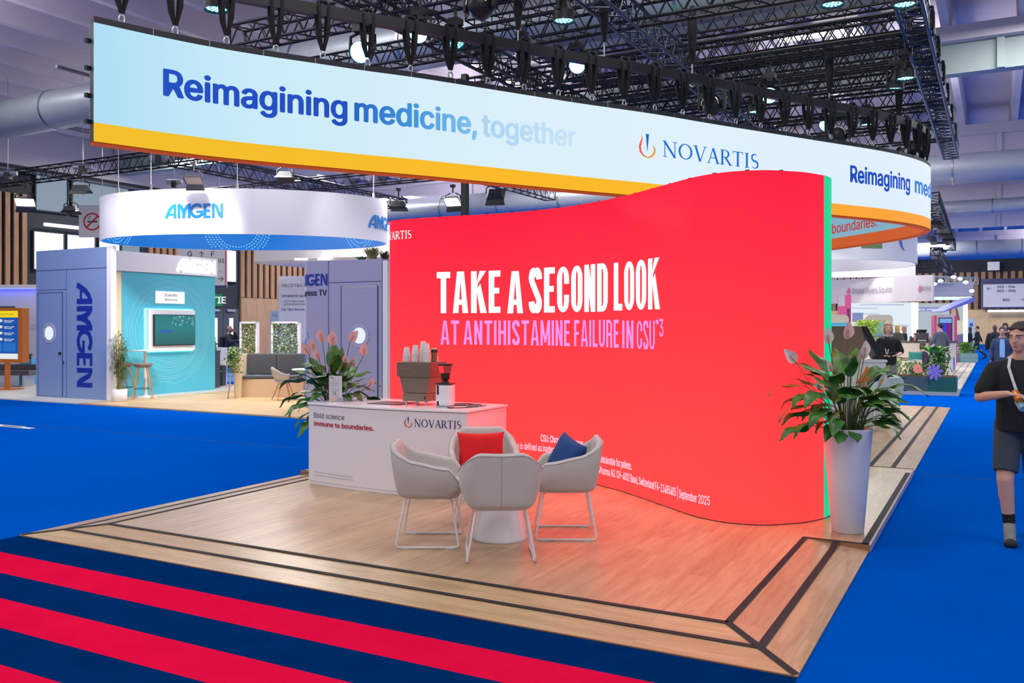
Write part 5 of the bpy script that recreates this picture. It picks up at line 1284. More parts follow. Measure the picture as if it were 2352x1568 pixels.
def oat(u):
    lo, hi = 0, 1440
    while hi-lo > 1:
        mid = (lo+hi)//2
        if cum[mid] < u: lo = mid
        else: hi = mid
    return PI+2*PI*(lo+(u-cum[lo])/(cum[hi]-cum[lo]))/1440
def ou(px): a, d = oangle(px); return cum[int((a-PI)/(2*PI)*1440)], d
M_azure = mat('azure_ink', (0, 122, 206), .5, var=0)
(ua, da), (ub, _) = ou(379), ou(515); s = fit(block_word(), width=ub-ua, height=Z(468, da)-Z(502, da)); m = MB(); lay(m, s, lambda x, y: oval(oat(ua+x), .012)+(Z(502, da)+y,)); m.build('lettering', M_azure, ov)
(u2, d2) = ou(845); m = MB(); lay(m, s, lambda x, y: oval(oat(u2+x), .012)+(Z(522, d2)+y,)); m.build('lettering', M_azure, ov)
m = MB()
for cpx, rr in ((545, (.55, .62, .7, .78, .86)), (262, (.5, .58, .7, .78)), (835, (.5, .6, .7))):
    ac, _ = oangle(cpx, False)
    for r in rr:
        for k in range(int(2*PI*r/.075)):
            b = 2*PI*k/int(2*PI*r/.075); z = 4.45+r*math.sin(b)
            if 3.86 < z < 4.8:
                a = ac+r*math.cos(b)/3.3; p = oval(a, -.062); tx = oval(a+.01, -.062); l = math.hypot(tx[0]-p[0], tx[1]-p[1]); ux, uy = (tx[0]-p[0])/l, (tx[1]-p[1])/l
                m.add([(p[0]+ux*.022*math.cos(g_), p[1]+uy*.022*math.cos(g_), z+.022*math.sin(g_)) for g_ in [PI*i/3 for i in range(6)]], [tuple(range(6))])
m.build('dot_pattern', emis('pale_blue_dots', (120, 200, 255), .9), ov)
for px in (345, 545, 860, 270):
    a, d = oangle(px); x, y = oval(a, -.02); m = MB(); m.cyl((x, y, 4.83), (x, y, 5.9), .008, n=4); m.bb(x-.02, x+.02, y-.02, y+.02, 4.83, 4.95); m.build('suspension_wire', M_steel, ov)
# tower
to = thing('lilac_tower', 'tall lilac booth with rounded corner, door and dark blue name', 'booth', (0, 0, 0))
pts = [(-12.75, 14.62)]+[(-12.8-.37*math.sin(R(a)), 14.99-.37*math.cos(R(a))) for a in range(0, 91, 10)]+[(-13.17, 18), (-10.95, 18), (-10.95, 14.62)]
m = MB(); n = len(pts); m.add([(a, b, .03) for a, b in pts]+[(a, b, 3.14) for a, b in pts], [tuple(range(n)), tuple(range(2*n-1, n-1, -1))]+[(i, n+i, n+(i+1) % n, (i+1) % n) for i in range(n)], 0, False)
m.build('booth_wall', M_lil, to)
def otx(x, y, x0, z0):   # wraps round the corner to the left of x = -12.8
    X_ = x0+x
    if X_ > -12.8: return (X_, 14.612, z0+y)
    th = (-12.8-X_)/.37; return (-12.8-.378*math.sin(min(th, PI/2)), 14.99-.378*math.cos(min(th, PI/2)), z0+y)
s = fit(block_word(), width=1.02, height=.255); m = MB(); lay(m, s, lambda x, y: otx(x, y, -13.37, 2.63)); m.build('lettering', M_navyink, to)
s = fit(text2d('Congress TV', 1, .02), width=1.0); m = MB(); lay(m, s, lambda x, y: otx(x, y, -13.37, 2.42)); m.build('lettering', mat('dark_navy_ink', (20, 26, 60), .6), to)
m = MB(); m.bb(-12.33, -12.32, 14.612, 14.62, .03, 3.14); m.bb(-12.32, -10.95, 14.612, 14.62, 2.68, 2.69); m.build('panel_joint', M_joint, to)
dr = MB().bb(-11.97, -11.05, 14.605, 14.62, .05, 2.58).build('door', M_lil, to)
m = MB(); m.bb(-11.99, -11.97, 14.603, 14.62, .05, 2.6); m.bb(-11.05, -11.03, 14.603, 14.62, .05, 2.6); m.build('door_gap', M_joint, dr)
MB().bb(-11.97, -11.05, 14.6, 14.605, 2.56, 2.58).build('door_rail', M_steel, dr)
porthole(-11.5, 14.605, 1.58, dr)
MB().bb(-10.94, -10.82, 14.64, 17.9, .03, 3.1).build('white_side', M_white, to)
m = MB(); random.seed(4)
for k in range(26):
    t_ = k/26; w_ = .07+.07*math.sin(k*1.1); zz0 = .05+t_*1.6
    vs = [otx(-.17+w_*math.sin(k*.7)*.6, 0, -12.95, zz0), otx(-.17+.1+w_, 0, -12.95, zz0), otx(-.17+.1+w_, 0, -12.95, zz0+.062), otx(-.17+w_*math.sin(k*.7+.7)*.6, 0, -12.95, zz0+.062)]
    m.add(vs, [(0, 1, 2, 3)])
m.build('wave_graphic', mat('wave_blue', (40, 120, 190), .5, var=.3, scale=6), to)
# ornamental grass on the tower
random.seed(8)
def tuft(name, label, loc, n, h, spread, c1, c2, cat='plant', w_=.012, group=None, lean=.5):
    o = MB()
    for i in range(n):
        a = random.uniform(0, 2*PI); r = random.uniform(0, spread*.35); b = Vector((r*math.cos(a), r*math.sin(a), 0)); hh = h*random.uniform(.55, 1); ln = spread*random.uniform(.3, 1)*lean*2
        d = Vector((math.cos(a), math.sin(a), 0)); s_ = Vector((-math.sin(a), math.cos(a), 0)); vs = []
        for k in range(5):
            t_ = k/4; p = b+d*(ln*t_*t_)+Vector((0, 0, hh*(t_-.22*t_*t_*t_))); ww = w_*(1-t_)+.002; vs += [p-s_*ww, p+s_*ww]
        o.add(vs, [(2*k, 2*k+1, 2*k+3, 2*k+2) for k in range(4)], random.randint(0, 1), True)
    x = o.build(name, [mat('grass_%d_%d' % c1[:2], c1, .6), mat('grass_%d_%d' % c2[:2], c2, .6)]); x.location = loc; return tag(x, label, cat, group)
x, y = W(855, 18.35); tuft('ornamental_grass', 'reddish ornamental grass growing on top of the lilac tower', (x, y, 3.14), 240, .34, .26, (168, 150, 90), (120, 130, 70))
x, y = W(884, 18.6); tuft('ornamental_grass', 'dark red tipped grass at the right corner on top of the lilac tower', (x, y, 3.14), 160, .28, .2, (110, 50, 50), (80, 100, 60))
x, y = W(832, 18.6); tuft('low_green_plant', 'low green plant at the left of the grass on the lilac tower', (x, y, 3.14), 120, .12, .2, (80, 120, 50), (60, 100, 40))
# bar table and stools
tx, ty = W(334, 21.9)
bt = thing('bar_table', 'tall white round bar table before the teal wall', 'table', (tx, ty, .031)); MB().lathe([(.34, 1.13), (.36, 1.135), (.36, 1.155), (0, 1.155)], n=36, capt=False).build('table_top', M_pale, bt); MB().lathe([(.26, 0), (.26, .01), (.1, .03), (.04, .07), (.035, .2), (.035, 1.13)], n=28).build('pedestal', M_pale, bt)
M_oakleg = mat('oak_leg', (190, 146, 96), .45); M_taupe = mat('taupe_shell', (128, 110, 102), .6)
def stool(label, x, y, rz_):
    t = thing('bar_stool', label, 'stool', (x, y, .031), rz_, 'bar stools at the white table')
    m = MB(); m.lathe([(.03, .75), (.14, .755), (.19, .79), (.215, .84), (.205, .845), (.17, .81), (.1, .79), (0, .785)], n=28, sx=1.05, sy=.9, capt=False); m.build('seat', M_taupe, t)
    for sx in (-1, 1):
        for sy in (-1, 1): m = MB(); m.cyl((sx*.09, sy*.08, .77), (sx*.22, sy*.2, 0), .018, .012, 8); m.build('leg', M_oakleg, t)
    m = MB(); q = [(-.185, -.17), (.185, -.17), (.185, .17), (-.185, .17)]
    for i in range(4): a, b = q[i], q[(i+1) % 4]; m.cyl((a[0], a[1], .25), (b[0], b[1], .25), .007, n=6)
    m.build('footrest', M_black, t); return t
x, y = W(328, 21.35); stool('taupe bar stool with oak legs in front of the white bar table', x, y, YAW+.3)
x, y = W(284, 21.75); stool('taupe bar stool half hidden behind the potted bamboo', x, y, YAW+.9)
# bamboo
x, y = W(275, 20.75); bp = thing('bamboo_pot', 'white cylindrical pot holding the bamboo beside the blue-tinged white wall', 'pot', (x, y, .031)); MB().lathe([(.15, 0), (.165, .01), (.165, .28), (.15, .28), (.15, .24), (0, .24)], n=28, capt=False).build('pot', M_white, bp)
bm_ = thing('bamboo_plant', 'tall slender green bamboo growing in the white pot', 'plant', (x, y, .27)); random.seed(31); m = MB(); ml = MB()
for k in range(11):
    a = random.uniform(0, 6.28); r = random.uniform(.02, .1); tz = random.uniform(1.0, 1.42); le = random.uniform(.0, .12)
    p0 = Vector((r*math.cos(a), r*math.sin(a), 0)); p1 = p0+Vector((le*math.cos(a), le*math.sin(a), tz)); m.cyl(p0, p1, .009, .005, 6)
    for j in range(110):
        t_ = random.uniform(.28, 1); c = p0.lerp(p1, t_); b = random.uniform(0, 6.28); ln = random.uniform(.08, .15); rr_ = random.uniform(.02, .14)
        c = c+Vector((math.cos(b)*rr_, math.sin(b)*rr_, random.uniform(-.03, .06))); d = Vector((math.cos(b), math.sin(b), random.uniform(-.9, .3))).normalized(); s_ = d.cross(Vector((0, 0, 1))).normalized()*.011
        ml.add([c, c+d*ln*.5+s_, c+d*ln, c+d*ln*.5-s_], [(0, 1, 2, 3)])
m.build('cane', mat('bamboo_cane', (150, 140, 80), .5), bm_); ml.build('foliage', leaf_mat('bamboo_leaf', (60, 84, 40), (104, 128, 62)), bm_)

# counters, cooler, bin
x, y = W(486, 25.2); MBc = MB(); cb = thing('grey_cabinet', 'dark grey cabinet behind the right edge of the teal wall', 'cabinet', (x, y, .0), YAW); MB().bb(-.25, .14, -.3, .3, 0, 1.04).build('carcass', mat('charcoal_lam', (58, 60, 64), .5), cb); MB().bb(-.27, .16, -.32, .32, 1.04, 1.07).build('worktop', M_black, cb)
wc = thing('water_bottle', 'large clear blue water bottle standing on the dark grey cabinet', 'bottle', (x, y, 1.071)); MB().lathe([(.11, 0), (.13, .03), (.13, .36), (.06, .44), (.04, .5)], n=20).build('bottle_body', mat('blue_plastic', (150, 190, 220), .15, var=0, alpha=.7), wc); MB().lathe([(.045, .5), (.045, .54)], n=16).build('cap', mat('cap_blue', (60, 110, 180), .5), wc)
x, y = W(494, 25.0); MB_ = MB(); gb = thing('green_bottle', 'small green bottle beside the large water bottle', 'bottle', (x, y, 1.071)); MB().lathe([(.04, 0), (.045, .02), (.045, .2), (.025, .27)], n=14).build('bottle_body', mat('bottle_green', (60, 110, 90), .3), gb)
x, y = W(503, 26.2); bn = thing('waste_bin', 'dark waste bin with a clear bag beside the grey cabinet', 'bin', (x, y, .001), YAW); MB().box((0, 0, .36), (.3, .3, .7), taper=1.15).build('bin_body', mat('bin_grey', (56, 60, 62), .5), bn); MB().lathe([(.2, .66), (.27, .62), (.29, .70), (.2, .74)], n=14, sx=1.1, capb=False, capt=False).build('bag', mat('clear_bag', (225, 228, 232), .3, alpha=.75), bn)
x, y = W(500, 27); wb = thing('white_counter', 'white counter end seen behind the waste bin', 'counter', (x, y, 0.0), YAW); MB().bb(-.2, .2, -.3, .3, .002, 1.12).build('body', M_white, wb)
# curved bench with grey upholstery
x, y = W(628, 22.1); bn = thing('upholstered_bench', 'pale wooden bench with dark grey upholstered back and seat', 'bench', (x, y, .031), YAW)
M_dg = fabric('dark_grey_upholstery', (84, 86, 90))
MB().bb(-.84, -.72, -.32, .36, 0, 1.05).build('end_panel', M_cream, bn); 
m = MB(); N = 14; vs = []
for k in range(N+1):
    a = -.72+1.5*k/N; yy = -.12-.12*math.sin(PI*k/N); vs += [(a, yy, 0), (a, yy, .44), (a, .34, .44), (a, .34, 0)]
m.add(vs, [(4*k+j, 4*k+4+j, 4*k+4+(j+1) % 4, 4*k+(j+1) % 4) for k in range(N) for j in range(4)]); m.build('base', mat('pale_birch', (212, 184, 152), .5, var=.04), bn)
MB().bb(-.71, .78, -.2, .3, .445, .52).build('seat', M_dg, bn, bevel=.02); MB().bb(-.71, .02, .2, .34, .53, 1.06).build('backrest', M_dg, bn, bevel=.03); MB().bb(.03, .78, .2, .34, .53, 1.06).build('backrest', M_dg, bn, bevel=.03)
# hedge screens
for px, d, w_, lab in ((573, 23.2, .46, 'framed ivy screen behind the bench, the left one'), (657, 23.0, .72, 'framed ivy screen behind the bench, the right wider one')):
    x, y = W(px, d); h = thing('ivy_screen', lab, 'plant screen', (x, y, .031), YAW, None); a = w_/2; m = MB()
    for x0, x1, z0, z1 in ((-a, -a+.05, .0, 1.86), (a-.05, a, 0, 1.86), (-a, a, 1.81, 1.86), (-a, a, .9, .95)): m.bb(x0, x1, -.1, .1, z0, z1)
    m.build('frame', M_white, h); random.seed(int(px)); ml = MB(); 
    for k in range(900 if w_ < .5 else 1500):
        c = Vector((random.uniform(-a+.02, a-.02), random.uniform(-.12, .12), random.uniform(.93, 1.82))); d_ = Vector((random.uniform(-1, 1), random.uniform(-1, .2), random.uniform(-1, .6))).normalized(); s_ = d_.cross(Vector((random.uniform(-1, 1), 1, random.uniform(-1, 1)))).normalized(); ln = random.uniform(.03, .06)
        ml.add([c-d_*ln*.5, c+s_*ln*.4, c+d_*ln*.5, c-s_*ln*.4], [(0, 1, 2, 3)], 0 if random.random() < .8 else 1)
    ml.build('foliage', [leaf_mat('ivy_leaf', (56, 92, 36), (120, 150, 70)) if 'ivy_leaf' not in MATS else MATS['ivy_leaf'], mat('ivy_variegation', (216, 220, 180), .5)], h)
# ivy on a wooden trestle
x, y = W(537, 21.5); st = thing('plant_trestle', 'slim wooden trestle with trailing ivy left of the bench', 'plant stand', (x, y, .031), YAW)
for a in (-.13, .05): m = MB(); m.cyl((0, 0, .95), (a, -.05, 0), .018, n=8); m.build('leg', M_oakleg, st)
random.seed(77); ml = MB()
for k in range(420):
    t_ = random.random(); c = Vector((random.gauss(0, .09), random.gauss(0, .08), .62+t_*.62)); d_ = Vector((random.uniform(-1, 1), random.uniform(-1, 1), random.uniform(-1, .6))).normalized(); s_ = d_.orthogonal().normalized(); ln = random.uniform(.04, .07)
    ml.add([c-d_*ln*.5, c+s_*ln*.4, c+d_*ln*.5, c-s_*ln*.4], [(0, 1, 2, 3)])
ml.build('foliage', MATS['ivy_leaf'], st)
# shell chair
x, y = W(652, 21.15); ch = thing('shell_chair', 'pale grey shell chair with oak legs in front of the grey bench', 'chair', (x, y, .031), YAW+R(-60))
m = MB(); vs = []; N = 20
for i in range(N+1):
    a = -PI*1.12/2+PI*1.12*i/N; h = .78-.16*abs(math.sin(a))**2
    for k in range(7):
        t_ = k/6; r = .14+.17*math.sin(t_*PI/2); vs.append((r*1.05*math.sin(a), -r*math.cos(a)*.95, .42+(h-.42)*t_**1.4))
m.add(vs, [(i*7+k, (i+1)*7+k, (i+1)*7+k+1, i*7+k+1) for i in range(N) for k in range(6)], 0, True); o = m.build('shell', mat('shell_grey', (178, 172, 170), .6), ch)
sd = o.modifiers.new('t', 'SOLIDIFY'); sd.thickness = .02
MB().lathe([(.05, .4), (.2, .41), (.24, .44), (.2, .46), (0, .46)], n=24, capt=False).build('seat', mat('shell_grey', (178, 172, 170)), ch)
for sx in (-1, 1):
    for sy in (-1, 1): m = MB(); m.cyl((sx*.08, sy*.08, .42), (sx*.24, sy*.22, 0), .018, .012, 8); m.build('leg', M_oakleg, ch)
x, y = W(708, 21.3); ft = thing('pedestal_table', 'round white pedestal table half hidden by the lily plant', 'table', (x, y, .031)); MB().lathe([(.26, 0), (.26, .012), (.06, .03), (.03, .08), (.03, .70)], n=28).build('pedestal', M_pale, ft); MB().lathe([(.38, .70), (.38, .725), (0, .725)], n=32, capt=False).build('table_top', M_pale, ft)
# boards and signs behind
def board(name, label, px0, px1, d, z0, z1, mt_, th=.06, cat='sign', yaw=YAW):
    (xa, ya), (xb, yb) = W(px0, d), W(px1, d); t = thing(name, label, cat, ((xa+xb)/2, (ya+yb)/2, (z0)), yaw); w_ = math.hypot(xb-xa, yb-ya)
    MB().bb(-w_/2, w_/2, 0, th, 0, z1-z0).build('panel', mt_, t); t['w'] = w_; return t, w_
def btext(t, txt, xc, z, h, mt_, b=0., align=.5, cap='E'):
    sh = text2d(txt, 1, b); k = h/max(y for _, y in text2d(cap, 1, b)[0]); wd = max(x for x, _ in sh[0])*k
    m = MB(); lay(m, ([(x*k, y*k) for x, y in sh[0]], sh[1]), lambda x, y: (xc-wd*align+x, -.004, z+y)); return m.build('lettering', mt_, t)
M_ink2 = mat('slate_ink', (52, 60, 78), .6)
t, w_ = board('white_poster_wall', 'tall white poster wall with grey and blue text beside the lilac tower', 640, 700, 30, .03, Z(634, 30), mat('poster_white', (228, 234, 242), .6))
btext(t, 'NEOSTRATA', .22-.1, Z(659, 30)-.03, .11, mat('poster_grey', (90, 92, 100), .6), .0, .5); btext(t, 'UPGRADED SKIN', .2-.12, Z(682, 30)-.03, .075, M_ink2, .012); btext(t, 'WITH GROUNDED', .12, Z(694, 30)-.03, .065, mat('poster_grey', (90, 92, 100))); btext(t, 'MICRODIPEPTIDE', .12, Z(701, 30)-.03, .065, MATS['poster_grey']); btext(t, 'For Skin Renewal', .1, Z(713, 30)-.03, .08, mat('poster_blue', (50, 90, 150), .6), .015)
t, w_ = board('grey_poster', 'small grey notice panel left of the white poster wall', 620, 641, 31, .03, Z(713, 31), mat('poster_bluegrey', (176, 188, 206), .6)); btext(t, 'C6', 0, Z(727, 31)-.03, .09, M_ink2)
t, w_ = board('wayfinding_sign', 'hanging direction sign with G, F and arrows under the oval banner', 408, 521, 27, 2.93, 4.12, mat('sign_grey', (206, 208, 216), .5))
M_sn = mat('sign_navy', (50, 56, 100), .6); M_sr = mat('sign_crimson', (190, 60, 90), .6); MB().bb(-w_/2, w_/2, -.003, 0, 0, .07).build('lower_band', M_sn, t); MB().bb(w_/2-.05, w_/2-.02, -.0035, 0, .07, 1.19).build('side_band', M_sr, t); MB().bb(-w_/2+.05, w_/2-.1, -.004, 0, .5, .508).build('divider', M_sn, t)
k27 = 27/2050; c0 = (408+521)/2
btext(t, 'G', (436-c0)*k27, Z(589, 27)-2.93, .16, M_ink2, .01); btext(t, 'F', (489-c0)*k27, Z(589, 27)-2.93, .16, M_ink2, .01); btext(t, 'H06 - F01', (485-c0)*k27, Z(603, 27)-2.93, .12, M_ink2, .008)
def arrow(t, xc, z, sz, ang, mt_):
    V, Fs = stroke([(-.5, 0), (.45, 0)], .13); stroke([(.05, .42), (.5, 0), (.05, -.42)], .13, V, Fs); c, s_ = math.cos(ang), math.sin(ang)
    m = MB(); lay(m, ([((x*c-y*s_)*sz, (x*s_+y*c)*sz) for x, y in V], Fs), lambda x, y: (xc+x, -.004, z+y)); m.build('arrow', mt_, t)
arrow(t, (463-c0)*k27, Z(584, 27)-2.93, .16, PI/2, M_ink2); arrow(t, (507-c0)*k27, Z(640, 27)-2.93, .16, 0, M_ink2)
m = MB(); m.cyl((-.5, .03, 1.19), (-.5, .03, 4.4), .01, n=5); m.cyl((.5, .03, 1.19), (.5, .03, 4.4), .01, n=5); m.build('suspension_wire', M_steel, t)
t, w_ = board('no_smoking_sign', 'white hanging board with a red no smoking symbol', 181, 243, 28.5, Z(545, 28.5), Z(471, 28.5), mat('sign_white', (218, 218, 224), .5)); V, Fs = stroke(arc(0, 0, .26, .26, 0, 360, 40), .05); stroke([(-.18, -.18), (.18, .18)], .05, V, Fs)
m = MB(); lay(m, (V, Fs), lambda x, y: (x, -.006, .5+y)); m.build('prohibition_ring', mat('sign_red', (200, 30, 40), .5), t); V, Fs = stroke([(-.16, 0), (.17, 0)], .05); stroke([(-.17, .08), (-.08, .1), (-.1, .14), (-.02, .19)], [.01, .03, .03, .01], V, Fs); m = MB(); lay(m, (V, Fs), lambda x, y: (x, -.004, .5+y)); m.build('cigarette_symbol', M_ink2, t)
m = MB(); m.cyl((-.3, .03, 1.03), (-.3, .03, 3.3), .01, n=5); m.cyl((.3, .03, 1.03), (.3, .03, 3.3), .01, n=5); m.build('suspension_wire', M_steel, t)
t, w_ = board('exit_sign', 'green exit sign over the dark double door', 452, 510, 36.6, Z(703, 36.6), Z(675, 36.6), emis('exit_green', (20, 120, 84), .9)); btext(t, 'SORTIE', .02, .12, .27, emis('exit_white', (235, 250, 242), 1), .02)
# white fascia behind the tower
fa = thing('white_fascia', 'curved white fascia of a farther stand behind the lilac tower', 'fascia', (0, 0, 0)); ps = Path([W(584, 27), W(650, 26.4), W(760, 25.4), W(900, 25.0)], .3); m = MB(); ps.slab(m, 0, ps.L, 3.72, 4.6, -.1, 0, .3); m.build('fascia_board', M_white, fa); m = MB(); ps.slab(m, 0, ps.L, 3.66, 3.72, -3.2, -.1, .3); m.build('soffit', M_pale, fa)
m = MB()
for px in (684, 700, 737, 750): x, y = W(px, 25.4); m.cyl((x, y, Z(597, 25.4)), (x, y, Z(593, 25.4)), .09, n=12)
m.build('downlight', emis('downlight', (255, 255, 250), 4), fa)
# orange totem
x, y = W(12, 24.5); kt = thing('orange_totem', 'orange information totem with a blue and yellow screen at the left edge', 'totem', (x, y, .029), YAW+R(-14))
M_or = mat('orange_lacquer', (206, 112, 36), .4); MB().bb(-.6, .55, -.0, .26, .74, 2.24).build('case', M_or, kt, bevel=.01); MB().lathe([(.07, 0), (.07, .74)], (-.05, .13, 0), n=20).build('post', M_or, kt); MB().lathe([(.42, 0), (.42, .015)], (-.05, .13, 0), n=32).build('base_plate', M_or, kt)
m = MB(); m.bb(-.55, .42, -.006, -.001, .84, 2.16, 0); m.bb(-.55, .42, -.008, -.006, 1.98, 2.16, 1); m.bb(-.55, .42, -.008, -.006, .84, .99, 2); sc_o = m.build('screen', [emis('totem_blue', (16, 84, 180), .85), emis('totem_yellow', (248, 214, 20), .95), emis('totem_white', (236, 242, 246), .9)], kt)
btext(kt, 'SYMPOSIUM, ACT TODAY', -.0, 2.05, .035, mat('totem_ink', (120, 90, 20), .6), .01)
for i in range(4): btext(kt, 'ND', -.18+.03, 1.86-i*.17, .07, MATS['totem_white'], .06); btext(kt, 'Subject for urgent', .13, 1.88-i*.17, .03, MATS['totem_white'], .02); btext(kt, 'date reading', .10, 1.84-i*.17, .03, MATS['totem_white'], .02)
for o_ in kt.children:
    if o_.name.startswith('lettering'): o_.location.y = -.006
m = MB(); m.bb(-.5, -.1, -.0095, -.008, 1.04, 1.28); m.bb(-.05, .34, -.0095, -.008, 1.04, 1.28); m.build('text_block', emis('totem_lightblue', (30, 120, 214), .8), kt)
# white booth behind the totem
(xa, ya) = W(-60, 27.6); bo = thing('white_booth_wall', 'white booth wall with a blue light line behind the orange totem', 'wall panel', (W(20, 27.4)[0], W(20, 27.4)[1], .03), YAW)
MB().bb(-2.3, 1.2, 0, .2, 0, 2.9).build('wall_board', mat('booth_white', (206, 208, 224), .5, var=0), bo); MB().bb(-2.3, 1.2, -.25, .2, 2.9, 3.0).build('cornice', M_white, bo); MB().bb(-2.3, 1.2, -.2, -.12, 2.87, 2.895).build('light_line', emis('blue_strip', (70, 80, 255), 6), bo)
MB().bb(-2.2, .2, -.012, 0, 1.9, 2.35).build('dark_panel', mat('dark_panel', (66, 74, 82), .5), bo)
m = MB()
for k in range(4): m.bb(.3, 1.2, -.006, 0, 1.62+k*.05, 1.63+k*.05)
m.build('accent_line', mat('line_grey', (150, 150, 176), .6), bo)
x, y = W(30, 26.0); be = thing('low_bench', 'low dark bench with chrome legs behind the orange totem', 'bench', (x, y, .03), YAW); MB().bb(-1.0, .62, -.3, .3, .32, .46).build('seat', mat('bench_grey', (92, 92, 100), .6), be, bevel=.02); MB().bb(-1.0, .62, .22, .34, .46, .62).build('backrest', mat('bench_grey', (92, 92, 100)), be, bevel=.02)
for a in (-.7, .42): MB().bb(a, a+.05, -.28, .28, 0, .32).build('leg', M_steel, be)
x, y = W(66, 26.6); pb = thing('teal_pot', 'light blue planter by the left side of the blue-tinged white wall', 'planter', (x, y, .03), YAW); MB().bb(-.2, .16, -.15, .15, 0, .76).build('box', mat('sky_blue', (60, 160, 214), .5), pb)
tuft('small_green_plant', 'small green plant in the light blue planter at the far left', (x, y, .79), 60, .25, .18, (60, 110, 50), (40, 86, 36), w_=.02)
tag(MB().bb(-28, -21.1, 19.5, 24, .002, .03).build('pale_blue_carpet', mat('sky_carpet', (40, 130, 214), .9)), 'pale blue carpet strip behind the white floor at the far left', 'carpet')
# =================================================================== STANDS ON THE RIGHT
M_deck2 = wood('ash_deck', (214, 204, 190), (198, 186, 170), 'Y', rough=.4)
t = thing('far_platform', 'pale wooden platform of the farther stand along the blue aisle', 'platform', (0, 0, 0))
MB().bb(-9.5, -.87, 27.2, 47, .001, .06).build('deck', M_deck2, t)
for a in (-1.35, -1.1): MB().bb(a-.02, a+.02, 27.3, 46.8, .06, .064).build('grip_strip', mat('grey_strip', (120, 122, 124), .7), t)
# cream desk and big coffee machine behind the red wall
(dx, dy) = W(1962, 15.6)
ds = thing('white_desk', 'white desk behind the tall planter carrying the roof-shaped coffee machine', 'desk', (dx, dy, PH+.001), YAW)
MB().bb(-.62, .47, -.2, .5, .0, 1.09).build('body', M_pale, ds); MB().bb(-.64, .49, -.22, .52, 1.09, 1.13).build('desk_top', M_pale, ds)
cf = thing('roof_shaped_coffee_machine', 'brown coffee machine with slanted sides on the white desk at the right', 'coffee machine', (dx, dy, PH+1.132), YAW)
m = MB(); m.prism([(-.2, .02), (.42, .02), (.12, .5), (.02, .5)], (-.6, 0, 0), (0, 1, 0), (0, 0, 1), (.72, 0, 0)); m.build('body', mat('blue_grey_lacquer', (150, 170, 190), .4), cf)
m = MB(); m.prism([(-.24, .06), (-.2, .05), (.06, .56), (.02, .58)], (-.64, 0, 0), (0, 1, 0), (0, 0, 1), (.78, 0, 0)); m.build('front_panel', mat('brown_lacquer', (104, 84, 66), .45, .2), cf)
m = MB(); m.prism([(.06, .58), (.02, .54), (.38, -.02), (.46, .02)], (.125, 0, 0), (.0, 1, 0), (0, 0, 1), (.03, 0, 0)); m.build('side_arm', M_black, cf)
m = MB(); m.prism([(0, .58), (.1, .58), (.42, .02), (.3, -.0)], (.13, .0, 0), (1, 0, 0), (0, 0, 1), (0, .36, 0)); m.build('rear_panel', M_black, cf, bevel=.01)
# armchair with orange cushion
M_mint = fabric('mint_fabric', (214, 224, 218))
ax, ay = W(2016, 14.9)
c5 = make_armchair('pale mint armchair behind the tall planter with an orange cushion', None, M_mint); c5.location = (ax, ay, PH+.001); c5.rotation_euler = (0, 0, YAW+R(15)); c5.scale = (1.1, 1.1, 1.1)
cushion('cushion', 'orange cushion sticking out of the pale mint armchair on the right', (206, 104, 44), (ax-.06, ay+.05, .86), (R(20), R(25), YAW+R(5)), .52, .34)
x, y = W(2012, 16.3); pf = thing('yellow_pouf', 'yellow round pouf behind the pale mint armchair', 'pouf', (x, y, PH+.001)); MB().lathe([(.2, 0), (.22, .02), (.22, .3), (.2, .34), (0, .34)], n=28, capt=False).build('pouf_body', mat('yellow_fabric', (226, 196, 30), .8), pf)
# green flower box
fx, fy = -1.75, 25.75
fb = thing('flower_box', 'long dark green planter box full of plants beside the blue aisle', 'planter', (fx, fy, 0.001))
MB().bb(-1.15, .9, -.55, .55, 0, .09).build('plinth', mat('plinth_grey', (170, 176, 180), .5), fb)
MB().bb(-1.1, .18, -.5, .5, .09, .47).build('box', mat('green_grey_lam', (70, 92, 92), .5), fb); MB().bb(.18, .84, -.5, .5, .09, .47).build('box', mat('deep_green_lam', (22, 92, 84), .5), fb)
MB().bb(-1.08, .82, -.48, .48, .471, .475).build('soil', mat('potting_soil', (92, 48, 40)), fb)
def bush(name, label, x, y, z, n, rx, ry, h, c1, c2, ls=(.06, .12), cat='plant', group=None):
    nm = 'leaf_%d_%d_%d' % c1; m = MB(); random.seed(n+int(abs(x)*10))
    for k in range(n):
        c = Vector((random.gauss(0, .45)*rx, random.gauss(0, .45)*ry, random.random()**.8*h)); d = Vector((random.uniform(-1, 1), random.uniform(-1, 1), random.uniform(-.3, 1.2))).normalized(); s_ = d.cross(Vector((random.uniform(-1, 1), random.uniform(-1, 1), .3))).normalized(); ln = random.uniform(*ls)
        m.add([c-d*ln*.5, c+s_*ln*.28, c+d*ln*.6, c-s_*ln*.28], [(0, 1, 2, 3)])
    o = m.build(name, MATS.get(nm) or leaf_mat(nm, c1, c2)); o.location = (x, y, z); return tag(o, label, cat, group)
bush('fern', 'feathery bright green fern at the left of the flower box', fx-.72, fy-.1, .475, 900, .36, .34, .42, (110, 150, 50), (176, 200, 90), (.03, .07))
bush('green_shrub', 'green leafy plant in the middle of the flower box', fx-.15, fy-.05, .475, 600, .3, .3, .34, (70, 120, 60), (140, 170, 100), (.04, .08))
bush('tall_palm_plant', 'tall dark green palm-like plant at the right of the flower box', fx+.4, fy+.1, .475, 520, .26, .3, .75, (44, 96, 40), (100, 150, 60), (.06, .13))
m = MB(); 
for k in range(5): lily_leaf(m, (0, 0, 0), k*1.2, .1, .62, .3, .26, 1.0)
o = m.build('broad_leaf_plant', [mat('lime_leaf', (90, 170, 50), .4), M_stalk]); o.location = (fx+.32, fy-.1, .475); tag(o, 'lime green broad-leaved plant sticking up from the flower box', 'plant')
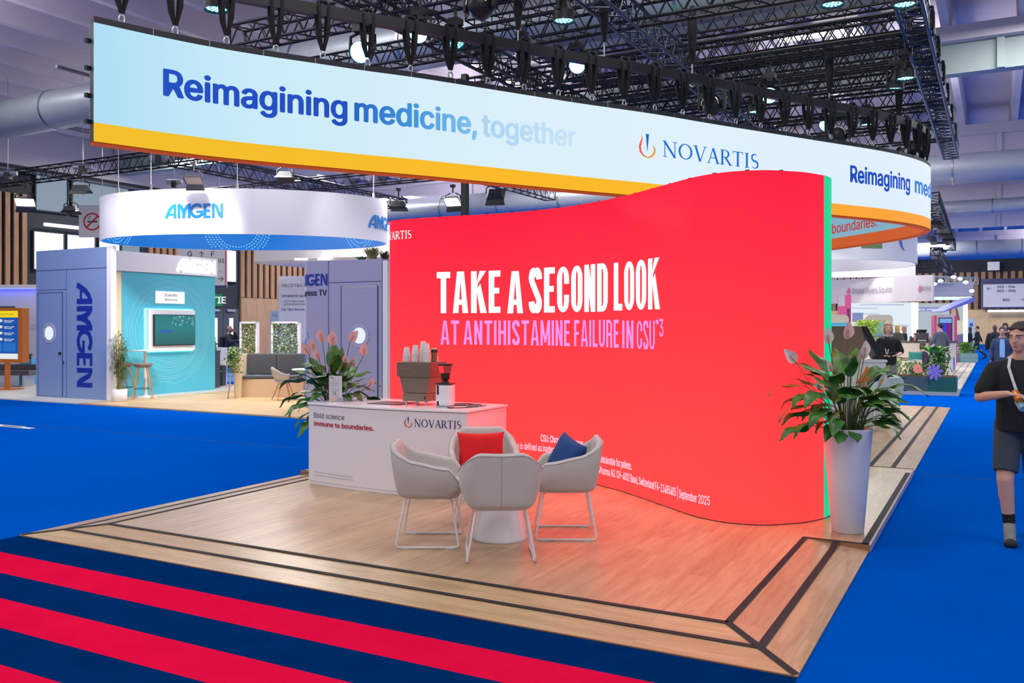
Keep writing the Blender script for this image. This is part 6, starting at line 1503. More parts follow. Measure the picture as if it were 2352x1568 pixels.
for dx_, dz, lab in ((-.78, .2, 'pink anthurium bloom at the left end of the flower box'), (-.05, .2, 'pink anthurium bloom in the middle of the flower box')):
    a = thing('anthurium_flower', lab, 'flower', (fx+dx_, fy-.5, .475+dz), YAW, 'pink blooms in the flower box')
    m = MB(); P = [(.12*math.cos(b)*(1.1 if math.sin(b) < 0 else .9), .12*math.sin(b)) for b in [2*PI*i/16 for i in range(16)]]; m.prism(P, (0, 0, 0), (1, 0, 0), (0, .3, 1), (0, .012, 0)); m.build('spathe', mat('coral_spathe', (236, 140, 120), .4), a)
    MB().cyl((0, -.01, 0), (0, -.05, .07), .012, n=8).build('spadix', M_cream, a); MB().cyl((0, .01, 0), (0, .1, -.2), .008, n=6).build('stem', M_stalk, a)
pw = thing('pinwheel_flower', 'large lilac pinwheel flower at the front of the flower box', 'decoration', (fx+.36, fy-.56, .475+.12), YAW)
for k in range(8):
    a = 2*PI*k/8+.2; m = MB(); c, s_ = math.cos(a), math.sin(a); P = [(.02, -.018), (.15, -.04), (.2, -.03), (.215, 0), (.2, .03), (.15, .04), (.02, .018)]
    m.prism([(x*c-y*s_, x*s_+y*c) for x, y in P], (0, 0, 0), (1, 0, 0), (0, 0, 1), (0, .02, 0)); m.build('petal', mat('lilac_petal', (150, 130, 220), .5, var=0), pw)
MB().cyl((0, -.005, 0), (0, .03, 0), .035, n=12).build('centre', mat('lilac_petal', (150, 130, 220)), pw); MB().cyl((0, .02, 0), (0, .04, -.13), .01, n=6).build('stem', M_stalk, pw)
x, y = W(2190, 25.9); tag(MB().bb(x-.01, x+.01, y, y+.55, .475, .86).build('blue_glass_sign', mat('blue_acrylic', (96, 130, 220), .2, var=0)), 'small blue upright panel at the right end of the flower box', 'sign')
# low white sofas and counter of the pink-logo stand
def arc_counter(name, label, px0, px1, d, z0, z1, mt_, depth=.6, bow=.5, top=None, cat='counter'):
    (xa, ya), (xm, ym), (xb, yb) = W(px0, d+.3), W((px0+px1)/2, d-bow), W(px1, d+.3); t = thing(name, label, cat, (0, 0, 0)); p = Path([(xa, ya), (xm, ym), (xb, yb)], .15)
    m = MB(); p.slab(m, 0, p.L, z0, z1, -depth, 0, .15); m.build('body', mt_, t)
    if top: m = MB(); p.slab(m, 0, p.L, z1, z1+.05, -depth-.03, .04, .15); m.build('worktop', top, t)
    return t
M_creamw = mat('cream_lam', (226, 218, 204), .5, var=0)
arc_counter('cream_bar_counter', 'long cream bar counter of the stand with the grey hanging header', 2040, 2196, 33, .061, Z(786, 33), M_creamw, .7, .6, mat('dark_top', (70, 70, 70), .4))
arc_counter('curved_white_sofa', 'curved white sofa back behind the flower box', 2052, 2118, 27.6, .061, .72, M_creamw, .5, .5, cat='sofa')
arc_counter('curved_white_sofa', 'white low sofa with a green cushion behind the flower box', 2092, 2140, 29.5, .061, .78, M_creamw, .5, .5, cat='sofa')
x, y = W(2102, 28.1); cushion('cushion', 'green cushion on the white sofa behind the flower box', (60, 140, 130), (x, y, .8), (R(10), 0, YAW), .45, .35)
arc_counter('beige_tub_seat', 'beige rounded seat behind the woman with the tablet', 2048, 2078, 30.5, .061, .7, mat('beige_fabric', (206, 196, 178), .8), .5, .4, cat='seat')
# hanging header
hd = thing('grey_hanging_header', 'grey hanging header with a pink hand logo and grey name', 'banner', (0, 0, 0)); hp = Path([W(1880, 41.5), W(1960, 40), W(2060, 38), W(2105, 37.1), W(2143, 36.6)], .3)
m = MB(); hp.slab(m, 0, hp.L, 2.80, 3.87, -.15, 0, .3); m.build('fascia', mat('header_grey', (196, 190, 198), .6, var=0), hd)
def hpu(px):
    best = (1e9, 0)
    for k in range(int(hp.L/.02)):
        p = hp.at(k*.02); d = p.x*FW[0]+p.y*FW[1]; l = p.x*RT[0]+p.y*RT[1]; e_ = abs(CX+F*l/d-px)
        if e_ < best[0]: best = (e_, k*.02, d)
    return best[1], best[2]
def htext(txt, xa, xb, py, h, mt_, b=0):
    (ua, da), (ub, _) = hpu(xa), hpu(xb); sh = text2d(txt, 1, b); sh = fit(sh, width=ub-ua, height=h)
    m = MB(); lay(m, sh, lambda x, y: tuple((hp.at(ua+x)+hp.nrm(ua+x)*.02))[:2]+(Z(py, da)+y,)); m.build('lettering', mt_, hd)
htext('Bristol Myers Squibb', 1959, 2050, 675, .26, mat('header_ink', (120, 116, 126), .6, var=0)); htext('Bristol Myers', 2117, 2138, 668, .22, mat('header_ink', (120, 116, 126)))
def hand(px, py, w_):
    u, d = hpu(px); V, Fs = [], []
    for i, (x0, y0, x1, y1, ww) in enumerate(((.2, .0, .05, .5, .13), (.35, .1, .25, .85, .13), (.5, .1, .48, 1., .13), (.64, .1, .72, .8, .12), (.2, .0, .6, -.1, .2), (.76, .1, .95, .4, .1))): stroke([(x0, y0), (x1, y1)], ww, V, Fs)
    m = MB(); lay(m, ([(x*w_, y*w_*1.1) for x, y in V], Fs), lambda x, y: tuple((hp.at(u+x)+hp.nrm(u+x)*.02))[:2]+(Z(py, d)+y,)); m.build('emblem', mat('pink_ink', (206, 110, 150), .6, var=0), hd)
hand(1945, 675, .27); hand(2108, 668, .22)
# bright back walls
def wallp(name, label, px0, px1, d, z0, z1, mt_, cat='display wall', th=.12): 
    t, w_ = board(name, label, px0, px1, d, max(z0, .061), z1, mt_, th, cat); return t, w_
t, w_ = wallp('lit_back_wall', 'bright white back wall behind the bar counter', 1953, 2096, 43, .0, Z(694, 43), emis('lit_wall', (226, 240, 250), .95))
for px, py, s_ in ((2025, 704, 2.1), (1985, 712, 1.2), (2065, 752, .9), (2000, 725, .8)): MB().bb((px-2024)*.021-s_/2, (px-2024)*.021+s_/2, -.01, 0, Z(py, 43), Z(py-3, 43)).build('print_line', mat('pale_print', (186, 202, 218), .6, var=0), t)
MB().bb((1970-2024)*.021-.27, (1970-2024)*.021+.25, -.012, 0, Z(742, 43), Z(721, 43)).build('picture', mat('slate_picture', (120, 134, 176), .6, var=.3, scale=3), t)
t, w_ = wallp('magenta_panel', 'tall magenta panel behind the large coffee machine', 1926, 1955, 36, .06, Z(677, 36), emis('magenta', (226, 96, 160), .8)); MB().bb(-.28, -.02, -.05, 0, Z(706, 36), Z(676, 36)).build('white_placard', M_white, t)
MB().bb(.08, .22, -.01, 0, Z(750, 36), Z(712, 36)).build('figure_print', mat('dark_magenta_print', (140, 70, 120), .6, var=0), t)  # printed figure in a darker magenta
for a, b, lab in ((1905, 1950, 'cream arched frame with a cyan screen, partly behind the green display edge'), (1988, 2051, 'cream arched frame with a cyan screen behind the woman')):
    t, w_ = board('framed_screen', lab, a, b, 35.5, .06, Z(740, 35.5), M_creamw, .1, 'screen'); h = Z(740, 35.5)-.06; e2 = w_/2
    m = MB(); P = [(-e2, 0)]+[(-e2+.18-.18*math.cos(R(q)), .12+.18*math.sin(R(q))) for q in range(0, 91, 15)]+[(e2-.18+.18*math.sin(R(q)), .12+.18*math.cos(R(q))) for q in range(0, 91, 15)]+[(e2, 0)]
    m.prism(P, (0, 0, h), (1, 0, 0), (0, 0, 1), (0, .1, 0)); m.build('arched_top', M_creamw, t)
    MB().bb(-e2+.08, e2-.08, -.01, 0, h-.62, h-.02).build('screen', emis_ramp('cyan_pic%d' % a, [(0, (70, 90, 150)), (.4, (120, 180, 210)), (1, (40, 170, 220))], 'Z', 1.3, 1.95, .9), t)
x, y = W(1992, 31); bush('yellow_green_bush', 'bright yellow-green bush behind the woman and the brown machine', x, y, 1.25, 900, .5, .45, .72, (130, 170, 40), (200, 220, 90), (.07, .13))
MB_ = MB(); bxp = thing('cream_planter_cube', 'cream planter column under the bright yellow-green bush', 'planter', (x, y, .061), YAW); MB().bb(-.5, .5, -.3, .3, 0, 1.2).build('box', M_creamw, bxp)
# light columns and the approval screen
for k, (a, b, d, lab) in enumerate(((2096, 2109, 41, 'glowing white column left of the pale screen wall'), (2215, 2223, 45, 'thin glowing white column right of the pale screen wall'))):
    wallp('light_column', lab, a, b, d, .0, Z(694, d), emis('column_white', (246, 252, 255), 1.6), 'light')
t, w_ = wallp('pale_screen_wall', 'pale screen wall with a violet title bar and a woman picture', 2110, 2214, 46, .3, Z(696, 46), emis('pale_screen', (190, 204, 214), .8)); k46 = 46/2050
MB().bb((2111-2162)*k46, (2160-2162)*k46, -.01, 0, Z(714.5, 46)-.3, Z(706, 46)-.3).build('title_bar', emis('violet_bar', (110, 130, 214), .8), t); btext(t, 'NOW APPROVED', (2135-2162)*k46, Z(713, 46)-.3, .11, emis('bar_white', (235, 240, 250), .9), .03)
for o_ in t.children:
    if o_.name.startswith('lettering'): o_.location.y = -.012
m = MB(); q = lambda px, py: ((px-2162)*k46, Z(py, 46)-.3)
P = [q(2183, 735), q(2180, 712), q(2186, 700), q(2194, 699), q(2200, 712), q(2205, 735)]; m.prism(P, (0, -.006, 0), (1, 0, 0), (0, 0, 1), (0, .005, 0)); m.build('picture_hair', emis('pic_hair', (150, 100, 80), .6), t)
m = MB(); P = [q(2184, 722), q(2186, 707), q(2194, 707), q(2196, 722), q(2192, 728)]; m.prism(P, (0, -.012, 0), (1, 0, 0), (0, 0, 1), (0, .005, 0)); m.build('picture_face', emis('pic_face', (214, 180, 170), .7), t)
m = MB(); P = [q(2196, 738), q(2212, 735), q(2216, 760), q(2205, 768), q(2192, 756)]; m.prism(P, (0, -.014, 0), (1, 0, 0), (0, 0, 1), (0, .005, 0)); m.build('picture_flower', emis('pic_flower', (226, 226, 200), .8), t)
m = MB(); P = [q(2196, 770), q(2214, 765), q(2214, 796), q(2196, 796)]; m.prism(P, (0, -.010, 0), (1, 0, 0), (0, 0, 1), (0, .004, 0)); m.build('picture_dress', emis('pic_dress', (120, 124, 176), .6), t)
t, w_ = board('phone_totem', 'pink-edged phone-shaped totem with a blue and purple screen', 2147, 2196, 40, .02, Z(722, 40), mat('totem_grey', (190, 186, 190), .4, var=0), .25, 'totem'); h = Z(722, 40)-.02
for s_ in (-1, 1): MB().bb(s_*(w_/2-.02)-.05, s_*(w_/2-.02)+.05, -.03, .26, .0, h-.05).build('pink_edge', mat('pink_lacquer', (216, 70, 130), .4, var=0), t)
m = MB(); m.bb(-.3, .3, -.02, -.001, .55, h-.14, 0); m.bb(-.27, .02, -.03, -.02, .9, h-.4, 1); m.bb(.02, .27, -.03, -.02, .9, h-.4, 2); m.bb(-.27, .27, -.03, -.02, h-.38, h-.18, 3); m.bb(-.27, .27, -.03, -.02, .58, .88, 4)
m.build('screen', [M_black, emis('ph_blue', (40, 50, 220), .9), emis('ph_purple', (130, 20, 130), .7), emis('ph_sky', (120, 170, 240), .9), emis('ph_teal', (20, 120, 180), .8)], t)
# next header with lit canopy
hx = thing('lilac_grey_header', 'lilac-grey hanging header beyond the first one with bright lights over it', 'banner', (0, 0, 0)); h2 = Path([W(2120, 46.5), W(2180, 46), W(2236, 45.5)], .4); m = MB(); h2.slab(m, 0, h2.L, Z(680, 46), Z(648, 46), -.2, 0, .4); m.build('fascia', mat('header_lilac', (168, 170, 190), .6, var=0), hx)
(x0, y0), (x1, y1), (x2, y2), (x3, y3) = W(2142, 46.3), W(2232, 45.8), W(2238, 52), W(2142, 52)
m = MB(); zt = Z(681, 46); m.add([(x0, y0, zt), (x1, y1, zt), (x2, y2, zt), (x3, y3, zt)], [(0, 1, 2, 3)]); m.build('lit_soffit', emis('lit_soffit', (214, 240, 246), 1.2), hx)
for i, (px, py) in enumerate(((2146, 652), (2160, 645), (2205, 640), (2218, 648), (2232, 668), (2190, 636))):
    x, y = W(px, 44.5); m = MB(); m.ell((x, y, Z(py, 44.5)), (.12, .12, .08), n=10, k=6); o = m.build('canopy_lamp', emis('canopy_lamp', (250, 255, 255), 5)); tag(o, 'small bright lamp above the lilac-grey header', 'lamp', 'lamps above the lilac-grey header')
wg = thing('slanted_canopy', 'slanted blue and pink canopy blade above the phone totem', 'canopy', (0, 0, 0)); m = MB(); (xa, ya), (xb, yb) = W(2166, 40), W(2239, 40.5)
vs = []
for (x, y), z in (((xa, ya), Z(717, 40)), ((xb, yb), Z(692, 40.5))):
    for dy_, dz in ((0, 0), (1.2, .02), (1.2, .18 if z > 2.7 else .05), (0, .2 if z > 2.7 else .04)): vs.append((x+FW[0]*dy_, y+FW[1]*dy_, z+dz))
m.add(vs, [(0, 1, 2, 3), (7, 6, 5, 4), (0, 4, 5, 1), (1, 5, 6, 2), (2, 6, 7, 3), (3, 7, 4, 0)]); m.build('blade', mat('blade_violet', (96, 108, 200), .4, var=0), wg)
# planter and sign near the walkers
x, y = W(2217, 44); gp = thing('pale_green_planter', 'pale green planter box with bushy plants far down the aisle', 'planter', (x, y, .0), YAW); MB().bb(-.42, .42, -.4, .4, .001, .42).build('box', mat('sage_lam', (140, 180, 160), .5, var=0), gp)
bush('aisle_bush', 'bushy green plants in the pale green planter far down the aisle', x, y, .42, 700, .4, .3, .55, (60, 116, 44), (130, 170, 70), (.07, .13))
bush('aisle_bush', 'low yellow-green plants left of the pale green planter', x-.75, y-.3, .06, 400, .4, .3, .6, (90, 130, 50), (160, 186, 80), (.07, .13))
t, w_ = board('small_white_sign', 'small white upright sign before the far wooden wall', 2224, 2238, 54, .0, Z(731, 54), mat('pale_sign', (214, 224, 232), .5, var=0)); MB().bb(-.1, .1, -.01, 0, 1.75, 1.95).build('blue_mark', mat('mark_blue', (60, 120, 180), .5, var=0), t)
# white ring and square banner above
rr = thing('white_ring_banner', 'white round hanging banner with a blue emblem under the long banner', 'banner', (W(1862, 34.4)[0], W(1862, 34.4)[1], 0))
def rng(r, z0, z1, nm, mt_): m = MB(); n = 72; vs = [(r*math.cos(2*PI*k/n), r*math.sin(2*PI*k/n), z) for k in range(n) for z in (z0, z1)]; m.add(vs, [(2*k, (2*k+2) % (2*n), (2*k+3) % (2*n), 2*k+1) for k in range(n)], 0, True); m.build(nm, mt_, rr)
rng(3.75, 4.05, 5.5, 'outer_skin', M_whitep); rng(3.68, 4.05, 5.5, 'inner_skin', M_whitep)
def rp(px, off=.02):
    best = (1e9, 0)
    for k in range(720):
        a = 2*PI*k/720; x, y = rr.location.x+3.75*math.cos(a), rr.location.y+3.75*math.sin(a); d = x*FW[0]+y*FW[1]
        if d > 34.6: continue
        l = x*RT[0]+y*RT[1]; e_ = abs(CX+F*l/d-px)
        if e_ < best[0]: best = (e_, a, d)
    return best[1], best[2]
a0, d0 = rp(2071); sh = stroke(arc(0, 0, .3, .42, 120, 260, 12), [.02, .06, .1, .13, .14, .14, .13, .12, .1, .08, .06, .04, .02]); m = MB(); lay(m, sh, lambda x, y: (3.77*math.cos(a0+x/3.5+.06), 3.77*math.sin(a0+x/3.5+.06), 4.85+y)); m.build('emblem', mat('emblem_blue', (30, 90, 190), .5, var=0), rr)
a1, _ = rp(1978); a2, _ = rp(2026); m = MB(); n = 8; vs = [(3.77*math.cos(a1+(a2-a1)*k/n), 3.77*math.sin(a1+(a2-a1)*k/n), z) for k in range(n+1) for z in (4.45, 4.95)]; m.add(vs, [(2*k, 2*k+2, 2*k+3, 2*k+1) for k in range(n)]); m.build('green_print', mat('olive_print', (110, 140, 80), .6, var=0), rr)
hq = Path([W(1890, 39.5), W(2000, 39), W(2103, 38.5)], .4); sb = thing('square_white_banner', 'white straight hanging banner behind the white round banner', 'banner', (0, 0, 0)); m = MB(); hq.slab(m, 0, hq.L, Z(636, 39), Z(560, 39), -.25, 0, .4); m.build('fascia', mat('banner_offwhite', (214, 214, 220), .6, var=0), sb)
# far wayfinding board
t, w_ = board('far_wayfinding_board', 'large direction board on the far slatted wall', 2262, 2372, 84, Z(708, 84), Z(639, 84), mat('board_navy', (56, 62, 104), .5, var=0), .1, yaw=0); k84 = 84/2050
MB().bb(-w_/2+.12, w_/2-.12, -.02, 0, .15, 2.3).build('white_field', mat('board_white', (206, 208, 222), .5, var=0), t)
q0 = 2317
for txt, px, py in (('F01 - F04', 2312, 661), ('G01 - G04', 2312, 670), ('D02', 2312, 691)): btext(t, txt, (px-q0)*k84, Z(py, 84)-Z(708, 84), .22, M_ink2, .03)
arrow(t, (2277-q0)*k84, Z(662, 84)-Z(708, 84), .35, PI, M_ink2); arrow(t, (2345-q0)*k84, Z(688, 84)-Z(708, 84), .35, 0, M_ink2)
for o_ in t.children:
    if o_.name.startswith(('lettering', 'arrow')): o_.location.y = -.025
MB().bb(-w_/2+.5, w_/2-.4, -.3, -.1, -.35, -.12).build('light_tube', emis('board_tube', (230, 240, 255), 1.2), t)
m = MB(); x, y = W(2282, 84); m.bb(x-.5, x+.5, y-.1, y, 7.0, 7.8); tag(m.build('small_white_box', M_whitep), 'small pale box high on the dark strip above the far slats', 'box')
# things on the bar counter
x, y = W(2116, 33.1); zc = Z(786, 33)+.051
ec = thing('espresso_maker', 'steel espresso machine on the cream bar counter', 'coffee machine', (x, y, zc), YAW); MB().bb(-.2, .2, -.2, .2, .04, .3).build('housing', mat('espresso_steel', (120, 110, 110), .3, .6), ec, bevel=.03); MB().bb(-.14, -.02, -.16, .1, .3, .42).build('hopper', M_black, ec); MB().lathe([(.05, .3), (.09, .42)], (.12, 0, 0), n=14).build('bean_hopper', mat('dark_glass', (60, 50, 46), .2), ec)
for i, (px, cl, h) in enumerate(((2092, (90, 90, 96), .16), (2096, (180, 60, 60), .12), (2101, (210, 210, 214), .2), (2131, (220, 90, 90), .1), (2105, (120, 80, 60), .14), (2138, (200, 200, 205), .16))):
    x, y = W(px, 33.1); o = MB().lathe([(.045, 0), (.05, .01), (.045, h), (.03, h+.02)], n=12).build('beverage_container', mat('vessel%d' % i, cl, .4, var=0)); o.location = (x, y, zc); tag(o, ('dark grey', 'red', 'white tall', 'coral', 'brown', 'pale')[i]+' container standing on the cream bar counter', 'container')
# =================================================================== PEOPLE
def fused(mb, name, mats, parent, vox=.012, smooth_=6, dec=0):
    """one continuous surface grown from overlapping volumes"""
    me = bpy.data.meshes.new(name); me.from_pydata(mb.v, [], mb.f); bm = bmesh.new(); bm.from_mesh(me); bmesh.ops.remove_doubles(bm, verts=bm.verts, dist=1e-6); bmesh.ops.recalc_face_normals(bm, faces=bm.faces); bm.to_mesh(me); bm.free()
    o = bpy.data.objects.new(name, me); COL.objects.link(o)
    r = o.modifiers.new('r', 'REMESH'); r.mode = 'VOXEL'; r.voxel_size = vox; s = o.modifiers.new('s', 'SMOOTH'); s.iterations = smooth_; s.factor = .5
    bpy.context.view_layer.update()
    me2 = bpy.data.meshes.new_from_object(o.evaluated_get(bpy.context.evaluated_depsgraph_get())); bpy.data.objects.remove(o); bpy.data.meshes.remove(me)
    me2.name = name; me2.materials.clear()
    for m_ in (mats if isinstance(mats, list) else [mats]): me2.materials.append(m_)
    me2.polygons.foreach_set('use_smooth', [True]*len(me2.polygons))
    x = bpy.data.objects.new(name, me2); COL.objects.link(x); x.parent = parent; return x
def caps(m, p0, p1, r0, r1, n=14):
    p0, p1 = Vector(p0), Vector(p1); m.cyl(p0, p1, r0, r1, n); m.ell(p0, (r0,)*3, n=n, k=8); m.ell(p1, (r1,)*3, n=n, k=8)
def limb(m, pts, rr, add=0.):
    for i in range(len(pts)-1): caps(m, pts[i], pts[i+1], rr[i]+add, rr[i+1]+add)
def loft(m, secs, n=20):
    vs = []; k = len(secs)
    for x, y, z, rx, ry in secs: vs += [(x+rx*math.cos(2*PI*j/n), y+ry*math.sin(2*PI*j/n), z) for j in range(n)]
    m.add(vs, [(i*n+j, i*n+(j+1) % n, (i+1)*n+(j+1) % n, (i+1)*n+j) for i in range(k-1) for j in range(n)]+[tuple(range(n))[::-1], tuple(range((k-1)*n, k*n))], 0, True)
def skin(rgb): return mat('skin_%d_%d' % rgb[:2], rgb, .5, var=.05, scale=30)
def person(label, px, d, heading, H=1.76, z0=0., vox=.014, sk=(214, 168, 146), hair=(60, 44, 36), hair_style='short', arms=None, legs=None, top=(30, 30, 34), top_kind='shirt', bottom=(40, 42, 50), bottom_kind='trousers', shoes=(30, 30, 32), head_yaw=0., head_pitch=0., wid=1., belly=0., head=1., legw=1., group=None, face=True, inner=None, lean=0., sleeve=None):
    """stands at the floor point, faces local +Y; right hand side is +X"""
    x, y = W(px, d); S = H/1.76; t = thing('person', label, 'person', (x, y, z0), heading, group); t.scale = (S, S, S)
    arms = arms or {}; legs = legs or {}
    L_, R_ = -1, 1; sh = {s: Vector((s*.178*wid, lean, 1.385)) for s in (L_, R_)}; hp_ = {s: Vector((s*.09*wid, 0, .93)) for s in (L_, R_)}
    el = {s: Vector(arms.get(s, ((s*.25, -.02, 1.14), (s*.27, .06, .89)))[0]) for s in (L_, R_)}; wr = {s: Vector(arms.get(s, ((s*.25, -.02, 1.14), (s*.27, .06, .89)))[1]) for s in (L_, R_)}
    hd_ = {s: Vector(arms[s][2]) if s in arms and len(arms[s]) > 2 else (wr[s]-el[s]).normalized() for s in (L_, R_)}
    kn = {s: Vector(legs.get(s, ((s*.095, .02, .51), (s*.1, -.02, .09)))[0]) for s in (L_, R_)}; an = {s: Vector(legs.get(s, ((s*.095, .02, .51), (s*.1, -.02, .09)))[1]) for s in (L_, R_)}
    toe = {s: Vector(legs[s][2]) if s in legs and len(legs[s]) > 2 else Vector((s*.02, 1, -.32)) for s in (L_, R_)}
    b = MB()
    # torso core, neck
    b.ell((0, lean*.3, 1.0), (.15*wid, .11, .14)); b.ell((0, lean*.7, 1.22), (.155*wid, .11, .2)); b.ell((0, lean, 1.36), (.16*wid, .1, .1))
    caps(b, (0, lean-.01, 1.42), (0, lean+.012, 1.57), .064+.008*(wid > 1.1), .056+.008*(wid > 1.1)); [caps(b, (k_*.02, lean-.02, 1.50), (k_*.15*wid, lean-.01, 1.40), .045, .04) for k_ in (-1, 1)]
    nk = Vector((0, lean+.01, 1.56)); Rh = Matrix.Rotation(head_yaw, 3, 'Z') @ Matrix.Rotation(head_pitch, 3, 'X')
    def Hd(v): return Rh @ (Vector(v)*head)+nk
    def hell(c, r, rot=(0, 0, 0)):
        vs0 = len(b.v); b.ell((0, 0, 0), r, rot); 
        for i in range(vs0, len(b.v)): b.v[i] = tuple(Hd(Vector(b.v[i])+Vector(c)))
    hell((0, -.005, .125), (.074, .092, .088)); hell((0, .03, .075), (.06, .062, .085)); hell((0, .056, .012), (.036, .032, .028)); hell((0, .045, .05), (.058, .045, .05)); hell((0, .02, .03), (.055, .06, .045))
    hell((0, .103, .066), (.0125, .019, .015)); hell((0, .098, .085), (.0085, .016, .03)); hell((0, .07, .115), (.05, .03, .014))
    for s in (-1, 1): hell((s*.034, .060, .055), (.022, .022, .026)); hell((s*.077, .0, .075), (.009, .02, .032)); 
    # arms and hands
    for s in (L_, R_):
        limb(b, [sh[s], el[s], wr[s]], [.05*wid, .041*wid, .027])
        dr = hd_[s].normalized(); pal = Vector((0, 0, -1)) if abs(dr.z) < .8 else Vector((-s, 0, 0)); sd = dr.cross(pal).normalized(); up = sd.cross(dr).normalized()
        c0 = wr[s]; c1 = wr[s]+dr*.085
        for k_ in (-1, -.33, .33, 1): caps(b, c0+sd*k_*.014, c1+sd*k_*.028, .015, .013, 8)
        cl = .5
        for i_, (k_, ln) in enumerate(((-1, .062), (-.33, .075), (.33, .08), (1, .07))):
            p = c1+sd*k_*.029; q1 = p+(dr*math.cos(cl*.6)+pal*math.sin(cl*.6))*ln*.52; q2 = q1+(dr*math.cos(cl*1.6)+pal*math.sin(cl*1.6))*ln*.48
            caps(b, p, q1, .0095, .0085, 8); caps(b, q1, q2, .0085, .007, 8)
        th0 = c0+dr*.02+sd*.025*(1 if (sd.dot(Vector((s, 0, 0))) < 0) else -1); o_ = (th0-c0-dr*.02).normalized(); q1 = th0+(dr*.6+o_*.7).normalized()*.04; caps(b, th0, q1, .014, .011, 8); caps(b, q1, q1+(dr*.9+o_*.1+pal*.3).normalized()*.032, .0105, .008, 8)
    for s in (L_, R_): limb(b, [hp_[s], kn[s]+Vector((0, 0, 0)), an[s]], [.082*wid, .053*legw, .037*legw]); mid = kn[s].lerp(an[s], .3); b.ell(mid+Vector((0, -.022, 0)), (.05*legw, .052*legw, .11)); caps(b, an[s], an[s]+toe[s].normalized()*.13, .036, .026)
    fused(b, 'body', skin(sk), t, vox*.8, 4)
    # clothes
    Mt = mat('cloth_%d_%d_%d' % top, top, .85, var=.1, scale=25, bump=.2, bscale=200); Mb_ = mat('cloth_%d_%d_%d' % bottom, bottom, .85, var=.1, scale=25, bump=.2, bscale=200)
    g = MB(); lo = {'shirt': .90, 'jacket': .80, 'blouse': .9}[top_kind]; ex = {'shirt': .018, 'jacket': .03, 'blouse': .016}[top_kind]
    ln_ = lambda z_: lean*max(0, (z_-.9)/.5); W_ = wid
    loft(g, [(0, ln_(z_)+yy, z_, (rx+ex)*W_, ry+ex) for z_, rx, ry, yy in ((lo, .168, .12+belly*.7, belly*.3), (1.0, .160, .116+belly, belly*.45), (1.12, .156, .112+belly, belly*.5), (1.24, .168, .114+belly*.5, .008), (1.34, .182, .112+belly*.2, .005), (1.40, .172, .1, 0), (1.44, .13, .082, -.005), (1.475, .085, .068, -.008))])
    for s in (L_, R_):
        caps(g, (s*.06, lean-.01, 1.425), sh[s], .048, .058*wid+ex*.4); caps(g, (s*.045, lean-.015, 1.475), (s*.15*wid, lean-.01, 1.405), .042, .05)
        fr = sleeve if sleeve is not None else 1.0
        if fr <= .6: limb(g, [sh[s], sh[s].lerp(el[s], fr/.6*.95)], [.066*wid, .062*wid], ex*.6)
        else: limb(g, [sh[s], el[s], el[s].lerp(wr[s], min(1, (fr-.6)/.4)*.96)], [.06*wid, .048*wid, .036], ex*.6)
    fused(g, {'shirt': 't_shirt', 'jacket': 'jacket', 'blouse': 'blouse'}[top_kind], Mt, t, vox, 5)
    g = MB(); g.ell((0, 0, .95), (.16*wid, .122, .1)); 
    for s in (L_, R_):
        if bottom_kind == 'shorts': e_ = hp_[s].lerp(kn[s], .86); md = hp_[s].lerp(kn[s], .4); limb(g, [hp_[s]+Vector((0, 0, .02)), md], [.1*wid, .096*wid]); g.cyl(md, e_, .096*wid, .088*wid, 18)
        else: limb(g, [hp_[s]+Vector((0, 0, .02)), kn[s], an[s]+Vector((0, 0, .03))], [.098*wid, .072, .062])
    fused(g, bottom_kind, Mb_, t, vox, 4)
    Ms = mat('shoe_%d_%d' % shoes[:2], shoes, .5, var=.15, scale=20)
    for s in (L_, R_):
        g = MB(); tr = toe[s].normalized(); hl = an[s]-tr*.045+Vector((0, 0, -.035)) if abs(tr.z) < .7 else an[s]-Vector((0, .03, .02)); caps(g, an[s]+Vector((0, 0, -.01)), hl, .048, .042); caps(g, hl, an[s]+tr*.17+Vector((0, 0, -.03)), .042, .04); caps(g, an[s]+tr*.06, an[s]+tr*.18+Vector((0, 0, -.024)), .047, .042)
        fused(g, 'shoe', Ms, t, .01, 3)
    # hair
    Mh = mat('hair_%d_%d' % hair[:2], hair, .6, var=.3, scale=60, bump=.6, bscale=250); g = MB()
    def hh(c, r, rot=(0, 0, 0)):
        vs0 = len(g.v); g.ell((0, 0, 0), r, rot)
        for i in range(vs0, len(g.v)): g.v[i] = tuple(Hd(Vector(g.v[i])+Vector(c)))
    if hair_style == 'short': hh((0, -.016, .148), (.081, .093, .07)); hh((0, -.045, .11), (.074, .062, .07)); hh((.018, .048, .162), (.05, .034, .022)); hh((-.03, .047, .162), (.044, .032, .021)); hh((-.066, -.01, .12), (.018, .045, .045)); hh((.066, -.01, .12), (.018, .045, .045))
    elif hair_style == 'long': hh((0, -.012, .15), (.086, .1, .074)); hh((0, -.05, .06), (.085, .058, .13)); hh((-.068, -.005, .03), (.028, .05, .12)); hh((.068, -.005, .03), (.028, .05, .12)); hh((0, -.06, -.06), (.07, .035, .1))
    elif hair_style == 'bald': hh((0, -.04, .075), (.077, .06, .045))
    elif hair_style == 'bob': hh((0, -.012, .15), (.086, .098, .072)); hh((0, -.04, .07), (.086, .062, .09)); hh((-.07, .01, .05), (.026, .045, .09)); hh((.07, .01, .05), (.026, .045, .09))
    fused(g, 'hair', Mh, t, vox*.7, 2)
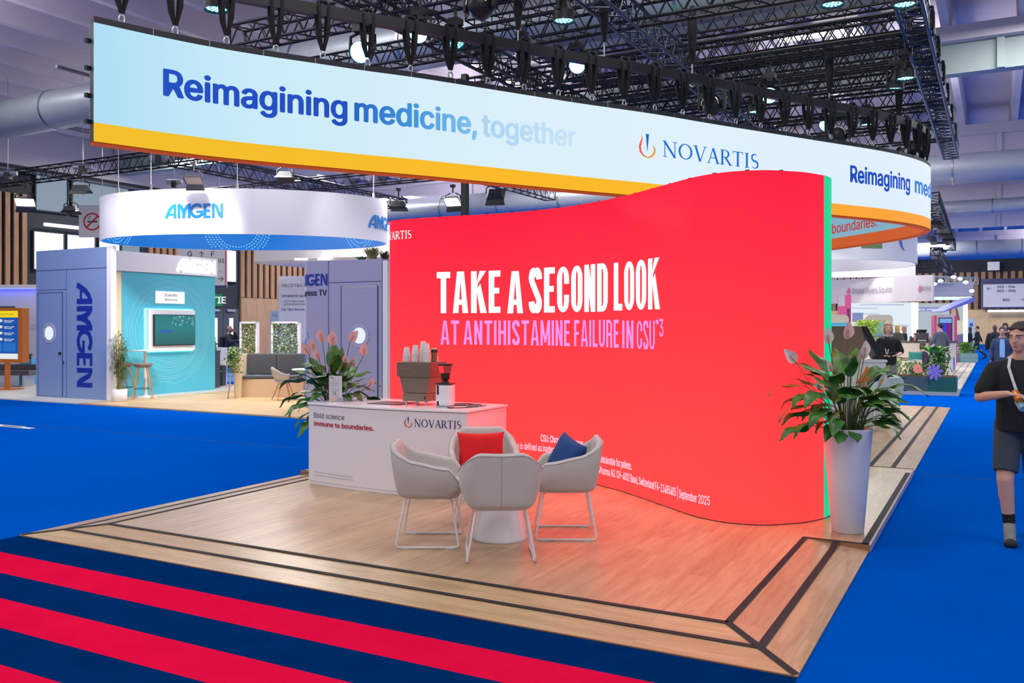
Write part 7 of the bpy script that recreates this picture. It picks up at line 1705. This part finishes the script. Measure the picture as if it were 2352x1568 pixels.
    if face:
        for s in (-1, 1):
            m = MB(); m.ell(Hd((s*.031, .0815, .0945)), (.0112, .006, .0038), (0, 0, head_yaw)); ey = m.build('eye', mat('eye_white', (196, 188, 182), .2, var=0), t)
            m = MB(); m.ell(Hd((s*.031+.002, .0858, .0945)), (.0056, .0032, .005), (0, 0, head_yaw)); m.build('iris', mat('iris_dark', (48, 34, 26), .2, var=0), ey)
            m = MB(); c_ = [Hd((s*(.012+.01*k), .0978-.003*k*.9-.0012*k*k, .112+.004*math.sin(k*.8))) for k in range(5)]; m.tube(c_, [.0028, .0042, .0042, .0036, .002], 6); m.build('eyebrow', Mh, t)
        m = MB(); m.ell(Hd((0, .094, .032)), (.019, .007, .005), (0, 0, head_yaw)); m.ell(Hd((0, .093, .026)), (.015, .007, .0045), (0, 0, head_yaw)); m.build('mouth', mat('lip_%d' % sk[0], tuple(int(c*.72) if i else int(c*.80) for i, c in enumerate(sk)), .5, var=0), t)
    return t, Hd, wr, hd_
def FC(px): return YAW+PI-math.atan((px-CX)/F)
def local(t, v):
    """world position of a figure's local point"""
    h = t.rotation_euler.z; S = t.scale[0]; x, y, z = v; return (t.location.x+(x*math.cos(h)-y*math.sin(h))*S, t.location.y+(x*math.sin(h)+y*math.cos(h))*S, t.location.z+z*S)
CAMH = YAW+PI
# main visitor at the right edge
t, Hd, wr, hd_ = person('young man in black t-shirt and grey shorts walking and holding cans, right edge', 2346, 7.35, FC(2346)+R(5), 1.79, vox=.0085, sk=(206, 158, 138), hair=(44, 32, 26), wid=1.05, belly=.04, legw=1.18, top=(16, 22, 28), sleeve=.46, bottom=(54, 62, 74), bottom_kind='shorts', shoes=(120, 124, 122), head_yaw=R(-32), head_pitch=R(-4), head=1.06,
    arms={1: ((.30, .06, 1.17), (.12, .29, 1.215), (-.8, .35, -.05)), -1: ((-.30, .06, 1.17), (-.10, .27, 1.15), (.85, .3, .06))},
    legs={1: ((.125, .13, .52), (.095, .1, .17), (.0, .62, -.66)), -1: ((-.1, .02, .5), (-.1, -.26, .09), (-.03, 1, -.32))})
Msock = mat('black_sock', (20, 22, 24), .9)
for s, a, k in ((1, (.095, .1, .17), (.125, .13, .52)), (-1, (-.1, -.26, .09), (-.09, .02, .5))):
    m = MB(); p0 = Vector(a)+Vector((0, 0, .0)); p1 = Vector(a).lerp(Vector(k), .22); m.cyl(p0, p1, .047, .048, 16, cap=False); m.build('sock', Msock, t)
m = MB(); toe_ = Vector((.0, .62, -.66)).normalized(); c = Vector((.095, .1, .17)); m.ell(c+toe_*.18+Vector((0, .014, -.012)), (.05, .042, .042)); m.build('shoe_toe_cap', mat('black_rubber', (22, 24, 26), .6), t)
m = MB(); P = [(-.085, .06, 1.50), (-.11, .125, 1.42), (-.10, .165, 1.32), (-.05, .19, 1.2), (.0, .2, 1.12)]; Q = [(.085, .06, 1.50), (.10, .125, 1.42), (.075, .165, 1.32), (.04, .19, 1.2), (.0, .2, 1.12)]
for pts in (P, Q): 
    vs = []
    for p in pts: vs += [(p[0]-.011, p[1]+.002, p[2]), (p[0]+.011, p[1]+.004, p[2])]
    m.add(vs, [(2*i, 2*i+1, 2*i+3, 2*i+2) for i in range(len(pts)-1)])
m.build('lanyard', mat('white_ribbon', (206, 204, 210), .6), t)
for i, (x_, y_, z_, lab, cl, tp) in enumerate(((.055, .31, 1.20, 'orange and silver drink can in the hands of the man at the right edge', (216, 120, 40), True), (.035, .335, 1.135, 'small clear bottle with blue cap in the hands of the man at the right edge', (120, 160, 180), False))):
    p = local(t, (x_, y_, z_)); c = thing('drink_can' if tp else 'water_bottle', lab, 'can' if tp else 'bottle', p, CAMH); c.rotation_euler = (R(62), 0, CAMH+R(-10))
    MB().lathe([(.024, -.06), (.03, -.052), (.03, .045), (.026, .055)], n=20).build('can_body' if tp else 'bottle_body', mat('vis_%d' % i, cl, .3, .3 if tp else 0, var=0), c)
    MB().lathe([(.026, .055), (.027, .058), (.024, .056), (0, .054)], n=20, capb=False, capt=False).build('lid', M_steel, c) if tp else MB().lathe([(.018, .055), (.02, .06), (.02, .078), (.0, .08)], n=18, capt=False).build('cap', mat('cap_azure', (40, 130, 200), .4, var=0), c)
# woman with tablet
t, Hd, wr, hd_ = person('blonde woman in black top and grey trousers holding a blue tablet', 2040, 18.6, FC(2040)+R(-5), 1.78, z0=PH, vox=.014, sk=(222, 182, 164), hair=(176, 144, 104), hair_style='bob', top=(24, 26, 30), sleeve=.55, bottom=(128, 130, 134), wid=.92, head_yaw=R(8),
    arms={1: ((.25, -.02, 1.14), (.08, .2, 1.08), (-.9, .3, .1)), -1: ((-.25, .0, 1.15), (-.19, .22, 1.1), (.5, .8, .1))})
p = local(t, (-.1, .30, 1.13)); tb = thing('tablet', 'small blue tablet held by the blonde woman in black', 'tablet', p, CAMH); tb.rotation_euler = (R(30), 0, CAMH+.3); MB().bb(-.1, .1, -.07, .07, 0, .008).build('case', M_black, tb); MB().bb(-.09, .09, -.06, .06, .008, .009).build('screen', emis('tablet_blue', (50, 90, 220), 1), tb)
m = MB(); 
for sx in (-1, 1): m.add([(sx*.07, .07, 1.47), (sx*.07+.018, .07, 1.47), (sx*.01+.018, .165, 1.12), (sx*.01, .165, 1.12)], [(0, 1, 2, 3)])
m.build('lanyard', MATS['white_ribbon'], t)
# man in grey suit from behind
person('man in a grey suit jacket seen from behind by the phone totem', 2160, 31.0, YAW+R(20), 1.80, z0=PH, vox=.018, hair=(40, 34, 32), top=(92, 98, 112), top_kind='jacket', bottom=(70, 76, 92), face=False, arms={1: ((.3, -.02, 1.16), (.36, .05, .92)), -1: ((-.27, .05, 1.15), (-.2, .25, 1.05))}, wid=1.08)
# visitors behind the counter
person('woman with long blonde hair and grey top behind the cream bar', 2061, 35.2, YAW+R(-50), 1.74, z0=PH, vox=.018, hair=(206, 164, 104), hair_style='long', top=(84, 84, 84), face=False, wid=.92)
person('person in black leaning beside the blonde woman behind the bar', 2077, 36, YAW+R(60), 1.70, z0=PH, vox=.018, hair=(190, 150, 110), hair_style='long', top=(26, 26, 30), face=False)
x, y = W(2116, 30.2)
# seated head among the plants
person('seated person with brown hair and dark clothes behind the flower box', 2119, 28.7, YAW+R(30), 1.76, z0=-.52, vox=.018, hair=(84, 62, 48), hair_style='bob', top=(60, 50, 70), face=False, legs={1: ((.12, .42, .98), (.12, .45, .62)), -1: ((-.12, .42, .98), (-.12, .45, .62))})
# two walkers
walk = {1: ((.09, .16, .52), (.1, .12, .1)), -1: ((-.09, -.02, .5), (-.1, -.32, .16), (0, .8, -.6))}
person('long-haired woman in dark clothes walking left down the aisle', 2228, 48.6, YAW+R(70), 1.70, vox=.022, hair=(50, 40, 38), hair_style='long', top=(36, 36, 42), bottom=(32, 40, 60), face=False, legs=walk, wid=.9)
person('dark-haired man in black striding down the aisle behind the long-haired woman', 2245, 48.0, YAW+R(60), 1.76, vox=.022, hair=(70, 48, 36), top=(28, 30, 36), bottom=(28, 34, 48), face=False, legs={1: ((.09, .2, .52), (.1, .3, .1)), -1: ((-.09, -.05, .5), (-.1, -.4, .18), (0, .7, -.7))}, arms={1: ((.27, -.12, 1.16), (.3, -.2, .95)), -1: ((-.26, .06, 1.15), (-.25, .22, 1.0))})
# group behind the main man
_p = person('man in a blue suit and light shirt walking behind the young man', 2302, 24, FC(2302), 1.74, vox=.016, hair=(50, 40, 36), top=(44, 62, 92), top_kind='jacket', bottom=(40, 52, 78), sk=(196, 150, 130))
def shirt_front(t, rgb): m = MB(); m.prism([(-.05, 1.44), (.05, 1.44), (.065, 1.25), (.06, .95), (-.06, .95), (-.065, 1.25)], (0, .125, 0), (1, 0, 0), (0, 0, 1), (0, .028, 0)); m.build('shirt_front', mat('shirt_%d' % rgb[2], rgb, .8), t)
shirt_front(_p[0], (150, 190, 232))
person('bald man in a dark jacket walking beyond the blue suit', 2285, 33, FC(2285), 1.82, vox=.018, sk=(120, 86, 72), hair=(40, 34, 34), hair_style='bald', top=(40, 44, 52), top_kind='jacket')
person('tall dark-haired person mostly hidden behind the blue suit', 2309, 30, FC(2309), 1.86, vox=.018, sk=(190, 150, 130), hair=(44, 32, 28), hair_style='bob', top=(50, 50, 60))
# man on the phone at the left
t, Hd, wr, hd_ = person('bald bearded man in a dark suit with hand to his face near the doors', 527, 31, YAW+R(-105), 1.78, vox=.016, sk=(190, 138, 112), hair=(70, 58, 52), hair_style='bald', top=(36, 42, 54), top_kind='jacket', bottom=(34, 42, 62), shoes=(110, 70, 50),
    arms={-1: ((-.2, .22, 1.22), (-.06, .17, 1.52), (.3, -.2, .8)), 1: ((.22, .16, 1.2), (.02, .3, 1.25))}, legs={1: ((.09, .05, .5), (.1, -.18, .1)), -1: ((-.09, .18, .52), (-.1, .26, .1))})
m = MB(); m.ell(Hd((0, .05, .01)), (.055, .05, .035)); m.build('beard', mat('beard_dark', (66, 54, 48), .8), t)
m = MB(); m.bb(-.15, .15, -.32, -.15, .98, 1.4); p_ = m.build('backpack', mat('backpack_black', (30, 32, 38), .7), t, bevel=.05)
# =================================================================== LIGHT
w = bpy.data.worlds.new('world'); sc.world = w; w.use_nodes = True
bg = w.node_tree.nodes['Background']; bg.inputs['Color'].default_value = (.93, .95, .97, 1); bg.inputs['Strength'].default_value = .66
def area(x, y, z, sx, sy, power, col=(1, .97, .93), rot=(0, 0, 0)):  # area light added to light the hall, no fixture modelled
    l = bpy.data.lights.new('added_hall_light', 'AREA'); l.shape = 'RECTANGLE'; l.size = sx; l.size_y = sy; l.energy = power; l.color = col
    o = bpy.data.objects.new('added_hall_light', l); COL.objects.link(o); o.location = (x, y, z); o.rotation_euler = rot; return o
for x in (-20, -11, -3, 6):
    for y in (1.5, 6.5, 11): area(x, y, 8.2, 3, .6, 140)
for x in (-23, -14, -5, 5, 15):
    for y in (27, 39, 51, 64, 78): area(x, y, 8.2, 3, .6, 620 if y > 30 else 330)
def spot(p, tgt, power, ang=50, blend=.6, col=(1, .97, .92), r=.12):
    l = bpy.data.lights.new('spot', 'SPOT'); l.energy = power; l.spot_size = R(ang); l.spot_blend = blend; l.color = col; l.shadow_soft_size = r
    o = bpy.data.objects.new('spot', l); COL.objects.link(o); o.location = p
    o.rotation_euler = (Vector(tgt)-Vector(p)).to_track_quat('-Z', 'Y').to_euler(); return o
def up(x, y, power, z=6.9): power *= .72; area(x, y, z, 2.5, 2.5, power, (1, .94, .95), (PI, 0, 0))  # unseen upward fill added to brighten the ceiling
for x, y, p in ((-20, 19, 200), (-12, 22, 300), (-3, 25, 260), (6, 24, 260), (-2, 13, 220), (-20, 30, 300), (8, 45, 500), (-6, 45, 500), (4, 68, 600), (-10, 66, 500)): up(x, y, p)
up(-17, 8, 260); up(-10, 5, 160)
# floods on the oval banner and the hanging header
for px, d in ((330, 18.3), (445, 17.8), (640, 17.8), (830, 18.6)):
    x, y = W(px, d); spot((x, y, 5.6), tuple(W(px, 20.5))+(4.3,), 80, 65)
x, y = W(2010, 37.6); spot((x, y, 4.3), tuple(W(2012, 39.3))+(3.3,), 90, 75)
for px in (300, 420): x, y = W(px, 17.5); spot((x, y, 5.4), tuple(W(px, 23.5))+(1.2,), 500, 60)  # spots added to brighten the teal wall
area(-15.5, 15.8, 5.6, 3, 1.5, 420, (1, .96, .9), (0, R(-42), 0))  # fill added to brighten the teal stand
area(-14, 18.5, 5.6, 3, 1.5, 260, (1, .96, .9))
for x in (-16, -4, 8): area(x, 88, 8.0, 6, 2, 480, (1, .95, .86), (R(50), 0, 0))  # fill added to brighten the far end wall
area(-24.5, 21, 7.6, 2, 2, 420, (1, .96, .9)); area(-24, 32, 7.6, 2, 2, 420, (1, .96, .9)); area(1.5, 20, 8.2, 3, 1, 420); area(-4, 24, 8.1, 3, 1, 380)  # fills added for the left wall and the flower box side
for px in (1960, 2060): x, y = W(px, 27.5); spot((x, y, 5.4), tuple(W(px, 31.5))+(4.7,), 100, 70)  # spots added to brighten the white ring banner
